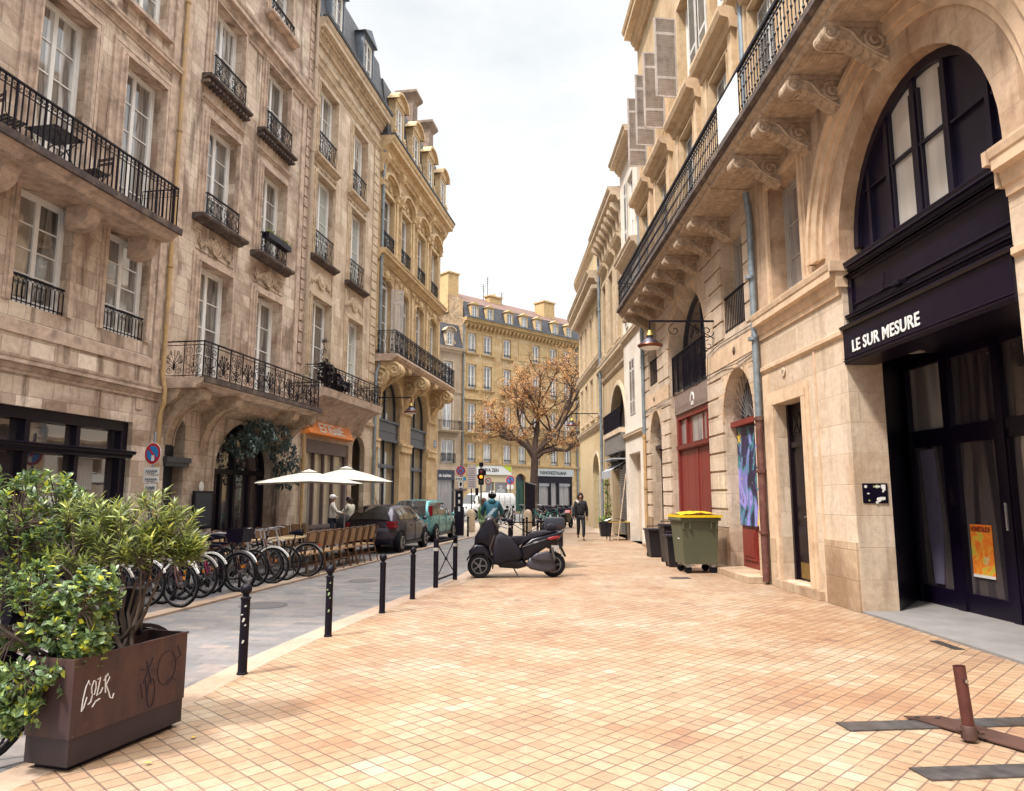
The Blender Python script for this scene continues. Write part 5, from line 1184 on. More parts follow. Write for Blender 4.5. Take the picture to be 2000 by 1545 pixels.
for (x, y, w, d_, lb) in ((5.02, 8.6, .12, .5, 'narrow slotted drain grate beside the concrete entrance slab'), (3.55, 15.5, .4, .3, 'small dark rectangular cover in the paving in front of the green bin')):
    m = MB(); 
    for k in range(9): m.box(x-w/2+w*k/9, x-w/2+w*k/9+w/14, y-d_/2, y+d_/2, .0, .006)
    m.box(x-w/2, x+w/2, y-d_/2, y+d_/2, .0, .003); tag(m.build('drain_grate', 'steel_dark'), lb, 'drain')
# ================================================================ street furniture
def apply_skin(name, joints, edges, mat, parent=None, sub=1, root=0):
    """joints: [(x,y,z,r)]; one continuous skin over the skeleton"""
    me = bpy.data.meshes.new(name); me.from_pydata([j[:3] for j in joints], edges, [])
    o = bpy.data.objects.new(name, me); COL.objects.link(o)
    md_ = o.modifiers.new('s', 'SKIN'); md_.use_smooth_shade = True
    if not me.skin_vertices: me.attributes
    for i, j in enumerate(joints):
        r = j[3] if isinstance(j[3], tuple) else (j[3], j[3]); sv = me.skin_vertices[0].data[i]; sv.radius = r; sv.use_root = (i == root)
    m2_ = o.modifiers.new('b', 'SUBSURF'); m2_.levels = sub; m2_.render_levels = sub
    bpy.context.view_layer.update()
    nm = bpy.data.meshes.new_from_object(o.evaluated_get(bpy.context.evaluated_depsgraph_get()))
    o.modifiers.clear(); o.data = nm; nm.materials.clear(); nm.materials.append(M[mat] if isinstance(mat, str) else mat)
    for p in nm.polygons: p.use_smooth = True
    if parent is not None: o.parent = parent
    return o

# bollards
bl = thing('bollard', '', 'bollard', (0, 0, 0), 0, 'black ball-topped bollards along the kerb')
MB().lathe([(.052, 0), (.052, .015), (.044, .02), (.043, .70), (.05, .705), (.05, .72), (.03, .735), (.028, .75)], n=16).build('post', 'iron', bl, True)
MB().sphere((0, 0, .80), .056, 12).build('ball', 'iron', bl, True)
lab = ['nearest black ball-topped bollard, marked with worn white stickers, by the planter', 'second black ball-topped bollard from the planter with a greenish sticker', 'third black ball-topped bollard from the planter', 'black ball-topped bollard just before the crossed steel barrier']
bls = []
for i, (x, y) in enumerate([(-2.61, 7.24), (-2.26, 9.13), (-1.92, 10.93), (-1.67, 12.38)]):
    b = bl if i == 0 else dup(bl); b.location = (x, y, 0); b['label'] = lab[i]; bls.append(b)
for i, b in enumerate(bls[:2]):
    if 1:
        s_ = MB()
        for k, (a, z, w, h) in enumerate(((-1.2, .64, .03, .02), (-1.5, .5, .025, .06), (-1.4, .30, .02, .05), (-1.9, .56, .04, .01), (-1.1, .46, .02, .02))):
            s_.tube([(.0445*math.cos(a-.2), .0445*math.sin(a-.2), z), (.0455*math.cos(a), .0455*math.sin(a), z+.004), (.0445*math.cos(a+w*6), .0445*math.sin(a+w*6), z+h*.5)], .006+h*.1, 4)
        s_.build('sticker', paint('worn_sticker', (.55, .55, .5) if i == 0 else (.3, .42, .2), .6, vary=.5), b)
far = [(.0, 26.5), (.45, 28.6), (.62, 30.5), (.95, 26.9), (-1.2, 34.5), (-1.9, 31.4), (1.2, 30.2)]
fl = ['slim black bollard right behind the parked three-wheeled scooter', 'black bollard between the scooter mirror and the tree trunk', 'black bollard in front of the stone bollard by the square', 'black bollard beside the top case of the second scooter', 'black bollard below the traffic light', 'black bollard leaning beside the black parking meter', 'black bollard left of the walking man in front of parked bicycles']
for i, (x, y) in enumerate(far): b = dup(bl, (x, y, 0), label=fl[i], group='bollards round the square'); 
sb = thing('stone_bollard', 'squat round-headed tan stone bollard by the parking meter', 'bollard', (-2.0, 35.5, 0), 0, 'tan stone bollards at the square')
MB().lathe([(.20, 0), (.20, .85), (.17, 1.0), (.09, 1.08), (.01, 1.1)], n=14).build('post', 'trimC', sb, True)
b = dup(sb, (.75, 34.5, 0), label='squat round-headed tan stone bollard in front of the dark information totem')
# crossed barrier
br = thing('barrier', 'black steel barrier with a cross brace between two posts at the kerb', 'barrier', (-1.31, 14.55, 0), math.atan2(15.2-13.88, -1.18+1.44))
L_ = 1.345
for x in (-L_/2, L_/2):
    MB().bevbox(x-.04, x+.04, -.04, .04, 0, .90, .008).build('post', 'iron', br)
    MB().box(x-.042, x+.042, -.042, .042, .68, .74).build('reflective_band', 'frame_g', br)
MB().box(-L_/2+.04, L_/2-.04, -.02, .02, .82, .86).build('top_rail', 'iron', br); MB().box(-L_/2+.04, L_/2-.04, -.015, .015, .12, .15).build('bottom_rail', 'iron', br)
c_ = MB(); c_.tube([(-L_/2+.04, 0, .82), (L_/2-.04, 0, .15)], .012, 5); c_.tube([(-L_/2+.04, 0.005, .15), (L_/2-.04, 0.005, .82)], .012, 5); c_.lathe([(.035, -.02), (.035, .02)], (0, 0, .485), 10, 'y'); c_.build('cross_brace', 'iron', br)
b = dup(br, (.55, 24.6, 0), math.radians(20), 'smaller black barrier with a cross brace seen behind the scooter mirror')

# planter
pl = thing('planter', 'tall rust-brown steel planter box with scratched graffiti at the left corner', 'planter', (-2.755, 4.71, 0), math.atan2(.96, .28))
Lp, Wp, Hp = 1.0, .36, .68
N = NT('streaked_corten'); x_, y_, z_ = N.sep(N.coord()); f_ = N.noise(N.comb(N.math('MULTIPLY', N.math('ADD', x_, y_), 7.), N.math('MULTIPLY', z_, 1.1)), 1., 6, .65); g_ = N.noise(N.coord(), 5, 7, .7)
cc_ = N.mix(N.ramp(f_, [(.38, 0.), (.62, 1.)]), (.040, .023, .027), (.075, .038, .032)); cc_ = N.mix(N.ramp(g_, [(.52, 0.), (.66, .6)]), cc_, (.11, .05, .03)); cc_ = N.mix(N.ramp(N.noise(N.coord(), 60, 2), [(.72, 0.), (.76, .6)]), cc_, (.3, .27, .25))
N.set(Base_Color=cc_, Roughness=N.math('ADD', .38, N.math('MULTIPLY', g_, .3)), Metallic=.25); N.bump(g_, .15, .01); corten = N.m
m = MB()
for (x0, x1, y0, y1) in ((0, Lp, -.0, .012), (0, Lp, Wp-.012, Wp), (0, .012, .012, Wp-.012), (Lp-.012, Lp, .012, Wp-.012)): m.box(x0, x1, y0, y1, .20, Hp)
m.box(-.006, Lp+.006, -.006, .012, Hp-.012, Hp+.002); m.build('upper_panel', corten, pl)
m = MB(); m.box(.008, Lp-.008, .006, Wp-.006, .035, .199); m.build('lower_panel', paint('dark_corten_base', (.045, .030, .036), .5, metal=.3, vary=.4, scale=4), pl)
m = MB(); m.box(.05, Lp-.05, .05, Wp-.05, 0, .035); m.build('foot', 'black', pl)
m = MB(); m.box(.012, Lp-.012, .012, Wp-.012, .5, .56); m.build('soil', paint('dark_soil', (.03, .02, .015), .95, vary=.6, scale=20, bump=.5), pl)
def stroke(mb, pts, r=.0035, y=-.003): mb.tube([(x, y, z) for x, z in pts], r, 4)
g = MB()
for pts in ([(.125, .50), (.115, .53), (.095, .49), (.08, .42), (.075, .35), (.09, .37), (.11, .43)], [(.155, .52), (.14, .48), (.145, .44), (.165, .43), (.175, .47), (.17, .51), (.155, .52)], [(.15, .43), (.14, .39), (.12, .38)],
            [(.185, .52), (.205, .53), (.195, .47), (.185, .42), (.215, .43), (.23, .46)], [(.245, .53), (.25, .46), (.255, .42)], [(.235, .50), (.265, .54), (.28, .51), (.255, .47), (.28, .42), (.295, .38), (.315, .37), (.325, .40)], [(.155, .355), (.18, .385), (.215, .395)]): stroke(g, pts, .0042)
g.build('white_graffiti', 'wht', pl)
g = MB(); sc_ = lambda cx, cz, a, b, n=18, t=2*PI: [(cx+a*math.cos(t*k/n), cz+b*math.sin(t*k/n)) for k in range(n+1)]
for pts in (sc_(.80, .46, .09, .12), [(.60, .55), (.66, .38)], [(.66, .56), (.58, .40)], [(.55, .50), (.70, .47)], sc_(.66, .32, .035, .10), [(.56, .40), (.585, .30)], [(.60, .42), (.62, .31)], [(.84, .50), (.93, .48)], [(.90, .60), (.94, .52), (.88, .50)], [(.80, .36), (.86, .38), (.90, .35)]): stroke(g, pts, .0025)
g.build('dark_graffiti', paint('faded_marker', (.018, .010, .03), .6), pl)

def leafmat(name, a, b_, yel, rough=.35):
    N = NT(name); oi = N.n('ShaderNodeNewGeometry').outputs['Random Per Island']
    c = N.ramp(oi, [(0, a), (.62, b_), (.86, yel[0]), (1., yel[1])]); f = N.noise(N.coord(), 7, 2)
    c = N.mix(.5, c, N.ramp(f, [(.3, .5), (.7, 1.3)]), 'MULTIPLY')
    N.set(Base_Color=c, Roughness=rough); N.b.inputs['Specular IOR Level'].default_value = .6
    try: N.b.inputs['Subsurface Weight'].default_value = 0
    except Exception: pass
    # thin leaves let some light through
    tr = N.n('ShaderNodeBsdfTranslucent'); N.put(tr.inputs[0], c); mxs = N.n('ShaderNodeMixShader'); mxs.inputs[0].default_value = .25
    N.t.links.new(N.b.outputs[0], mxs.inputs[1]); N.t.links.new(tr.outputs[0], mxs.inputs[2]); N.t.links.new(mxs.outputs[0], N.t.nodes['Material Output'].inputs[0])
    return N.m
LM1 = leafmat('narrow_glossy_leaf', (.09, .115, .04), (.21, .25, .075), ((.38, .43, .09), (.60, .58, .14)))
LM2 = leafmat('oval_glossy_leaf', (.075, .12, .06), (.16, .24, .085), ((.28, .36, .07), (.66, .62, .05)))
def leaf(mb, p, d, up, L, W, droop=.25):
    d = d.normalized(); s_ = d.cross(up); s_ = s_.normalized() if s_.length > 1e-4 else d.orthogonal().normalized(); n_ = s_.cross(d)
    a = p+d*L*.45-n_*L*droop*.15; e = p+d*L-n_*L*droop
    mb.add([tuple(p), tuple(p+d*L*.3+s_*W*.42+n_*W*.12), tuple(a+s_*W*.5+n_*W*.14), tuple(p+d*L*.78+s_*W*.3-n_*L*droop*.55), tuple(e), tuple(p+d*L*.78-s_*W*.3-n_*L*droop*.55), tuple(a-s_*W*.5+n_*W*.14), tuple(p+d*L*.3-s_*W*.42+n_*W*.12), tuple(a), tuple(p+d*L*.78-n_*L*droop*.6)],
           [(0, 1, 8), (1, 2, 8), (2, 3, 9, 8), (3, 4, 9), (4, 5, 9), (5, 6, 8, 9), (6, 7, 8), (7, 0, 8)])
def shrub(label, root, tips_fn, nwh, nl, L, W, mat, rr, stems, name='shrub', group=None, kind='narrow'):
    t = thing(name, label, 'shrub', root, 0, group); fo = MB(); st = MB(); r_ = random.Random(rr)
    base = Vector((0, 0, 0)); nodes = []
    for k in range(stems):
        tip = tips_fn(r_); mid = tip*.5+Vector((r_.uniform(-.08, .08), r_.uniform(-.08, .08), r_.uniform(-.05, .1)))
        pts = [base+Vector((r_.uniform(-.1, .1), r_.uniform(-.06, .06), 0)), mid*.55+Vector((r_.uniform(-.04, .04), r_.uniform(-.04, .04), 0)), mid, tip]
        st.tube(pts, [.016, .012, .008, .004], 5); nodes.append((mid, tip))
    for k in range(nwh):
        tip = tips_fn(r_); best = min(nodes, key=lambda n: (n[1]-tip).length); a = best[0]*.4+best[1]*.6
        if (a-tip).length < .6: st.tube([a, (a+tip)/2+Vector((0, 0, .03)), tip], [.005, .004, .002], 4)
        ax = (tip-Vector((0, 0, .3))).normalized()*.55+Vector((r_.uniform(-.5, .5), r_.uniform(-.5, .5), r_.uniform(.3, 1))); ax.normalize(); o1 = ax.orthogonal().normalized(); o2 = ax.cross(o1)
        n = nl+r_.randint(-2, 3)
        for j in range(n):
            a_ = j*2.4+r_.random()*.4; el = (.15+1.1*j/n) if kind == 'narrow' else r_.uniform(.2, 1.3)
            rad = (o1*math.cos(a_)+o2*math.sin(a_))
            d = ax*math.cos(el+.2)+rad*math.sin(el+.2); off = -ax*(.012*(j/2) if kind == 'narrow' else r_.uniform(0, .14))
            leaf(fo, tip+off, d, ax, L*r_.uniform(.7, 1.15), W*r_.uniform(.8, 1.2), .22 if kind == 'narrow' else .12)
    fo.build('foliage', mat, t, recalc=False); st.build('stem', paint('shrub_bark', (.09, .06, .045), .85, vary=.5, scale=12), t)
    return t
def blob(cs):
    """tips near the surface of a handful of lobes"""
    def f(r_):
        c, s_ = r_.choice(cs); q = Vector((r_.gauss(0, 1), r_.gauss(0, 1), r_.gauss(0, 1))).normalized()*(r_.uniform(.45, 1.0)**.5)
        return Vector((c[0]+q.x*s_[0], c[1]+q.y*s_[1], c[2]+q.z*s_[2]))
    return f
# positions are relative to the stem foot in the planter
shrub('tall leggy shrub with narrow whorled leaves spreading from the far end of the planter', (-2.80, 5.35, .60),
      blob([((.02, .12, .96), (.32, .28, .20)), ((.24, .15, .86), (.20, .2, .17)), ((-.32, .1, .95), (.26, .28, .18)), ((-.30, .0, .72), (.30, .25, .16)), ((.02, .05, .76), (.30, .22, .12)), ((.38, .12, .72), (.10, .12, .10))]), 330, 14, .092, .016, LM1, 3, 12, group=None)
shrub('broad-leaved evergreen shrub spilling over the near end of the planter', (-2.99, 4.95, .55),
      blob([((-.10, -.02, .60), (.34, .22, .16)), ((.20, -.05, .52), (.18, .18, .20)), ((-.35, -.05, .38), (.3, .2, .22)), ((.22, -.08, .26), (.17, .15, .14)), ((-.10, -.22, .02), (.26, .1, .12)), ((-.08, -.32, -.12), (.10, .05, .13)), ((.0,-.1,.3),(.25,.15,.15))]), 400, 10, .060, .033, LM2, 5, 12, kind='oval')
shrub('dense dark evergreen shrub at the far left edge behind the planter', (-3.65, 5.45, .3),
      blob([((-.05, .1, 1.40), (.42, .35, .22)), ((-.2, .1, 1.05), (.5, .35, .3)), ((.25, .1, 1.15), (.35, .3, .26)), ((-.3, .1, .6), (.4, .3, .3))]), 340, 12, .072, .026, LM2, 8, 14, kind='oval')

# weighted parasol stand in the foreground
sd0 = thing('parasol_stand', 'rusty steel parasol stand with leaning tube and crossed flat bars on the paving', 'stand', (3.2, 5.3, 0), 0)
m = MB(); m.prism_z([(-.17, .54), (.12, .54), (-.05+.95-.0, -.95), (.60, -.95)], .012, .022); m.build('centre_bar', 'rust', sd0)
for nm, pts in (('cross_bar', [(-.75, .42), (-.73, .22), (1.2, .40), (1.2, .58)]), ('cross_bar', [(-.70, -.50), (-.67, -.70), (1.2, -.52), (1.2, -.34)])):
    m = MB(); m.prism_z(pts, .001, .0115); m.build(nm, 'steel_dark', sd0)
m = MB(); m.lathe([(.052, .022), (.052, .11), (.048, .115)], n=18); m.tube([(.055, -.02, .07), (.09, -.02, .07)], .012, 6); m.tube([(-.055, .0, .08), (-.085, .0, .08)], .012, 6); m.build('socket', 'rust', sd0, True)
m = MB(); n = 18; lean = Vector((-.065, .02, 1))
for r_ in (.040, .035):
    for z in ((.09, .50)): pass
m.tube([Vector((0, 0, .1)), Vector((0, 0, .1))+lean*.41], .040, 18, caps=False); m.tube([Vector((0, 0, .1)), Vector((0, 0, .1))+lean*.408], .035, 18, caps=False)
pp = m.build('tube', paint('red_brown_steel_tube', (.12, .035, .028), .5, metal=.3, vary=.5), sd0, True, recalc=False)
m = MB(); m.lathe([(.014, -.06), (.014, -.035)], (-.02, 0, .42), 8, 'y'); m.build('bolt', 'chrome', pp)
for (x, y) in ((-.10, .48), (.05, .47), (.45, -.72)): m = MB(); m.lathe([(.016, .022), (.016, .034), (.008, .036)], (x, y, 0), 8); m.build('bolt', 'steel_dark', sd0)

# ================================================================ wall lamps on brackets
lampred = paint('oxidised_copper_shade', (.20, .065, .03), .35, metal=.5, vary=.4)
def wall_lamp(label, wallp, zarm, arm, rz, s=1., scroll=True):
    """wallp: point on the wall; the arm reaches out along local -x"""
    t = thing('street_lamp', label, 'street lamp', (wallp[0], wallp[1], zarm), rz, 'bell-shaped street lamps on wall brackets')
    m = MB(); m.box(-arm, 0, -.02*s, .02*s, -.02*s, .025*s); m.box(-.03, -.0, -.03, .03, -.75*s, .2*s); m.tube([(-arm*.45, 0, -.02), (-.03, 0, -.45*s)], .012*s, 5)
    if scroll:
        m.tube(spiral(-arm*.62, -.22*s, .17*s, PI/2, 1.2, 0, 16, 1), .012*s, 5); m.tube(spiral(-.22*s, -.25*s, .18*s, 0, 1.3, 0, 16, -1), .013*s, 5); m.tube(spiral(-.2*s, -.6*s, .14*s, PI/2, 1.1, 0, 12, 1), .010*s, 5)
    m.build('bracket', 'iron', t)
    x = -arm+.02
    m = MB(); m.tube([(x, 0, 0), (x, 0, -.22*s)], .022*s, 6); m.build('hanger', 'iron', t)
    m = MB(); m.lathe([(.02*s, -.22*s), (.05*s, -.25*s), (.06*s, -.30*s), (.085*s, -.34*s), (.09*s, -.36*s)], (x, 0, 0), 14); m.build('lamp_cap', paint('brass_yellow_cap', (.5, .36, .06), .4, metal=.4), t, True)
    m = MB(); m.lathe([(.09*s, -.36*s), (.085*s, -.42*s), (.14*s, -.46*s), (.21*s, -.53*s), (.23*s, -.585*s)], (x, 0, 0), 22); m.build('lamp_hood', paint('dark_violet_hood', (.06, .05, .07), .35, metal=.5), t, True)
    m = MB(); m.lathe([(.23*s, -.57*s), (.30*s, -.585*s), (.31*s, -.61*s), (.26*s, -.665*s), (.25*s, -.66*s)], (x, 0, 0), 24); m.build('lamp_shade', lampred, t, True)
    m = MB(); m.lathe([(.245*s, -.662*s), (.20*s, -.69*s), (.02, -.70*s)], (x, 0, 0), 20); m.build('diffuser', 'frame_w', t, True)
    return t
p = rw(22.8, 0); wall_lamp('large copper-rimmed bell lamp hanging from scrolled bracket before the rusticated house', p, 5.97, p[0]-3.36, 0)
p = rw(3.6, 0); wall_lamp('copper bell lamp on bracket at the curved corner house in front of the tree', p, 5.9, 1.5, 0, 1., False)
p = lw(32.3, 0); wall_lamp('copper bell lamp on bracket between the orange sign and the golden corner house', p, 6.1, 1.7, PI+.02, 1.05, False)

# ================================================================ signs
def noparking(t, r, cross=False, z=0., y=-.02):
    red = paint('sign_red', (.55, .02, .03), .4, vary=.05); blue = paint('sign_blue', (.03, .22, .55), .4, vary=.05)
    o = MB().lathe([(r*1.06, 0), (r*1.06, .006)], (0, y, z), 28, 'y').build('sign_rim', 'wht', t)
    MB().lathe([(r, -.004), (r, -.001)], (0, y, z), 28, 'y').build('red_ring', red, o)
    MB().lathe([(r*.74, -.008), (r*.74, -.005)], (0, y, z), 28, 'y').build('blue_disc', blue, o)
    for a in ((-PI/4, PI/4) if cross else (-PI/4,)):
        m = MB(); c, s_ = math.cos(a), math.sin(a); w = r*.11; l = r*.76
        m.add([(c*l*k-s_*w*q, y-.0095, z+s_*l*k+c*w*q) for k, q in ((-1, -1), (1, -1), (1, 1), (-1, 1))], [(0, 1, 2, 3)]); m.build('red_bar', red, o)
    return o
t = thing('parking_sign', 'round red and blue no-parking sign with three white plates on a grey pole', 'road sign', (-7.74, 15.5, 0), -.38)
MB().tube([(0, 0.02, 0), (0, 0.02, 3.1)], .03, 10).build('pole', 'alu', t, True)
noparking(t, .225, False, 2.62)
sk = MB(); sk.box(-.02, .06, -.034, -.031, 2.46, 2.58); sk.build('sticker', 'wht', t)
for z0, z1, w in ((2.17, 2.32, .22), (2.00, 2.14, .22), (1.82, 1.97, .17)):
    pl_ = MB().bevbox(-w, w, -.03, -.015, z0, z1, .006).build('sign_plate', 'wht', t); m = MB()
    for k in range(6): m.tube([(-w*.7+k*w*.26, -.034, z0+.04), (-w*.62+k*w*.26, -.034, z1-.05), (-w*.5+k*w*.26, -.034, z0+.05)], .006, 4)
    m.box(-w*.5, w*.5, -.033, -.0305, z0+.02, z0+.03); m.build('scribble', 'iron', pl_)
t = thing('no_stopping_sign', 'round no-stopping sign with red cross on blue above small white plates', 'road sign', (-2.35, 33, 0), 0)
MB().tube([(0, 0.02, 0), (0, 0.02, 3.15)], .035, 10).build('pole', 'iron', t, True); noparking(t, .22, True, 2.88); 
m = MB(); m.box(-.26, .12, -.02, 0, 2.42, 2.6); m.box(-.1, .1, -.02, 0, 2.1, 2.4); m.build('sign_plate', 'wht', t)
m = MB(); m.box(.12, .25, -.02, 0, 2.42, 2.6); m.build('blue_plate', paint('small_blue_plate', (.03, .35, .6), .4), t)
m = MB(); m.box(-.04, .06, -.024, -.02, 2.18, 2.34); 
for k in range(4): m.box(-.22+k*.08, -.17+k*.08, -.024, -.02, 2.47, 2.54)
m.build('pictogram', 'iron', t)
t = thing('notice_panel', 'pink and white framed notice panel behind the no-stopping sign', 'sign', (-2.05, 36.5, 0), 0); m = MB(); m.tube([(0, 0, 0), (0, 0, 3)], .03, 6); m.build('pole', 'iron', t); m = MB(); m.box(-.2, .25, -.03, -.01, 2.1, 3.3); pl_ = m.build('sign_plate', paint('pink_white_plate', (.7, .62, .6), .5), t)
m = MB()
for k in range(9): m.box(-.15, .18, -.034, -.03, 2.2+k*.11, 2.24+k*.11)
m.build('lettering', paint('faint_violet_print', (.3, .25, .4), .6), pl_)
t = thing('parking_meter', 'black parking meter cabinet with pale stickers beside the teal car', 'parking meter', (-2.36, 32.4, 0), 0)
MB().bevbox(-.22, .22, -.18, .18, 0, 1.25, .03).build('cabinet', 'black', t); MB().bevbox(-.17, .17, -.15, .15, 1.25, 1.95, .03).build('head', 'black', t)
m = MB(); m.add([(-.34, -.2, 1.97), (.34, -.2, 1.97), (.34, .2, 2.05), (-.34, .2, 2.05), (-.1, -.1, 1.94), (.1, -.1, 1.94)], [(0, 1, 2, 3), (0, 4, 5, 1)]); m.build('solar_hood', 'black', t)
for k, (z, h) in enumerate(((1.7, .12), (1.4, .16), (1.05, .14), (1.2, .06))): m = MB(); m.box(-.03, .05, -.2, -.181, z, z+h); m.build('sticker', 'frame_w', t)
# traffic light
t = thing('traffic_light', 'black traffic light showing amber, with a small round no-turn sign beside it', 'traffic light', (-1.45, 34, 0), 0)
MB().tube([(0, 0, 0), (0, 0, 3.1)], .05, 10).build('pole', 'alu', t, True)
m = MB(); m.bevbox(-.13, .13, -.16, .04, 2.25, 3.0, .03); m.build('signal_head', 'iron', t)
glow = NT('amber_lamp'); glow.set(Base_Color=(.9, .35, .03), Emission_Color=(1, .26, .01, 1)); glow.b.inputs['Emission Strength'].default_value = .7
for z, mt in ((2.85, paint('unlit_red_lens', (.16, .015, .015), .3)), (2.62, glow.m), (2.38, paint('unlit_green_lens', (.02, .03, .025), .3))):
    m = MB(); m.lathe([(.16 if z == 2.62 else .12, -.19), (.16 if z == 2.62 else .12, -.165)], (-.02, 0, z), 16, 'y'); hd = m.build('lens_shield', 'iron', t)
    m = MB(); m.lathe([(.075, -.20), (.06, -.215)], (0, 0, z), 14, 'y'); m.build('lens', mt, hd)
m = MB(); m.lathe([(.16, -.02), (.16, 0)], (.33, 0, 2.42), 18, 'y'); o = m.build('turn_sign', paint('sign_red_small', (.55, .03, .03), .4), t)
m = MB(); m.lathe([(.115, -.03), (.115, -.021)], (.33, 0, 2.42), 18, 'y'); m.build('sign_face', 'wht', o)
m = MB(); m.tube([(.28, -.034, 2.36), (.28, -.034, 2.46), (.37, -.034, 2.46)], .014, 4); m.tube([(.26, -.036, 2.50), (.40, -.036, 2.34)], .012, 4); m.build('arrow', 'iron', o)
m = MB(); m.tube([(.33, .02, 2.3), (.33, .02, 2.0), (0, .02, 1.9)], .02, 5); m.build('sign_arm', 'alu', t)
m = MB(); m.bevbox(-.1, .1, -.1, .1, 3.1, 3.3, .02); m.bevbox(-.28, -.13, .0, .2, 1.75, 2.1, .02); m.bevbox(.05, .22, .05, .3, 2.7, 2.95, .02); m.build('rear_signal', 'iron', t)
t = thing('no_parking_sign', 'small distant no-parking sign on a post before the green door', 'road sign', (-.15, 62, 0), 0); MB().tube([(0, 0, 0), (0, 0, 3.3)], .04, 6).build('pole', 'iron', t)
noparking(t, .38, False, 3.1); m = MB(); m.box(-.3, .3, -.02, 0, 2.35, 2.7); m.build('sign_plate', 'wht', t)
t = thing('information_totem', 'tall dark information totem with slanted top beside the tree trunk', 'totem', (1.05, 42, 0), 0)
m = MB(); m.prism_y([(-.30, 0), (.28, 0), (.28, 2.35), (-.30, 2.55)], -.1, .1); m.build('body', 'black', t); m = MB(); m.add([(-.36, -.2, 2.58), (.36, -.2, 2.36), (.36, .2, 2.36), (-.36, .2, 2.58), (-.36, -.2, 2.62), (.36, -.2, 2.40), (.36, .2, 2.40), (-.36, .2, 2.62)], [(0, 1, 2, 3), (4, 5, 6, 7), (0, 4, 5, 1), (3, 2, 6, 7), (0, 3, 7, 4), (1, 2, 6, 5)]); m.build('cap', 'alu', t)
# black board with stickers on the pier of the arch
wx, wy, _ = rw(29.1, -.30)
t = thing('intercom_board', 'black wall board covered in white stickers on the stone pier beside the black shopfront', 'notice board', (wx, wy-.004, 1.75), 0)
m = MB(); m.bevbox(-.19, .19, -.03, .0, -.15, .15, .006); m.build('board', 'black', t)
r_ = random.Random(5)
for k in range(13):
    x, z, w, h = r_.uniform(-.15, .14), r_.uniform(-.14, .08) if k > 4 else .1, r_.uniform(.012, .04), r_.uniform(.01, .03); m = MB()
    (m.box(x-w, x+w, -.034-.0005*k, -.0305, z-h, z+h) if k % 2 else m.lathe([(w*.9, -.034-.0005*k), (w*.9, -.031)], (x, 0, z), 10, 'y')); m.build('sticker', 'wht' if k % 4 else paint('green_sticker', (.35, .42, .15), .5), t)
# menu board and hanging plant on the arched doorway
x, y, _ = lw(19.55, .05); t = thing('menu_board', 'dark framed menu board on the stone wall left of the dark arched doorway', 'menu board', (x, y, .85), math.atan2(1, .167))
m = MB(); m.box(-.42, .42, -.06, 0, 0, 1.0); m.build('frame', 'black', t); m = MB(); m.box(-.36, .36, -.066, -.061, .06, .94); m.build('panel', 'navy', t)
def hang(label, cs, mat, n, seed, L=.14, name='hanging_plant', nm='foliage'):
    r_ = random.Random(seed); f = blob(cs); m = MB()
    c0 = Vector(cs[0][0])
    for k in range(n):
        p = f(r_)-c0; d = Vector((r_.uniform(-1, 1), r_.uniform(-1, 1), r_.uniform(-1.3, .5))); leaf(m, p, d, Vector((r_.uniform(-.5, .5), r_.uniform(-.5, .5), 1)), L*r_.uniform(.6, 1.3), L*.5, .3)
    t = thing(name, label, 'plant', tuple(c0)); m.build(nm, mat, t, recalc=False); return t
cs = [(lw(s, o, z), (.5, .5, h)) for s, o, z, h in ((21.6, .5, 3.6, .45), (22.7, .45, 3.5, .5), (23.4, .4, 3.0, .5), (20.9, .4, 3.2, .4), (23.8, .3, 2.4, .45))]
hang('bluish-green artificial foliage hanging over the dark arched doorway', cs, leafmat('dusty_blue_leaf', (.018, .035, .030), (.05, .085, .08), ((.10, .15, .14), (.2, .28, .26)), .5), 1500, 11)
cs = [(lw(25.5, .75, 6.1), (.3, .3, .4)), (lw(26.1, .75, 5.9), (.4, .25, .3)), (lw(26.8, .75, 5.8), (.35, .2, .2))]
hang('dark purple potted plants crowding the curved iron balcony', cs, paint('dark_purple_leaf', (.02, .01, .022), .5, vary=.5), 500, 12, .2)
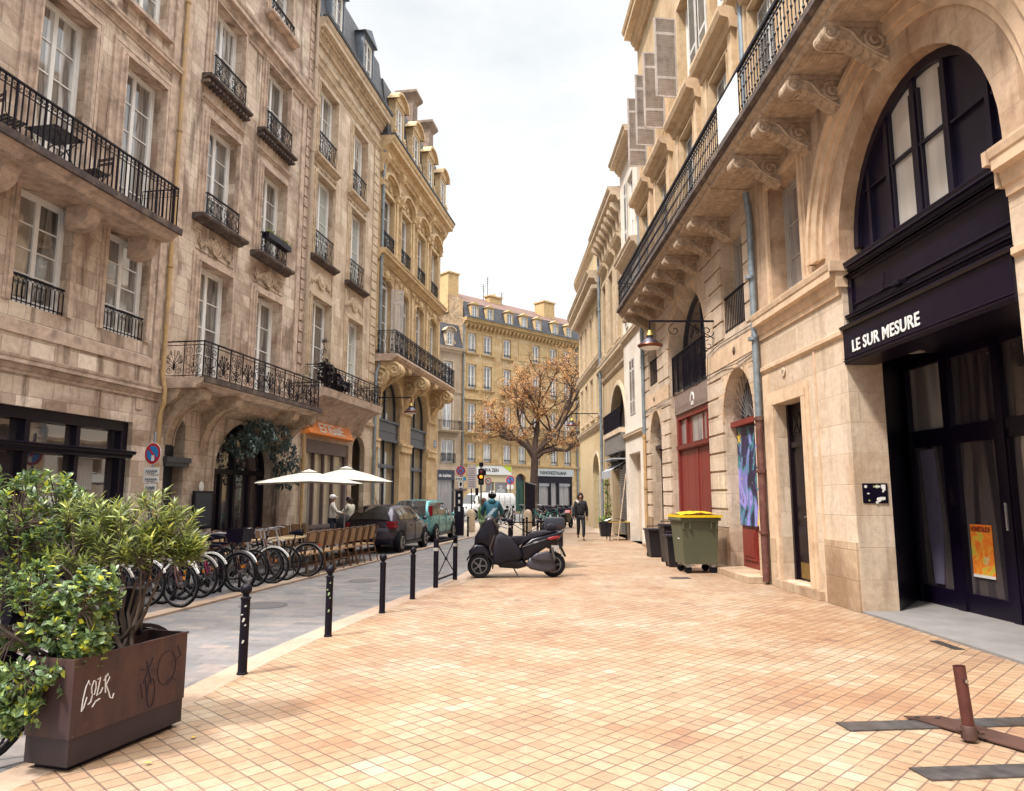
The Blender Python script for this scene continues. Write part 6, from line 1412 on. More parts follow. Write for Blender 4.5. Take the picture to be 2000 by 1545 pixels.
# ================================================================ bicycles
def bicycle(label, frame_col, dutch=True, basket=False, fender='frame_w', rack=True, hl=None, group='bicycles parked along the left kerb', frontframe=None):
    t = thing('bicycle', label, 'bicycle', (0, 0, 0), 0, group)
    R_ = .335; B_ = 1.08
    for x in (0, B_):
        tt = MB(); n = 26
        tt.tube([(x+R_*math.cos(2*PI*k/n), 0, R_+.01+R_*math.sin(2*PI*k/n)) for k in range(n)], .020, 6, closed=True); w = tt.build('wheel', 'rubber', t, True)
        m = MB(); m.tube([(x+(R_-.028)*math.cos(2*PI*k/n), 0, R_+.01+(R_-.028)*math.sin(2*PI*k/n)) for k in range(n)], .010, 4, closed=True); m.build('rim', 'rim', w)
        m = MB()
        for k in range(14): a = 2*PI*k/14; m.tube([(x, .02 if k % 2 else -.02, R_+.01), (x+(R_-.03)*math.cos(a), 0, R_+.01+(R_-.03)*math.sin(a))], .0022, 3)
        m.lathe([(.03, -.04), (.03, .04)], (x, 0, R_+.01), 8, 'y'); m.build('spokes', 'rim', w)
        if fender:
            m = MB(); a0, a1 = (.35, 2.6) if x == 0 else (.5, 2.5)
            m.tube([(x+(R_+.035)*math.cos(a0+(a1-a0)*k/12), 0, R_+.01+(R_+.035)*math.sin(a0+(a1-a0)*k/12)) for k in range(13)], .022, 4); m.build('mudguard', fender, t)
    z0 = R_+.01; bb = (.44, 0, .29); st = (.30, 0, .78); hd = (.90, 0, .86); hd2 = (.95, 0, .66); fr = MB()
    fr.tube([bb, (.36, 0, .55), st], .016, 6); fr.tube([(0, .03, z0), bb], .011, 5); fr.tube([(0, -.03, z0), bb], .011, 5)
    fr.tube([(0, .03, z0), (.33, 0, .70)], .010, 5); fr.tube([(0, -.03, z0), (.33, 0, .70)], .010, 5); fr.tube([bb, hd2], .02, 6)
    fr.tube([(.40, 0, .45), (.7, 0, .52), hd2] if dutch else [(.33, 0, .70), hd], .016, 6); fr.tube([hd2, hd], .022, 6)
    fr.tube([hd2, (1.0, .03, .5), (B_, .05, z0)], .012, 5); fr.tube([hd2, (1.0, -.03, .5), (B_, -.05, z0)], .012, 5)
    fr.build('frame', frame_col, t, True)
    m = MB(); m.tube([st, (.28, 0, .9)], .013, 6); m.tube([(.12, 0, .93), (.22, 0, .935), (.42, 0, .92)], [.075, .07, .02], 8); m.build('saddle', 'black', t, True)
    m = MB(); m.tube([hd, (.86, 0, 1.02)], .014, 6); m.tube([(.62, .27, 1.03), (.76, .27, 1.05), (.87, .1, 1.03), (.87, -.1, 1.03), (.76, -.27, 1.05), (.62, -.27, 1.03)], .012, 6); m.build('handlebar', 'alu', t, True)
    m = MB(); m.lathe([(.09, .035), (.09, .045)], bb, 14, 'y'); m.tube([bb, (.44, .06, .29), (.5, .08, .14)], .010, 4); m.tube([bb, (.44, -.06, .29), (.38, -.08, .44)], .010, 4); m.box(.46, .55, .07, .15, .125, .145); m.box(.33, .42, -.15, -.07, .43, .45); m.build('crankset', 'alu', t)
    m = MB(); m.lathe([(.03, -.02), (.022, .03)], (1.02, 0, .80), 8, 'x'); m.build('headlight', 'chrome', t)
    if rack:
        m = MB(); m.box(-.25, .25, -.06, .06, .72, .735); m.tube([(-.15, .05, .72), (0, .05, z0)], .006, 4); m.tube([(-.15, -.05, .72), (0, -.05, z0)], .006, 4); m.build('luggage_rack', 'iron', t)
        m = MB(); m.box(-.28, -.25, -.03, .03, .64, .70); m.build('tail_light', paint('red_reflector', (.5, .02, .02), .3), t)
    m = MB(); m.box(B_+.05, B_+.09, -.012, -.004, .42, .47) ; m.build('reflector', paint('orange_reflector', (.8, .25, .02), .3), t)
    m = MB(); m.tube([(.30, .06, .28), (.22, .16, .01)], .01, 4); m.build('kickstand', 'iron', t)
    if basket:
        m = MB(); m.add([(.93, -.15, .88), (1.2, -.15, .88), (1.2, .15, .88), (.93, .15, .88), (.90, -.19, 1.12), (1.26, -.19, 1.12), (1.26, .19, 1.12), (.90, .19, 1.12)], [(0, 1, 2, 3), (0, 4, 5, 1), (1, 5, 6, 2), (2, 6, 7, 3), (3, 7, 4, 0)]); m.build('basket', 'black', t)
    return t
blk = 'iron'; pink = paint('magenta_frame', (.30, .015, .08), .35); brown = paint('brown_frame', (.14, .06, .045), .35); silver = paint('silver_frame', (.4, .38, .38), .3, metal=.5); redf = paint('red_frame', (.45, .03, .02), .35)
bk = [bicycle('black town bicycle half hidden by leaves, nearest the planter, with an orange reflector', blk, False),
      bicycle('black bicycle with white mudguard beside the magenta bicycle', blk, fender='frame_g'), bicycle('magenta bicycle with pale rims standing between black bicycles', pink, True, False, 'frame_w'),
      bicycle('black bicycle with a dark wire basket over its front wheel', blk, True, True, 'alu'), bicycle('silver bicycle with bare thin wheels in the middle of the row', silver, False, False, None, False),
      bicycle('brown-framed road bicycle with red rear light near the chairs', brown, False, False, 'frame_w')]
for b, (x, y, a) in zip(bk, ((-5.75, 11.55, -10), (-5.52, 12.30, -24), (-5.37, 13.05, -14), (-4.95, 13.30, -12), (-4.95, 14.05, -16), (-4.75, 14.55, -8))):
    a = math.radians(a); b.location = (x-1.08*math.cos(a), y-1.08*math.sin(a), -.035+.033); b.rotation_euler = (0, 0, a)
dup(bk[1], (-6.9, 11.3, 0), math.radians(-20), 'black bicycle seen only in gaps through the shrub leaves')
dup(bk[4], (-7.0, 10.5, 0), math.radians(-12), 'silver bicycle farthest left behind the shrubs')
dup(bk[1], (-6.35, 12.75, 0), math.radians(-14), 'black bicycle locked close behind the magenta bicycle')
dup(bk[3], (-6.2, 14.15, 0), math.radians(170), 'black bicycle with basket turned toward the house wall')
dup(bk[5], (-5.95, 13.75, 0), math.radians(-20), 'brown bicycle squeezed between the silver bicycle and the basket bicycle')
dup(bk[5], (-6.2, 11.75, 0), math.radians(-16), 'brown bicycle half hidden behind the shrub and the black bicycles')
dup(bk[1], (-5.95, 14.95, 0), math.radians(-12), 'black bicycle with white mudguards just behind the brown road bicycle')
dup(bk[1], (-6.6, 12.25, 0), math.radians(-24), 'black bicycle locked tail-out behind the magenta one')
dup(bk[5], (-6.75, 13.2, 0), math.radians(-28), 'brown bicycle leaning at an angle near the menu board')
dup(bk[1], (-6.1, 14.7, 0), math.radians(14), 'black bicycle angled the other way behind the silver bicycle')
dup(bk[4], (-5.75, 15.2, 0), math.radians(-6), 'silver bicycle nearest the first café table')
b = dup(bk[1], (-4.40, 15.75, 0), math.radians(176), 'large black bicycle parked sideways in front of the wicker chairs, facing left')
for i, (x, y) in enumerate(((-5.35, 12.2), (-5.0, 13.25), (-4.9, 13.9))):
    t = thing('bike_post', ['short dark bicycle post beside the leafy bicycle', 'short dark bicycle post between magenta and basket bicycles', 'short dark bicycle post behind the basket bicycle'][i], 'bike rack', (x-.25, y, 0), 0, 'bicycle posts')
    m = MB(); m.tube([(0, 0, 0), (0, 0, .75), (-.05, 0, .82), (-.6, .1, .82), (-.65, .1, .75), (-.65, .1, 0)], .028, 8); m.build('hoop', 'iron', t, True)
# bicycle locked behind the planter
b = bicycle('black electric bicycle locked behind the planter at the bottom left corner', blk, False, False, 'black', False, group='bicycles behind the planter'); b.location = (-3.40, 4.78, 0); b.rotation_euler = (0, 0, math.radians(61))
m = MB(); m.tube([(.68, -.27, 1.035), (.56, -.28, 1.02)], .019, 8); m.build('grip', 'rubber', b)
m = MB(); m.lathe([(.075, .66), (.078, .9), (.08, 1.0), (.07, 1.01)], (1.02, 0, 0), 16); m.build('handlebar_bag', 'black', b, True)
# bicycles and motorbikes round the tree
fc = ['grey bicycle', 'black bicycle', 'turquoise hire bicycle']
teal = paint('turquoise_frame', (.04, .35, .33), .35)
q = bicycle('turquoise hire bicycle nearest the walking man at the square', teal, True, False, teal, True, group='bicycles parked round the tree'); q.location = (2.4, 41.5, 0); q.rotation_euler = (0, 0, math.radians(160)); q.scale = (1.2,)*3
lbs = ['silver bicycle left of the cluster, just right of the cyclist', 'silver bicycle second in the distant row', 'silver bicycle third in the distant row under the green door', 'silver bicycle fourth in the distant row, left of the totem', 'silver bicycle right of the totem under the tree', 'silver bicycle partly behind the turquoise bicycle']
for i, (x, y, a) in enumerate(((-.9, 44, 80), (-.35, 44, 70), (.1, 44.5, 100), (.55, 44, 75), (1.5, 44, 60), (1.9, 43, 110))): z = dup(bk[4] if i % 2 else bk[1], (x, y, 0), math.radians(a), lbs[i], 'bicycles parked round the tree', 1.15)
q2_ = dup(q, (3.3, 43.5, 0), math.radians(120), 'turquoise hire bicycle farther back, half behind the other one', None, 1.15)
def motorbike(label, loc, rz, group='motorbikes in front of the dark shop'):
    t = thing('motorbike', label, 'motorbike', loc, rz, group)
    for x in (-.65, .65): m = MB(); n = 16; m.tube([(x+.27*math.cos(2*PI*k/n), 0, .30+.27*math.sin(2*PI*k/n)) for k in range(n)], .06, 6, closed=True); m.lathe([(.12, -.03), (.12, .03)], (x, 0, .3), 10, 'y'); m.build('wheel', 'rubber', t, True)
    m = MB(); puffy(m, [(-.85, .75), (-.6, .85), (-.1, .80), (.1, .9), (.4, .85), (.45, .6), (.1, .3), (-.4, .35), (-.7, .5)], .16); m.build('body', 'black', t, True)
    m = MB(); m.tube([(.65, .06, .3), (.42, .06, .95)], .03, 6); m.tube([(.65, -.06, .3), (.42, -.06, .95)], .03, 6); m.tube([(.3, .35, 1.02), (.42, 0, .98), (.3, -.35, 1.02)], .018, 6); m.sphere((.5, 0, .9), .10, 8); m.build('fork', 'iron', t, True)
    return t
def puffy(mb, poly, w, k=.86, mi=None):
    """rounded slab with the given side outline (x,z)"""
    cx = sum(p[0] for p in poly)/len(poly); cz = sum(p[1] for p in poly)/len(poly); n = len(poly); vs = []
    for y, s_ in ((-w, .70), (-w*.93, k), (-w*.72, .96), (-w*.3, 1), (w*.3, 1), (w*.72, .96), (w*.93, k), (w, .70)): vs += [(cx+(x-cx)*s_, y, cz+(z-cz)*s_) for x, z in poly]
    fs = [(r*n+i, r*n+(i+1) % n, (r+1)*n+(i+1) % n, (r+1)*n+i) for r in range(7) for i in range(n)]+[tuple(range(n))[::-1], tuple(7*n+i for i in range(n))]
    return mb.add(vs, fs, mi)
mlab = ['black motorbike leftmost in the row before the dark shopfront', 'black motorbike second in the row before the dark shopfront', 'black motorbike third in the row before the dark shopfront', 'black motorbike fourth in the row before the dark shopfront', 'black motorbike rightmost in the row before the dark shopfront']
m0 = motorbike(mlab[0], (2.9, 57, 0), 2.2)
for i in range(1, 5): dup(m0, (2.9+.85*i, 57+.3*i, 0), 2.2-.1*i, mlab[i])
mh = motorbike('black and white motorbike with red tank beside the turquoise bicycle', (3.0, 39.5, 0), 1.2, None)
m = MB(); puffy(m, [(-.05, .82), (.15, .98), (.4, .9), (.35, .72), (0, .7)], .17); m.build('tank', redf, mh, True)

# ================================================================ three-wheeled scooter
sc3 = thing('scooter', 'black three-wheeled maxi scooter with leg cover parked across the paving', 'scooter', (0.08, 15.75, 0), 0)
U = lambda X, Y: ((X/4.415+840-1007)/89, (1125-(Y/4.415+800))/89)
sp = paint('black_scooter_plastic', (.007, .005, .012), .28, vary=.3, scale=3, spec=.3); cloth = paint('quilted_black_cloth', (.012, .009, .018), .7, vary=.5, scale=6, bump=.6, spec=.3); grey = paint('grey_scooter_plastic', (.045, .04, .055), .42, vary=.3)
def part(name, pts, w, mat, y=0., par=None):
    m = MB(); puffy(m, [U(*p) for p in pts], w)
    if y: m.v = [(v[0], v[1]+y, v[2]) for v in m.v]
    return m.build(name, mat, par or sc3, True)
part('front_fairing', [(478, 965), (500, 925), (540, 930), (575, 1000), (600, 1070), (590, 1160), (545, 1250), (520, 1210), (440, 1165), (385, 1175), (392, 1100), (440, 1020)], .27, sp)
part('leg_cover', [(560, 1080), (610, 1060), (700, 1110), (770, 1190), (800, 1260), (770, 1300), (680, 1310), (600, 1335), (540, 1330), (535, 1200)], .31, cloth)
part('floor_board', [(560, 1290), (800, 1290), (850, 1340), (760, 1365), (600, 1355)], .22, sp)
part('seat', [(690, 1110), (720, 1098), (800, 1096), (830, 1112), (858, 1068), (900, 1056), (1010, 1045), (1080, 1055), (1000, 1085), (860, 1120), (760, 1185), (705, 1170)], .17, cloth)
part('rear_body', [(780, 1180), (860, 1115), (1000, 1080), (1120, 1050), (1160, 1040), (1120, 1100), (1080, 1150), (980, 1200), (830, 1300), (780, 1310), (760, 1240)], .19, sp)
part('engine_cover', [(820, 1335), (850, 1275), (960, 1240), (1010, 1215), (1050, 1290), (1075, 1340), (1050, 1385), (950, 1385), (860, 1365)], .08, grey, -.17)
part('air_box', [(860, 1275), (905, 1235), (1000, 1215), (1035, 1240), (1045, 1295), (950, 1300)], .06, grey, -.24)
part('number_plate_holder', [(1085, 1150), (1110, 1150), (1165, 1265), (1145, 1270)], .10, sp)
part('backrest', [(990, 1045), (995, 1005), (1035, 988), (1080, 1005), (1085, 1045), (1035, 1055)], .14, cloth)
tl = part('tail_light', [(985, 1118), (1040, 1098), (1112, 1090), (1100, 1112), (1030, 1128)], .03, paint('red_lens', (.28, .01, .015), .25), -.185)
part('badge', [(885, 1145), (925, 1135), (930, 1145), (890, 1156)], .008, 'alu', -.20)
def wheel(par, x, y, z, r, w, name='wheel'):
    t_ = MB(); prof = [(r*.62, -w*.5), (r*.9, -w*.55), (r*.985, -w*.38), (r, 0), (r*.985, w*.38), (r*.9, w*.55), (r*.62, w*.5)]; t_.lathe(prof, (x, y, z), 28, 'y'); o = t_.build(name, 'rubber', par, True)
    m = MB()
    for k in range(5):
        a = 2*PI*k/5
        for dq in (-.12, .12): m.tube([(x+r*.14*math.cos(a), y-w*.58, z+r*.14*math.sin(a)), (x+r*.60*math.cos(a+dq), y-w*.56, z+r*.60*math.sin(a+dq))], r*.035, 4)
    m.lathe([(r*.16, -w*.62), (r*.16, -w*.5)], (x, y, z), 12, 'y'); m.arc_ring(x, z, r*.58, r*.66, y-w*.58, y-w*.5, 24, 1, 0, 2*PI); m.build('rim', 'rim', o)
    return o
wheel(sc3, -.77, -.22, .255, .255, .14); wheel(sc3, -.77, .22, .255, .255, .14); wheel(sc3, .80, 0, .265, .265, .16)
for y in (-.22, .22):
    m = MB(); m.arc_ring(-.77, .255, .27, .30, y-.10, y+.10, 16, 1.05, -.2, 2.75); m.build('front_mudguard', sp, sc3, True)
    m = MB(); puffy(m, [U(*p) for p in [(350, 1255), (345, 1215), (400, 1160), (470, 1165), (525, 1215), (530, 1290), (480, 1240), (410, 1240)]], .11); m.v = [(v[0], v[1]+y*.9, v[2]) for v in m.v]; m.build('nose_cowl', sp, sc3, True)
m = MB(); a, b_, c_, d_, e_ = U(480, 945), U(548, 862), U(588, 872), U(585, 925), U(530, 985)
m.add([(p[0], y, p[1]) for y in (-.17, 0, .17) for p in ((a[0]+.0, a[1]), (b_[0]+(.02), b_[1]))], [(0, 1, 3, 2), (2, 3, 5, 4)])
m.v = [(v[0]+(.07 if abs(v[1]) > .1 else -.02), v[1], v[2]) for v in m.v]
N = NT('smoked_screen'); N.set(Base_Color=(.25, .3, .32), Roughness=.05, Alpha=.42); m.build('windscreen', N.m, sc3, True)
m = MB(); h1 = U(600, 1005); m.tube([(h1[0]-.05, -.30, h1[1]+.02), (h1[0], -.1, h1[1]), (h1[0], .1, h1[1]), (h1[0]-.05, .34, h1[1]+.02)], .018, 6); m.tube([(h1[0], -.32, h1[1]), (h1[0]+.16, -.36, h1[1]-.05)], .02, 6); m.tube([(h1[0], 0, h1[1]), (h1[0]-.1, 0, h1[1]-.2)], .03, 6); m.build('handlebar', 'steel_dark', sc3, True)
for y in (-.34, .36):
    m = MB(); mp_ = U(685, 965) if y < 0 else U(640, 965); m.tube([(h1[0], y*.8, h1[1]), (mp_[0]-.08, y, mp_[1]-.04)], .008, 5); m.sphere((mp_[0], y, mp_[1]), .07, 8, (1.1, .35, .55)); m.build('mirror', 'iron', sc3, True)
m = MB(); m.tube([(-.05, -.1, .2), (.05, -.2, .02)], .015, 5); m.build('stand', 'steel_dark', sc3, True)
m = MB(); m.tube([(U(1040, 1190)[0], -.13, U(1040, 1190)[1]), (U(1062, 1290)[0], -.13, U(1062, 1290)[1])], .035, 8); m.build('suspension', 'steel_dark', sc3, True)
m = MB(); m.bevbox(U(345, 0)[0], U(400, 0)[0], -.16, .16, .40, .47, .02); m.build('headlight', 'glass_grey', sc3, True)
m = MB(); m.box(U(1120, 0)[0], U(1128, 0)[0]+.01, -.10, .10, U(0, 1262)[1], U(0, 1185)[1]); pl2 = m.build('number_plate', 'frame_g', sc3); pl2.rotation_euler = (0, 0, 0)
m = MB(); m.tube([U(560, 1085)[:1]+(-.28,)+U(560, 1085)[1:], U(520, 1190)[:1]+(-.29,)+U(520, 1190)[1:], U(545, 1250)[:1]+(-.28,)+U(545, 1250)[1:]], .012, 5); m.tube([U(790, 1185)[:1]+(-.195,)+U(790, 1185)[1:], U(960, 1130)[:1]+(-.20,)+U(960, 1130)[1:], U(1110, 1085)[:1]+(-.15,)+U(1110, 1085)[1:]], .010, 5); m.build('trim_strip', 'steel_dark', sc3, True)
# second scooter, seen from behind
s2 = thing('scooter', 'black scooter with square top case standing end-on behind the three-wheeler', 'scooter', (1.03, 17.7, 0), 0)
m = MB(); m.bevbox(-.24, .24, -.2, .2, .92, 1.2, .05); tcase = m.build('top_case', paint('navy_top_case', (.03, .035, .05), .35), s2, True)
m = MB(); m.box(-.18, .18, -.21, -.2, .98, 1.0); m.build('reflector', paint('dark_red_strip', (.1, .02, .02), .3), tcase)
m = MB(); m.bevbox(-.2, .2, -.25, .9, .45, .88, .08); m.build('rear_body', sp, s2, True)
m = MB(); m.bevbox(-.26, .26, .9, 1.25, .4, 1.05, .1); m.build('front_fairing', sp, s2, True); m = MB(); m.tube([(-.35, 1.0, 1.08), (.35, 1.0, 1.08)], .02, 6); m.build('handlebar', 'iron', s2)
for y in (-.1, 1.25):
    m = MB(); n = 18; m.tube([(0, y+.2*math.cos(2*PI*k/n), .26+.2*math.sin(2*PI*k/n)) for k in range(n)], .06, 6, closed=True); m.lathe([(.12, -.03), (.12, .03)], (0, y, .26), 10, 'x'); m.build('wheel', 'rubber', s2, True)
m = MB(); m.box(-.09, .09, -.3, -.28, .38, .55); m.build('number_plate', 'frame_g', s2); m = MB(); m.bevbox(-.1, .1, -.28, -.24, .68, .76, .02); m.build('tail_light', paint('red_lens2', (.25, .01, .01), .3), s2)

# ================================================================ cars
def car(label, loc, rz, L, Wd, H, col, kind='hatch', trim='black', name='car'):
    t = thing(name, label, 'van' if kind == 'van' else 'car', loc, rz); h = L/2; w = Wd/2
    if kind == 'hatch': st = [(-h, .42, .80, .62), (-h+.1, .30, .95, .74), (-h+.45, .22, .98, .84), (-.5, .2, .97, w), (.6, .2, .95, w), (h-.8, .2, .92, w*.98), (h-.35, .24, .80, w*.9), (h, .36, .60, w*.68)]; gh = [(-h+.12, .96, .98, .74, .7), (-h+.30, .97, 1.20, .76, .62), (-h+.62, .97, H-.06, .78, .58), (-.6, .96, H, .80, .60), (.35, .94, H-.04, .80, .60), (.75, .93, H-.2, .78, .58), (h-.85, .90, .93, .74, .62)]
    elif kind == 'mpv': st = [(-h, .40, .95, .66), (-h+.08, .30, .98, .78), (-h+.45, .22, .98, .84), (-.5, .2, .97, w), (.7, .2, .95, w), (h-.7, .2, .92, w*.98), (h-.3, .24, .82, w*.9), (h, .36, .62, w*.68)]; gh = [(-h+.03, .97, 1.0, .74, .7), (-h+.16, .97, H-.28, .76, .66), (-h+.36, .97, H-.05, .78, .63), (-.6, .96, H, .80, .64), (.35, .94, H-.04, .80, .63), (.75, .93, H-.2, .78, .6), (h-.65, .90, .93, .74, .64)]
    else: st = [(-h, .42, 1.15, .88), (-h+.1, .32, 1.2, .93), (-.5, .28, 1.2, w), (.9, .28, 1.15, w), (h-.9, .3, 1.12, w*.97), (h-.3, .34, 1.0, w*.9), (h, .42, .8, w*.75)]; gh = [(-h+.02, 1.15, 1.6, .90, .86), (-h+.12, 1.18, H-.05, .90, .80), (-.5, 1.18, H, .92, .82), (.8, 1.15, H-.02, .92, .82), (1.2, 1.14, H-.16, .9, .78), (h-.75, 1.1, 1.14, .84, .76)]
    m = MB(); vs = []; n = 9
    for (x, zb, zt, hw) in st:
        sec = [(0, zb), (hw*.9, zb), (hw*.97, zb+.10), (hw, zb+(zt-zb)*.42), (hw*.99, zb+(zt-zb)*.75), (hw*.94, zt-.03), (hw*.86, zt+.005), (hw*.5, zt+.02), (0, zt+.025)]
        vs += [(x, y, z) for y, z in sec]+[(x, -y, z) for y, z in sec[1:-1][::-1]]
    k_ = 16; m.add(vs, [(i*k_+j, i*k_+(j+1) % k_, (i+1)*k_+(j+1) % k_, (i+1)*k_+j) for i in range(len(st)-1) for j in range(k_)]+[tuple(range(k_)), tuple((len(st)-1)*k_+j for j in range(k_))])
    vs = []
    for (x, zb, zt, hb, ht) in gh:
        sec = [(hb, zb-.05), (hb*.97, zb+(zt-zb)*.4), (ht+.01, zb+(zt-zb)*.86), (ht*.88, zt), (ht*.4, zt+.015)]
        vs += [(x, y, z) for y, z in sec]+[(x, -y, z) for y, z in sec[::-1]]
    k_ = 10; m.add(vs, [(i*k_+j, i*k_+j+1, (i+1)*k_+j+1, (i+1)*k_+j) for i in range(len(gh)-1) for j in range(k_-1)]+[tuple(range(k_)), tuple((len(gh)-1)*k_+j for j in range(k_))])
    body = m.build('body', col, t, True)
    def gp(x, q, s_, o=.012):                          # point on the side of the cabin
        for a, b in zip(gh, gh[1:]):
            if a[0] <= x <= b[0]:
                u = (x-a[0])/(b[0]-a[0]); v = [a[i]+(b[i]-a[i])*u for i in range(5)]; zb, zt, hb, ht = v[1:]
                z = zb+(zt-zb)*q; y = hb*.97+((ht+.01)-hb*.97)*max(0, (q-.4)/.46) if q > .4 else hb+(hb*.97-hb)*q/.4
                return (x, s_*(y+o), z)
    gm = glassy('car_glass', [(.03, .03, .035), (.05, .05, .05)], ior=2.2)
    xs = {'hatch': [(-h+.55, -h+.95), (-h+1.0, -.0), (.06, .95)], 'mpv': [(-h+.35, -h+.95), (-h+1.02, .0), (.06, 1.0)], 'van': [(1.0, h-1.15)]}[kind]
    for s_ in (-1, 1):
        for a, b in xs:
            m = MB(); nn = 5; P_ = []
            for k in range(nn+1): x = a+(b-a)*k/nn; P_.append((gp(x, .10, s_), gp(x, .40, s_), gp(x, .84, s_)))
            vs = [p for pr in P_ for p in pr]; m.add(vs, [(3*k+q, 3*k+q+1, 3*k+q+4, 3*k+q+3) for k in range(nn) for q in (0, 1)]); m.build('side_window', gm, t)
    g0, g1, g2 = gh[0], gh[1], gh[2]
    m = MB()
    if kind != 'van':
        vs = []
        for (x, zb, zt, hb, ht), q in ((g0, .2), (g1, .9), (g2, .93)): vs += [(x-.03, y_, zt+(.012 if q > .2 else .03)-(.012 if abs(y_) > ht*.5 else 0)) for y_ in (-ht*.84, -ht*.42, ht*.42, ht*.84)]
        m.add(vs, [(4*r_+k, 4*r_+k+1, 4*r_+k+5, 4*r_+k+4) for r_ in (0, 1) for k in range(3)]); m.v = [(v[0]-.01, v[1], v[2]+.012) for v in m.v]; m.build('rear_window', gm, t)
        for s_ in (-1, 1):
            m = MB()
            if kind == 'hatch': m.bevbox(-h+.02, -h+.30, s_*.60, s_*.80, .78, .93, .03)
            else: m.bevbox(-h+.10, -h+.22, s_*.70, s_*.785, 1.0, 1.34, .02)
            m.build('tail_light', paint('tail_lamp_red', (.32, .01, .02), .2), t, True)
        m = MB(); m.box(-h-.012, -h+.02, -.26, .26, .50, .61); pl_ = m.build('number_plate', 'wht', t)
        m = MB(); m.bevbox(-h-.02, -h+.3, -w*.88, w*.88, .26, .44, .05); m.build('rear_bumper', trim, t, True)
        m = MB(); m.tube([(-h-.01, -.06, .82), (-h-.015, 0, .86), (-h-.01, .06, .82)], .012, 4); m.build('badge', 'alu', t)
        m = MB(); m.tube([(-h+.75, 0, H), (-h+.55, 0, H+.22)], .008, 4); m.build('aerial', 'iron', t)
    fx, fz = gh[-2], gh[-1]; m = MB(); a, b = gh[-2], gh[-1]
    m.add([(a[0]+.03, -a[4]+.04, a[2]+.0), (a[0]+.03, a[4]-.04, a[2]), (b[0]+.04, b[4]-.02, b[2]+.05), (b[0]+.04, -b[4]+.02, b[2]+.05)], [(0, 1, 2, 3)]); m.v = [(v[0], v[1], v[2]+.02) for v in m.v]; m.build('windscreen', gm, t)
    for s_ in (-1, 1):
        m = MB(); m.bevbox(h-.42, h-.12, s_*w*.55, s_*w*.84, .62 if kind != 'van' else .82, .76 if kind != 'van' else 1.0, .03); m.build('headlight', 'glass_grey', t, True)
        m = MB(); m.sphere((.78 if kind != 'van' else 1.55, s_*(w+.08), 1.0 if kind != 'van' else 1.3), .1, 8, (.6, .9, .7 if kind != 'van' else 1.3)); m.build('wing_mirror', trim if kind == 'van' else col, t, True)
        for x in ((-.15, .80)): 
            if kind != 'van': m = MB(); m.box(x-.30, x-.14, s_*(w+.0), s_*(w+.02), .80, .825); m.build('door_handle', trim, t)
    wb = L*.64; r = .31 if kind != 'van' else .34; x0 = -h+ (L-wb)*.42 if kind != 'van' else -h+.9
    for x in (x0, x0+wb):
        for s_ in (-1, 1):
            m = MB(); m.lathe([(r+.06, -.0), (r+.06, .012)], (x, (w*.985) if s_ > 0 else -w*.985-.012, r+.02), 24, 'y'); m.build('wheel_arch', 'rubber', t)
            t_ = MB(); y = s_*(w-.075); prof = [(r*.62, -.1), (r*.93, -.105), (r, -.06), (r, .06), (r*.93, .105), (r*.62, .1)]; t_.lathe(prof, (x, y, r), 24, 'y'); wo_ = t_.build('wheel', 'rubber', t, True)
            m = MB(); yy = y+s_*.105
            m.lathe([(r*.64, 0), (r*.60, s_*.012), (r*.1, s_*.02)], (x, yy, r), 20, 'y'); m.build('rim', 'alu', wo_)
            m = MB(); 
            for k in range(7): aa = 2*PI*k/7; m.tube([(x+r*.15*math.cos(aa), yy+s_*.022, r+r*.15*math.sin(aa)), (x+r*.5*math.cos(aa), yy+s_*.018, r+r*.5*math.sin(aa))], .012, 4)
            m.build('rim_spokes', 'iron', wo_)
    m = MB()
    for s_ in (-1, 1): m.box(x0+r+.1, x0+wb-r-.1, s_*(w-.0), s_*(w+.012), .24, .32)
    m.build('sill_trim', trim, t)
    m = MB()
    for s_ in (-1, 1):
        for x in (xs[0][1]+.03, .03): m.box(x-.006, x+.006, s_*(w*.99), s_*(w+.004), .3, .93)
    m.build('door_gap', 'iron', t)
    return t
ck = math.atan2(1, .167)
def carpos(u_right_rear, L, Wd, rear_over): 
    (x, y) = u_right_rear; d = Vector((.167/KL, 1/KL)); n = Vector((-1/KL, .167/KL)); p = Vector((x, y))+n*(Wd/2-.08)+d*(L/2-rear_over); return (p.x, p.y, -.035+.03)
purple = paint('aubergine_car_paint', (.075, .062, .085), .2, metal=.3, vary=.03); tealp = paint('teal_car_paint', (.13, .36, .36), .25, metal=.3, vary=.03)
car('dark aubergine hatchback parked nearest the wicker chairs', carpos((-3.45, 22.6), 3.95, 1.75, .72), ck, 3.95, 1.75, 1.44, purple)
car('teal minivan parked ahead of the dark hatchback beside the parking meter', carpos((-2.93, 27.9), 4.05, 1.72, .75), ck, 4.05, 1.72, 1.58, tealp, 'mpv')
vn = car('white delivery van facing left in front of the cream shopfront', (-2.1, 55.5, 0), math.radians(215), 4.6, 1.95, 1.98, paint('white_van_paint', (.75, .75, .74), .3, vary=.05), 'van')
# ladder frame on the van
m = MB()
for k in range(6): x = -2.2+k*.5; m.tube([(x, 1.0, 1.0), (x, 1.0, 2.15)], .02, 4)
m.tube([(-2.3, 1.0, 2.1), (.4, 1.0, 2.1)], .02, 4); m.tube([(-2.3, 1.0, 1.3), (.4, 1.0, 1.3)], .02, 4); m.build('side_rack', 'alu', vn)

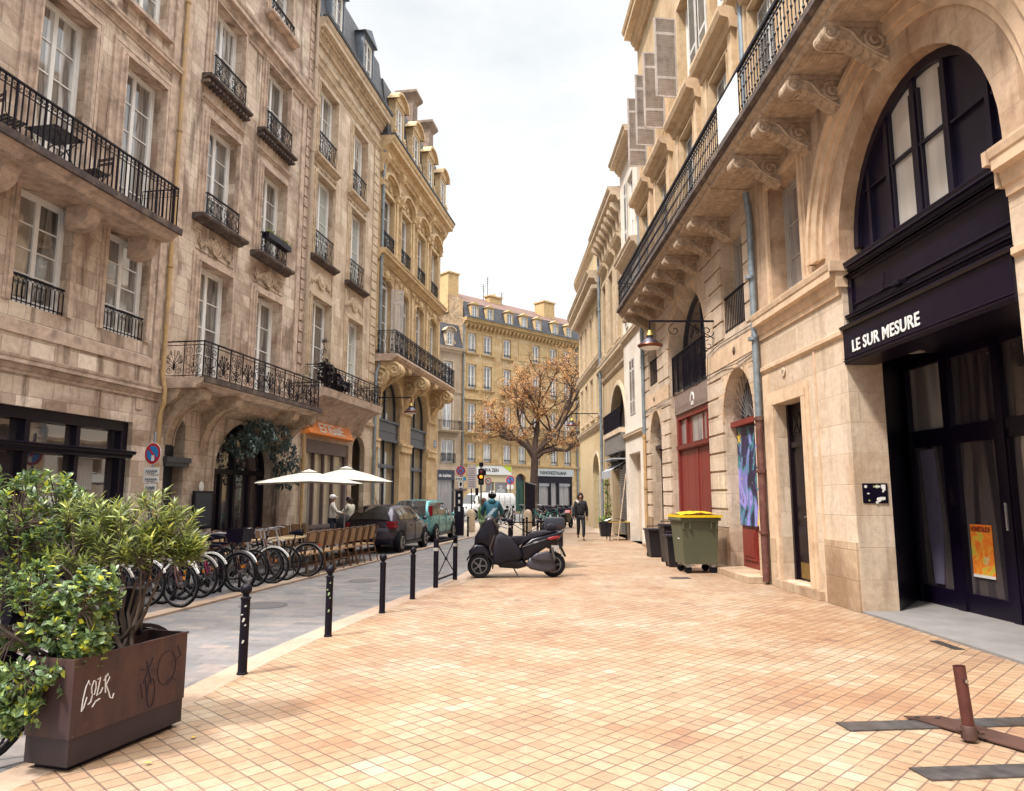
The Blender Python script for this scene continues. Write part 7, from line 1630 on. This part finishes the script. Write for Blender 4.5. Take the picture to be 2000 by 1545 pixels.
# ================================================================ bins
gb = thing('wheeled_bin', 'large olive-green wheeled bin with a bright yellow lid', 'bin', (4.20, 16.75, 0), .08)
grn = paint('olive_bin_plastic', (.095, .10, .058), .5, vary=.2, scale=2, dirt=(.15, .14, .09)); yel = paint('yellow_bin_lid', (.82, .55, .01), .4, vary=.12)
m = MB(); m.add([(-.37, -.34, .20), (.38, -.34, .20), (.38, .34, .20), (-.37, .34, .20), (-.44, -.40, 1.20), (.42, -.40, 1.20), (.42, .40, 1.20), (-.44, .40, 1.20)], [(0, 3, 2, 1), (0, 1, 5, 4), (1, 2, 6, 5), (2, 3, 7, 6), (3, 0, 4, 7)]); m.build('bin_body', grn, gb)
m = MB(); m.bevbox(-.49, .47, -.45, .45, 1.16, 1.23, .02)
for x0, x1 in ((-.42, -.24), (.22, .38)): m.prism_y([(x0, 1.16), (x1, 1.16), (x1, .98), (x1-.03, .98), (x1-.03, 1.12), (x0+.03, 1.12), (x0+.03, .98), (x0, .98)], -.445, -.40)
m.build('rim', grn, gb, True)
m = MB(); vs = []
for i in range(9):
    x = -.46+.92*i/8
    for j in range(5): y = -.47+.94*j/4; vs.append((x, y, 1.29+.05*math.sin(PI*i/8)+.03*math.sin(PI*j/4)+.012*math.sin(i*2.1+j)))
m.add(vs, [(i*5+j, i*5+j+1, (i+1)*5+j+1, (i+1)*5+j) for i in range(8) for j in range(4)]); m.box(-.48, .48, -.49, .49, 1.235, 1.29); lid = m.build('lid', yel, gb, True)
m = MB(); m.box(-.47, -.455, -.15, .0, .75, .95); m.v = [(v[0]+.06, v[1], v[2]) for v in m.v]; m.build('label_sticker', 'frame_w', gb)
for x in (-.28, .30):
    for y in (-.26, .26):
        m = MB(); m.lathe([(.085, -.025), (.085, .025)], (x, y-.03, .085), 14, 'y'); wl = m.build('castor', 'rubber', gb, True); m = MB(); m.bevbox(x-.05, x+.05, y-.07, y+.03, .13, .2, .01); m.build('castor_bracket', 'alu', wl)
pb = paint('black_violet_bin_plastic', (.014, .010, .02), .45, vary=.2)
def smallbin(label, loc, rz, h=.92, w=.24, grp='small black bins beside the green bin'):
    t = thing('small_bin', label, 'bin', loc, rz, grp)
    m = MB(); m.add([(-w*.75, -w*.8, .03), (w*.75, -w*.8, .03), (w*.75, w*.8, .03), (-w*.75, w*.8, .03), (-w, -w*1.05, h*.86), (w, -w*1.05, h*.86), (w, w*1.05, h*.86), (-w, w*1.05, h*.86)], [(0, 3, 2, 1), (0, 1, 5, 4), (1, 2, 6, 5), (2, 3, 7, 6), (3, 0, 4, 7), (4, 5, 6, 7)]); m.build('bin_body', pb, t)
    m = MB(); m.bevbox(-w*1.1, w*1.1, -w*1.2, w*1.15, h*.87, h*.94, .015); m.build('lid', pb, t, True)
    m = MB(); m.tube([(-w*.6, w*1.2, h*.9), (-w*.6, w*1.35, h), (w*.6, w*1.35, h), (w*.6, w*1.2, h*.9)], .016, 6); m.build('handle', pb, t, True)
    for x in (-w*.7, w*.7): m = MB(); m.lathe([(.07, -.02), (.07, .02)], (x, w*.75, .07), 12, 'x'); m.build('wheel', 'rubber', t)
    return t
sbn = smallbin('black lidded bin touching the left side of the big green bin', (3.98, 18.0, 0), 0, .82, .2); smallbin('grey-handled black bin, middle one behind the big green bin', (4.15, 19.2, 0), .1, 1.05, .22); smallbin('black bin farthest from the camera, left of the other small bins', (4.12, 20.9, 0), .05, .85, .27)
# stall table, flower pot
t = thing('display_table', 'black trestle table with curling papers outside the roller shutter', 'table', (4.2, 28.9, 0), 0)
m = MB(); m.box(-.42, .42, -.5, .5, .70, .73); m.build('tabletop', paint('ochre_tabletop', (.5, .33, .08), .5), t)
for x in (-.4, .38):
    for y in (-.48, .46): m = MB(); m.box(x, x+.035, y, y+.035, 0, .70); m.build('leg', 'iron', t)
m = MB(); n = 8; vs = []
for i in range(n+1): x = -.5+.8*i/n; vs += [(x, -.45, .76+.12*math.sin(i*.45)), (x, .4, .74+.1*math.sin(i*.45))]
m.add(vs, [(2*i, 2*i+1, 2*i+3, 2*i+2) for i in range(n)]); tag(m.build('paper_sheet', 'wht', None), 'curled white paper sheet lying on the black trestle table', 'paper').location = (4.2, 28.9, 0)
t = thing('leaning_pole', 'thin wooden pole leaning on the wall by the trestle table', 'pole', (4.1, 28.3, 0), 0); m = MB(); m.tube([(0, 0, 0), (.42, .3, 2.6)], .018, 6); m.build('pole', 'trimC', t)
t = thing('potted_plant', 'dark square pot with bright green plant by the green arched door', 'plant', (4.05, 31.6, 0), 0)
m = MB(); m.add([(-.2, -.2, 0), (.2, -.2, 0), (.2, .2, 0), (-.2, .2, 0), (-.27, -.27, .62), (.27, -.27, .62), (.27, .27, .62), (-.27, .27, .62)], [(0, 3, 2, 1), (0, 1, 5, 4), (1, 2, 6, 5), (2, 3, 7, 6), (3, 0, 4, 7), (4, 5, 6, 7)]); m.build('pot', pb, t)
m = MB(); r_ = random.Random(3); f = blob([((0, 0, .72), (.32, .3, .12)), ((.15, 0, 1.3), (.16, .15, .6)), ((.1, 0, 2.1), (.12, .12, .4))])
for k in range(420): leaf(m, f(r_), Vector((r_.uniform(-1, 1), r_.uniform(-1, 1), r_.uniform(-.5, 1))), Vector((0, 0, 1)), .13, .06)
m.build('foliage', leafmat('bright_pot_leaf', (.08, .16, .02), (.16, .26, .03), ((.3, .4, .05), (.45, .5, .08))), t, recalc=False); m = MB(); m.tube([(0, 0, .5), (.12, 0, 1.4), (.1, 0, 2.2)], .02, 5); m.build('stem', 'rust', t)
# ================================================================ café terrace
wicker = paint('wicker_cane', (.46, .28, .145), .6, vary=.6, scale=30, bump=.4); cane = paint('dark_cane_frame', (.16, .075, .035), .5, vary=.4)
ch = thing('wicker_chair', '', 'chair', (0, 0, 0), 0, 'wicker café chairs along the kerb')
m = MB(); m.bevbox(-.22, .22, -.21, .21, .42, .46, .012); m.build('seat', wicker, ch)
m = MB(); vs = []
for i in range(7):
    a = -1+2*i/6; vs += [(a*.19, .235-.05*a*a, .58), (a*.20, .30-.06*a*a, .90+.02*(1-a*a)), (a*.19, .22-.05*a*a, .58), (a*.20, .285-.06*a*a, .90+.02*(1-a*a))]
m.add(vs, [f for i in range(6) for f in ((4*i, 4*i+4, 4*i+5, 4*i+1), (4*i+2, 4*i+3, 4*i+7, 4*i+6), (4*i+1, 4*i+5, 4*i+7, 4*i+3), (4*i, 4*i+2, 4*i+6, 4*i+4))]+[(0, 1, 3, 2), (24, 26, 27, 25)]); m.build('backrest', wicker, ch)
m = MB(); m.tube([(-.20, .175, .46), (-.205, .19, .60), (-.21, .25, .92), (0, .31, .945), (.21, .25, .92), (.205, .19, .60), (.20, .175, .46)], .015, 6); m.build('back_frame', cane, ch)
for s_ in (-1, 1):
    m = MB(); m.tube([(s_*.21, .32, 0), (s_*.20, .20, .45), (s_*.22, .31, .92)], .016, 6); m.build('leg', cane, ch); m = MB(); m.tube([(s_*.21, -.22, 0), (s_*.20, -.19, .44)], .016, 6); m.build('leg', cane, ch)
m = MB(); m.tube([(-.2, -.2, .2), (.2, -.2, .2), (.2, .24, .22), (-.2, .24, .22)], .01, 5, closed=True); m.tube([(-.2, -.2, .3), (-.05, -.2, .40)], .01, 5); m.tube([(.2, -.2, .3), (.05, -.2, .40)], .01, 5); m.build('stretcher', cane, ch)
rk = -(PI/2)+math.atan2(.167, 1)*-1
for i in range(9):
    y = 16.15+i*.46; x = -5.17+.167*(y-10.57)-.40; c = ch if i == 0 else dup(ch); c.location = (x, y, 0); c.rotation_euler = (0, 0, rk-.1+.05*math.sin(i*2))
    c['label'] = ['wicker café chair nearest the camera, first of the kerb-side row, by the sideways bicycle', 'second wicker chair of the kerb-side row counting from the bicycle', 'third wicker chair of the kerb-side row counting from the bicycle', 'fourth wicker chair of the kerb-side row counting from the bicycle', 'middle wicker chair of the nine along the kerb', 'sixth wicker chair of the kerb-side row counting from the bicycle', 'seventh wicker chair of the kerb-side row, two before the car', 'wicker chair second from the dark hatchback in the kerb-side row', 'last wicker chair of the kerb-side row, beside the dark hatchback'][i]
for i in range(8):
    y = 16.2+i*.62; x = -5.17+.167*(y-10.57)-2.1; c = dup(ch, (x, y, 0), rk+PI, ['first wicker chair on the wall side of the tables, nearest the bicycles', 'second wicker chair on the wall side of the tables', 'third wicker chair on the wall side of the tables', 'fourth wicker chair on the wall side of the tables', 'fifth wicker chair on the wall side of the tables', 'sixth wicker chair on the wall side of the tables', 'seventh wicker chair on the wall side of the tables', 'last wicker chair on the wall side, nearest the stroller'][i], 'wicker café chairs on the wall side')
tb = thing('cafe_table', '', 'table', (0, 0, 0), 0, 'pale café tables in a row')
m = MB(); m.bevbox(-.32, .32, -.34, .34, .72, .755, .01); m.build('tabletop', paint('pale_tabletop', (.55, .40, .24), .45, vary=.3, scale=8), tb); m = MB(); m.lathe([(.22, 0), (.2, .02), (.025, .04), (.025, .72)], n=12); m.build('pedestal', 'iron', tb, True)
for i in range(6):
    y = 16.3+i*.80; x = -5.17+.167*(y-10.57)-1.25; c = tb if i == 0 else dup(tb); c.location = (x, y, 0); c.rotation_euler = (0, 0, rk)
    c['label'] = ['square café table nearest the bicycles', 'second square café table from the bicycles', 'third square café table, under the nearer parasol', 'fourth square café table, between the parasols', 'fifth square café table, under the farther parasol', 'last square café table, nearest the dark hatchback'][i]
cream_ = paint('cream_canvas', (.80, .74, .62), .8, vary=.05)
def parasol(label, loc, w, z0, z1, rz):
    t = thing('parasol', label, 'parasol', loc, rz, 'cream café parasols')
    m = MB(); m.tube([(0, 0, 0), (0, 0, z1-.02)], .024, 8); m.build('pole', 'alu', t); m = MB(); m.lathe([(.3, 0), (.3, .06), (.05, .09)], n=14); m.build('base', 'steel_dark', t)
    m = MB(); h = w/2; c = [(-h, -h), (0, -h), (h, -h), (h, 0), (h, h), (0, h), (-h, h), (-h, 0)]; vs = [(0, 0, z1)]+[(x*.5, y*.5, z0+(z1-z0)*(.56 if i % 2 == 0 else .60)) for i, (x, y) in enumerate(c)]+[(x, y, z0+(.06 if i % 2 else 0)) for i, (x, y) in enumerate(c)]
    m.add(vs, [(0, 1+i, 1+(i+1) % 8) for i in range(8)]+[(1+i, 9+i, 9+(i+1) % 8, 1+(i+1) % 8) for i in range(8)]); can = m.build('canopy', cream_, t, recalc=False)
    m = MB(); vs = [(0, 0, z1+.06)]+[(x*.16, y*.16, z1-.02) for x, y in c]; m.add(vs, [(0, 1+i, 1+(i+1) % 8) for i in range(8)]); m.build('vent_flap', cream_, can, recalc=False)
    for x, y in c: m = MB(); m.tube([(0, 0, z1-.03), (x*.98, y*.98, z0+.02)], .008, 4); m.build('rib', 'alu', t)
    return t
parasol('nearer cream square parasol over the café tables', (-5.35, 19.0, 0), 2.6, 2.02, 2.36, .3)
parasol('farther cream square parasol beside the dark hatchback', (-4.98, 21.6, 0), 2.5, 2.12, 2.55, .3)

# ================================================================ people
skin_l = paint('skin', (.48, .27, .18), .5, vary=.08); skin_d = paint('tanned_skin', (.34, .17, .11), .5, vary=.08)
def person(label, loc, rz, jacket, trousers, P_, skin=skin_l, shoes='iron', hat=None, hair=None, hood=False, bulk=1., scale=1.):
    """P_ gives the joints: sh (shoulders), el, wr, hp, kn, an for left and right; faces local -y"""
    t = thing('person', label, 'person', loc, rz); t.scale = (scale,)*3
    j = []; e = []
    def J(p, r, par=None):
        j.append((*p, r)); i = len(j)-1
        if par is not None: e.append((par, i))
        return i
    pel, ch_, nk, hd = P_['pel'], P_['chest'], P_['neck'], P_['head']
    a = J(pel, (.09, .07)); mid = J(tuple((pel[k]+ch_[k])/2 for k in range(3)), (.09, .075), a); c = J(ch_, (.12, .09), mid); n = J(nk, .05, c); h1 = J((nk[0]*.4+hd[0]*.6, nk[1]*.4+hd[1]*.6+.0, nk[2]*.45+hd[2]*.55), .066, n); h2 = J(hd, (.078, .092), h1); h3 = J((hd[0], hd[1]+.01, hd[2]+.09), .062, h2)
    J((hd[0], hd[1]-.105, hd[2]-.015), .014, h2)                    # nose
    for s_ in ('l', 'r'):
        sh, el, wr = P_['sh'+s_], P_['el'+s_], P_['wr'+s_]; q = J(sh, .058, c); q = J(el, .040, q); q = J(wr, .026, q)
        d = (Vector(wr)-Vector(el)).normalized(); side = d.cross(Vector((1, 0, 0))); side = side.normalized() if side.length > .1 else Vector((0, 1, 0)); pm = Vector(wr)+d*.06; q = J(tuple(pm), (.034, .022), q)
        for f in range(4): tip = pm+d*(.085-.008*abs(f-1.4))+side*(f-1.5)*.021+Vector((0, -.012, 0)); J(tuple(tip), .009, q)
        J(tuple(Vector(wr)+d*.06+side*.05+Vector((0, -.01, 0))), .010, q)
        hp, kn, an = P_['hp'+s_], P_['kn'+s_], P_['an'+s_]; q = J(hp, .065, a); q = J(kn, .048, q); q = J(an, .036, q); J((an[0], an[1]-.14, an[2]-.05), .028, q)
    apply_skin('body', j, e, skin, t, 1)
    def seg(name, pts, mat, root=0):
        jj = [(*p, r) for p, r, _ in pts]; ee = [(par, i) for i, (_, _, par) in enumerate(pts) if par is not None]; return apply_skin(name, jj, ee, mat, t, 1, root)
    k = bulk
    jk = seg('jacket', [((pel[0], pel[1], pel[2]-.09), (.155*k, .13*k), None), (tuple((pel[q]+ch_[q])/2 for q in range(3)), (.15*k, .125*k), 0), (tuple(ch_), (.175*k, .135*k), 1), (tuple(nk), .075, 2)]+
        [x for n_, s_ in enumerate(('l', 'r')) for x in ((tuple(P_['sh'+s_]), .078*k, 2), (tuple(P_['el'+s_]), .060*k, 4+n_*3), (tuple(Vector(P_['wr'+s_])*.93+Vector(P_['el'+s_])*.07), .046*k, 5+n_*3))], jacket)
    seg('trousers', [(tuple((pel[0], pel[1], pel[2]-.02)), (.145, .115), None)]+[x for n_, s_ in enumerate(('l', 'r')) for x in ((tuple(P_['hp'+s_]), .098, 0), (tuple(P_['kn'+s_]), .072, 1+n_*3), (tuple((P_['an'+s_][0], P_['an'+s_][1], P_['an'+s_][2]+.02)), .058, 2+n_*3))], trousers)
    for s_ in ('l', 'r'):
        an = P_['an'+s_]; seg('shoe', [((an[0], an[1]+.04, an[2]-.035), .045, None), ((an[0], an[1]-.07, an[2]-.045), .042, 0), ((an[0], an[1]-.17, an[2]-.055), .030, 1)], shoes)
    if hat: m = MB(); m.sphere((hd[0], hd[1]+.01, hd[2]+.055), .108, 10, (1, 1.08, .8)); m.tube([(hd[0]-.07, hd[1]-.09, hd[2]+.05), (hd[0]+.0, hd[1]-.17, hd[2]+.045), (hd[0]+.07, hd[1]-.09, hd[2]+.05)], .014, 6); m.build('cap', hat, t, True)
    if hair: m = MB(); m.sphere((hd[0], hd[1]+.03, hd[2]+.03), .112, 10, (.95, .95, 1.05)); m.tube([(hd[0], hd[1]+.09, hd[2]), (hd[0], hd[1]+.1, hd[2]-.22)], [.07, .05], 8); m.build('hair', hair, t, True)
    if hood: m = MB(); m.sphere((hd[0], hd[1]+.06, hd[2]+.03), .135, 12, (.92, .72, 1.1)); m.tube([(hd[0]-.085, hd[1]-.03, hd[2]-.1), (hd[0]-.10, hd[1]-.045, hd[2]+.03), (hd[0], hd[1]-.05, hd[2]+.145), (hd[0]+.10, hd[1]-.045, hd[2]+.03), (hd[0]+.085, hd[1]-.03, hd[2]-.1)], .022, 6); m.tube([(hd[0]-.09, hd[1], hd[2]-.17), (hd[0], hd[1]+.1, hd[2]-.2), (hd[0]+.09, hd[1], hd[2]-.17)], .055, 7); m.build('hood', jacket if hood is True else hood, t, True)
    for s_ in (-1, 1): m = MB(); m.sphere((hd[0]+s_*.03, hd[1]-.083, hd[2]+.005), .010, 5); m.build('eye', 'iron', t)
    m = MB(); m.box(hd[0]-.022, hd[0]+.022, hd[1]-.092, hd[1]-.084, hd[2]-.055, hd[2]-.048); m.build('mouth', 'red_wood', t)
    return t
stand = lambda: dict(pel=(0, 0, .96), chest=(0, 0, 1.36), neck=(0, .01, 1.50), head=(0, 0, 1.64), shl=(.17, 0, 1.42), shr=(-.17, 0, 1.42), ell=(.23, .03, 1.14), elr=(-.23, .03, 1.14), wrl=(.24, -.04, .90), wrr=(-.24, -.04, .90), hpl=(.09, 0, .88), hpr=(-.09, 0, .88), knl=(.09, -.02, .48), knr=(-.09, -.02, .48), anl=(.09, .03, .09), anr=(-.09, .03, .09))
blackc = paint('black_cloth', (.013, .012, .018), .85, vary=.4, scale=9, bump=.3)
p = stand(); p.update(knl=(.09, -.16, .50), anl=(.08, -.17, .10), knr=(-.08, .02, .48), anr=(-.07, .26, .17), ell=(.25, .07, 1.13), wrl=(.25, .02, .86), elr=(-.25, -.02, 1.13), wrr=(-.25, -.09, .87))
man = person('man in black hooded jacket and black trousers walking toward the camera', (2.70, 28.6, 0), .05, blackc, blackc, p, skin_d, 'rust', hood=paint('dark_brown_hood', (.035, .022, .02), .85), bulk=1.25, scale=1.03)
m = MB(); m.tube([(-.17, -.02, 1.5), (-.08, -.13, 1.42)], .05, 6); m.build('pale_collar', 'frame_g', man)
m = MB()
for k in range(6): m.box(-.35, -.33, -.06, .02, .98+k*.06, 1.0+k*.06)
m.build('sleeve_print', 'wht', man)
p = stand(); p.update(elr=(-.22, -.16, 1.18), wrr=(-.12, -.36, 1.12), ell=(.22, -.1, 1.16), wrl=(.14, -.34, 1.10))
person('man in white sweatshirt and pale cap standing behind the stroller', lw(25.9, 1.0), PI*.55, paint('cream_sweatshirt', (.68, .62, .54), .85), paint('dark_jeans', (.03, .035, .06), .8), p, skin_d, hat='frame_w', scale=1.0)
p = stand(); p.update(chest=(0, -.05, 1.34), neck=(0, -.06, 1.48), head=(0, -.09, 1.61), elr=(-.22, -.22, 1.16), wrr=(-.16, -.42, 1.05), ell=(.22, -.22, 1.16), wrl=(.16, -.42, 1.05))
person('woman in cream jumper, dark hair and black cap pushing the stroller', lw(26.3, 1.5), -PI*.62, paint('cream_jumper', (.70, .64, .52), .85), blackc, p, skin_l, hat='iron', hair=paint('dark_brown_hair', (.05, .02, .012), .6), scale=.97)
x, y, _ = lw(25.7, 1.6); t = thing('stroller', 'black baby stroller with hood between the two people in pale tops', 'stroller', (x, y, 0), -.4)
m = MB(); m.sphere((-.05, 0, .78), .33, 12, (1, .8, .95)); m.build('hood', blackc, t, True); m = MB(); puffy(m, [(-.35, .75), (.25, .85), (.35, .6), (.2, .35), (-.3, .35)], .22); m.build('seat', blackc, t, True)
m = MB()
for s_ in (-1, 1): m.tube([(-.35, s_*.24, .12), (.1, s_*.22, .55), (.45, s_*.22, 1.05)], .014, 6); m.tube([(.35, s_*.24, .12), (.0, s_*.22, .5)], .014, 6)
m.tube([(.45, -.22, 1.05), (.5, 0, 1.07), (.45, .22, 1.05)], .016, 6); m.build('chassis', 'iron', t)
for x in (-.36, .36):
    for y in (-.25, .25): m = MB(); n = 14; m.tube([(x+.12*math.cos(2*PI*k/n), y, .14+.12*math.sin(2*PI*k/n)) for k in range(n)], .02, 5, closed=True); m.build('wheel', 'rubber', t)
# cyclist riding away
cb = dup(bk[1], (-.62, 22.2, -.035+.03), PI/2, 'black bicycle ridden away by the cyclist in the blue jacket'); cb['group'] = ''; del cb['group']
p = dict(pel=(0, 0, 1.02), chest=(0, -.12, 1.40), neck=(0, -.16, 1.53), head=(0, -.2, 1.66), shl=(.18, -.12, 1.45), shr=(-.18, -.12, 1.45), ell=(.30, -.25, 1.22), elr=(-.30, -.25, 1.22), wrl=(.28, -.50, 1.08), wrr=(-.28, -.50, 1.08), hpl=(.10, -.02, .96), hpr=(-.10, -.02, .96), knl=(.12, -.36, .74), knr=(-.12, -.26, .58), anl=(.12, -.18, .42), anr=(-.12, -.12, .20))
cy = person('cyclist in petrol-blue hooded jacket and dark helmet riding away behind the scooter', (-.62, 22.5, 0), PI, paint('petrol_blue_jacket', (.01, .10, .15), .7, vary=.3), blackc, p, bulk=1.35, scale=1.02)
m = MB(); m.sphere((0, -.19, 1.71), .135, 12, (.95, 1.15, .85)); hl_ = m.build('helmet', 'rubber', cy, True)
m = MB()
for k in (-1, 0, 1): m.tube([(k*.06, -.05, 1.76), (k*.05, -.2, 1.835), (k*.04, -.32, 1.76)], .012, 4)
m.build('helmet_stripe', 'wht', hl_)
m = MB(); m.sphere((0, -.04, 1.52), .11, 8, (1.1, .8, .8)); m.build('hood', paint('petrol_hood', (.012, .11, .15), .7), cy, True)
p = stand(); person('person in pale green top and trousers walking beside the traffic light', (-1.0, 26.0, 0), 2.6, paint('pale_green_cloth', (.22, .34, .15), .8), paint('sage_trousers', (.2, .28, .14), .8), p, skin_l, hair=paint('chestnut_hair', (.12, .05, .025), .6), scale=.93)

# ================================================================ tree at the square
tr = thing('plane_tree', 'large spreading tree with dry orange-brown foliage in the square', 'tree', (1.82, 60, 0), 0)
bark = paint('brown_bark', (.085, .052, .038), .9, vary=.6, scale=3, bump=.6); wd = MB(); lf = MB(); rt = random.Random(21); tips = []
wd.tube([(0, 0, 0), (.05, 0, .4), (0, 0, 3), (.1, 0, 5.3)], [.50, .36, .33, .30], 12)
def limb(p, d, L, r, lev):
    pts = [Vector(p)]; dd = Vector(d).normalized()
    for k in range(4):
        dd = (dd+Vector((rt.uniform(-.25, .25), rt.uniform(-.25, .25), rt.uniform(-.12, .22)))).normalized(); pts.append(pts[-1]+dd*L/4)
    wd.tube(pts, [r*(1-.15*k) for k in range(5)], 7 if lev < 2 else 4)
    if lev >= 3: tips.extend(pts[1:]); return
    for k in range(4 if lev < 2 else 3):
        i = rt.choice((2, 3, 4)); q = (dd+Vector((rt.uniform(-1, 1), rt.uniform(-1, 1), rt.uniform(-.5, .8)))).normalized(); limb(pts[i], q, L*rt.uniform(.5, .72), r*.5, lev+1)
    if lev == 2: tips.append(pts[-1])
for pts, r in (([(0, 0, 4.9), (-.6, -.2, 5.9), (-1.4, -.2, 6.5), (-2.1, -.3, 6.4), (-2.8, -.3, 6.7)], .22), ([(.1, 0, 4.8), (.8, -.1, 5.4), (1.8, -.2, 5.6), (2.7, -.2, 5.5), (3.6, -.2, 5.9), (4.3, -.2, 6.1)], .22)):
    wd.tube(pts, [r*(1-.13*k) for k in range(len(pts))], 8)
    for q in pts[2:]:
        for k in range(3): limb(q, (rt.uniform(-.7, .7), rt.uniform(-.8, .8), rt.uniform(-.2, .8)), 1.5, .07, 2)
for d, L, r in (((.55, .1, 1), 4.4, .22), ((-.25, .1, 1), 4.0, .20), ((.9, -.2, .75), 4.6, .2), ((-.75, .1, .75), 3.8, .16), ((.15, .3, 1), 4.8, .2), ((1.1, .2, .5), 4.2, .15), ((-1, -.2, .35), 3.0, .12)): limb((.1, 0, 5.2), d, L, r, 0)
for q_ in range(90):
    b_ = rt.choice([t_ for t_ in tips if t_.x < -.8]); tips.append(b_+Vector((rt.uniform(-1.3, .3), rt.uniform(-.5, .5), rt.uniform(-1.0, .5))))
for p in tips:
    if p.z < 3.6 or p.x < -5.0 or p.x > 4.6: continue
    e1_ = p+Vector((rt.gauss(0, .5), rt.gauss(0, .4), rt.gauss(.1, .4))); wd.tube([p, (p+e1_)/2+Vector((0, 0, .05)), e1_], [.018, .013, .007], 3)
    for k in range(rt.choice((0, 1, 4, 7))):
        c = p+(e1_-p)*rt.random()+Vector((rt.gauss(0, .13), rt.gauss(0, .13), rt.gauss(0, .13)))
        for q in range(4): leaf(lf, c+Vector((rt.gauss(0, .07), 0, rt.gauss(0, .07))), Vector((rt.uniform(-1, 1), rt.uniform(-1, 1), rt.uniform(-1, .6))), Vector((rt.uniform(-1, 1), 0, 1)), rt.uniform(.07, .15), .05)
wd.build('trunk', bark, tr, True); lf.build('crown', leafmat('dry_orange_leaf', (.52, .26, .09), (.70, .37, .14), ((.78, .48, .22), (.42, .25, .12)), .8), tr, recalc=False)

# ================================================================ things on the balconies
AB = math.atan2(1, .167)
def fchair(label, s, off, rz):
    x, y, _ = lw(s, off); t = thing('folding_chair', label, 'chair', (x, y, 7.92), AB+rz, 'folding chairs on the left balcony'); m = MB()
    for k in range(5): m.box(-.19, .19, -.18+k*.08, -.12+k*.08, .44, .455)
    m.build('seat', 'black', t); m = MB()
    for k in range(2): m.box(-.19, .19, .20, .215, .70+k*.1, .76+k*.1)
    m.build('backrest', 'rust', t)
    for s_ in (-1, 1): m = MB(); m.tube([(s_*.2, -.22, 0), (s_*.2, .20, .5), (s_*.2, .22, .88)], .011, 5); m.build('leg', 'iron', t); m = MB(); m.tube([(s_*.18, .24, 0), (s_*.18, -.18, .44)], .011, 5); m.build('leg', 'iron', t)
    return t
fchair('folding slatted chair at the left of the small balcony table', 12.3, .5, 1.3); fchair('folding slatted chair at the right of the small balcony table', 14.4, .5, -1.7)
x, y, _ = lw(13.3, .5); t = thing('folding_table', 'small black slatted folding table on the left balcony', 'table', (x, y, 7.92), AB); m = MB()
for k in range(9): m.box(-.36, .36, -.34+k*.077, -.28+k*.077, .70, .72)
m.build('tabletop', 'black', t)
for s_ in (-1, 1): m = MB(); m.tube([(s_*.3, -.3, 0), (-s_*.3, -.28, .7)], .012, 5); m.build('leg', 'iron', t); m = MB(); m.tube([(s_*.3, .3, 0), (-s_*.3, .28, .7)], .012, 5); m.build('leg', 'iron', t)
x, y, _ = rw(27.25, 1.02); t = MB(); t.box(-.58, .58, -.012, .0, -.42, .40); o = t.build('banner', paint('bright_white_banner', (.92, .92, .92), .5, vary=.02)); o.location = (x, y, 8.98); o.rotation_euler = (0, 0, math.atan2(-1, .025)); tag(o, 'plain white banner tied to the long balcony railing', 'banner')
x, y, _ = lw(22.6, .2); t = thing('window_box', 'dark window box with green plants on a middle window guard', 'window box', (x, y, 9.75), AB); m = MB(); m.box(-.75, .75, -.14, .1, 0, .18); m.build('box', 'black', t); m = MB(); r_ = random.Random(8)
for k in range(160): leaf(m, Vector((r_.uniform(-.7, .7), r_.uniform(-.14, .08), .17)), Vector((r_.uniform(-.5, .5), r_.uniform(-.5, .5), 1)), Vector((0, 1, 0)), .13, .04)
m.build('foliage', LM1, t, recalc=False)
for (x, y, r_, lb) in ((-2.35, 4.86, .5, 'yellow fallen leaf under the front of the planter'), (-2.25, 5.35, 1.9, 'small orange fallen leaf beside the planter')):
    m = MB(); leaf(m, Vector((0, 0, .012)), Vector((math.cos(r_), math.sin(r_), .12)), Vector((0, 0, 1)), .05, .035, .1); o = m.build('fallen_leaf', paint('fallen_yellow_leaf', (.6, .38, .08), .6)); o.location = (x, y, 0); tag(o, lb, 'leaf', 'fallen leaves by the planter')
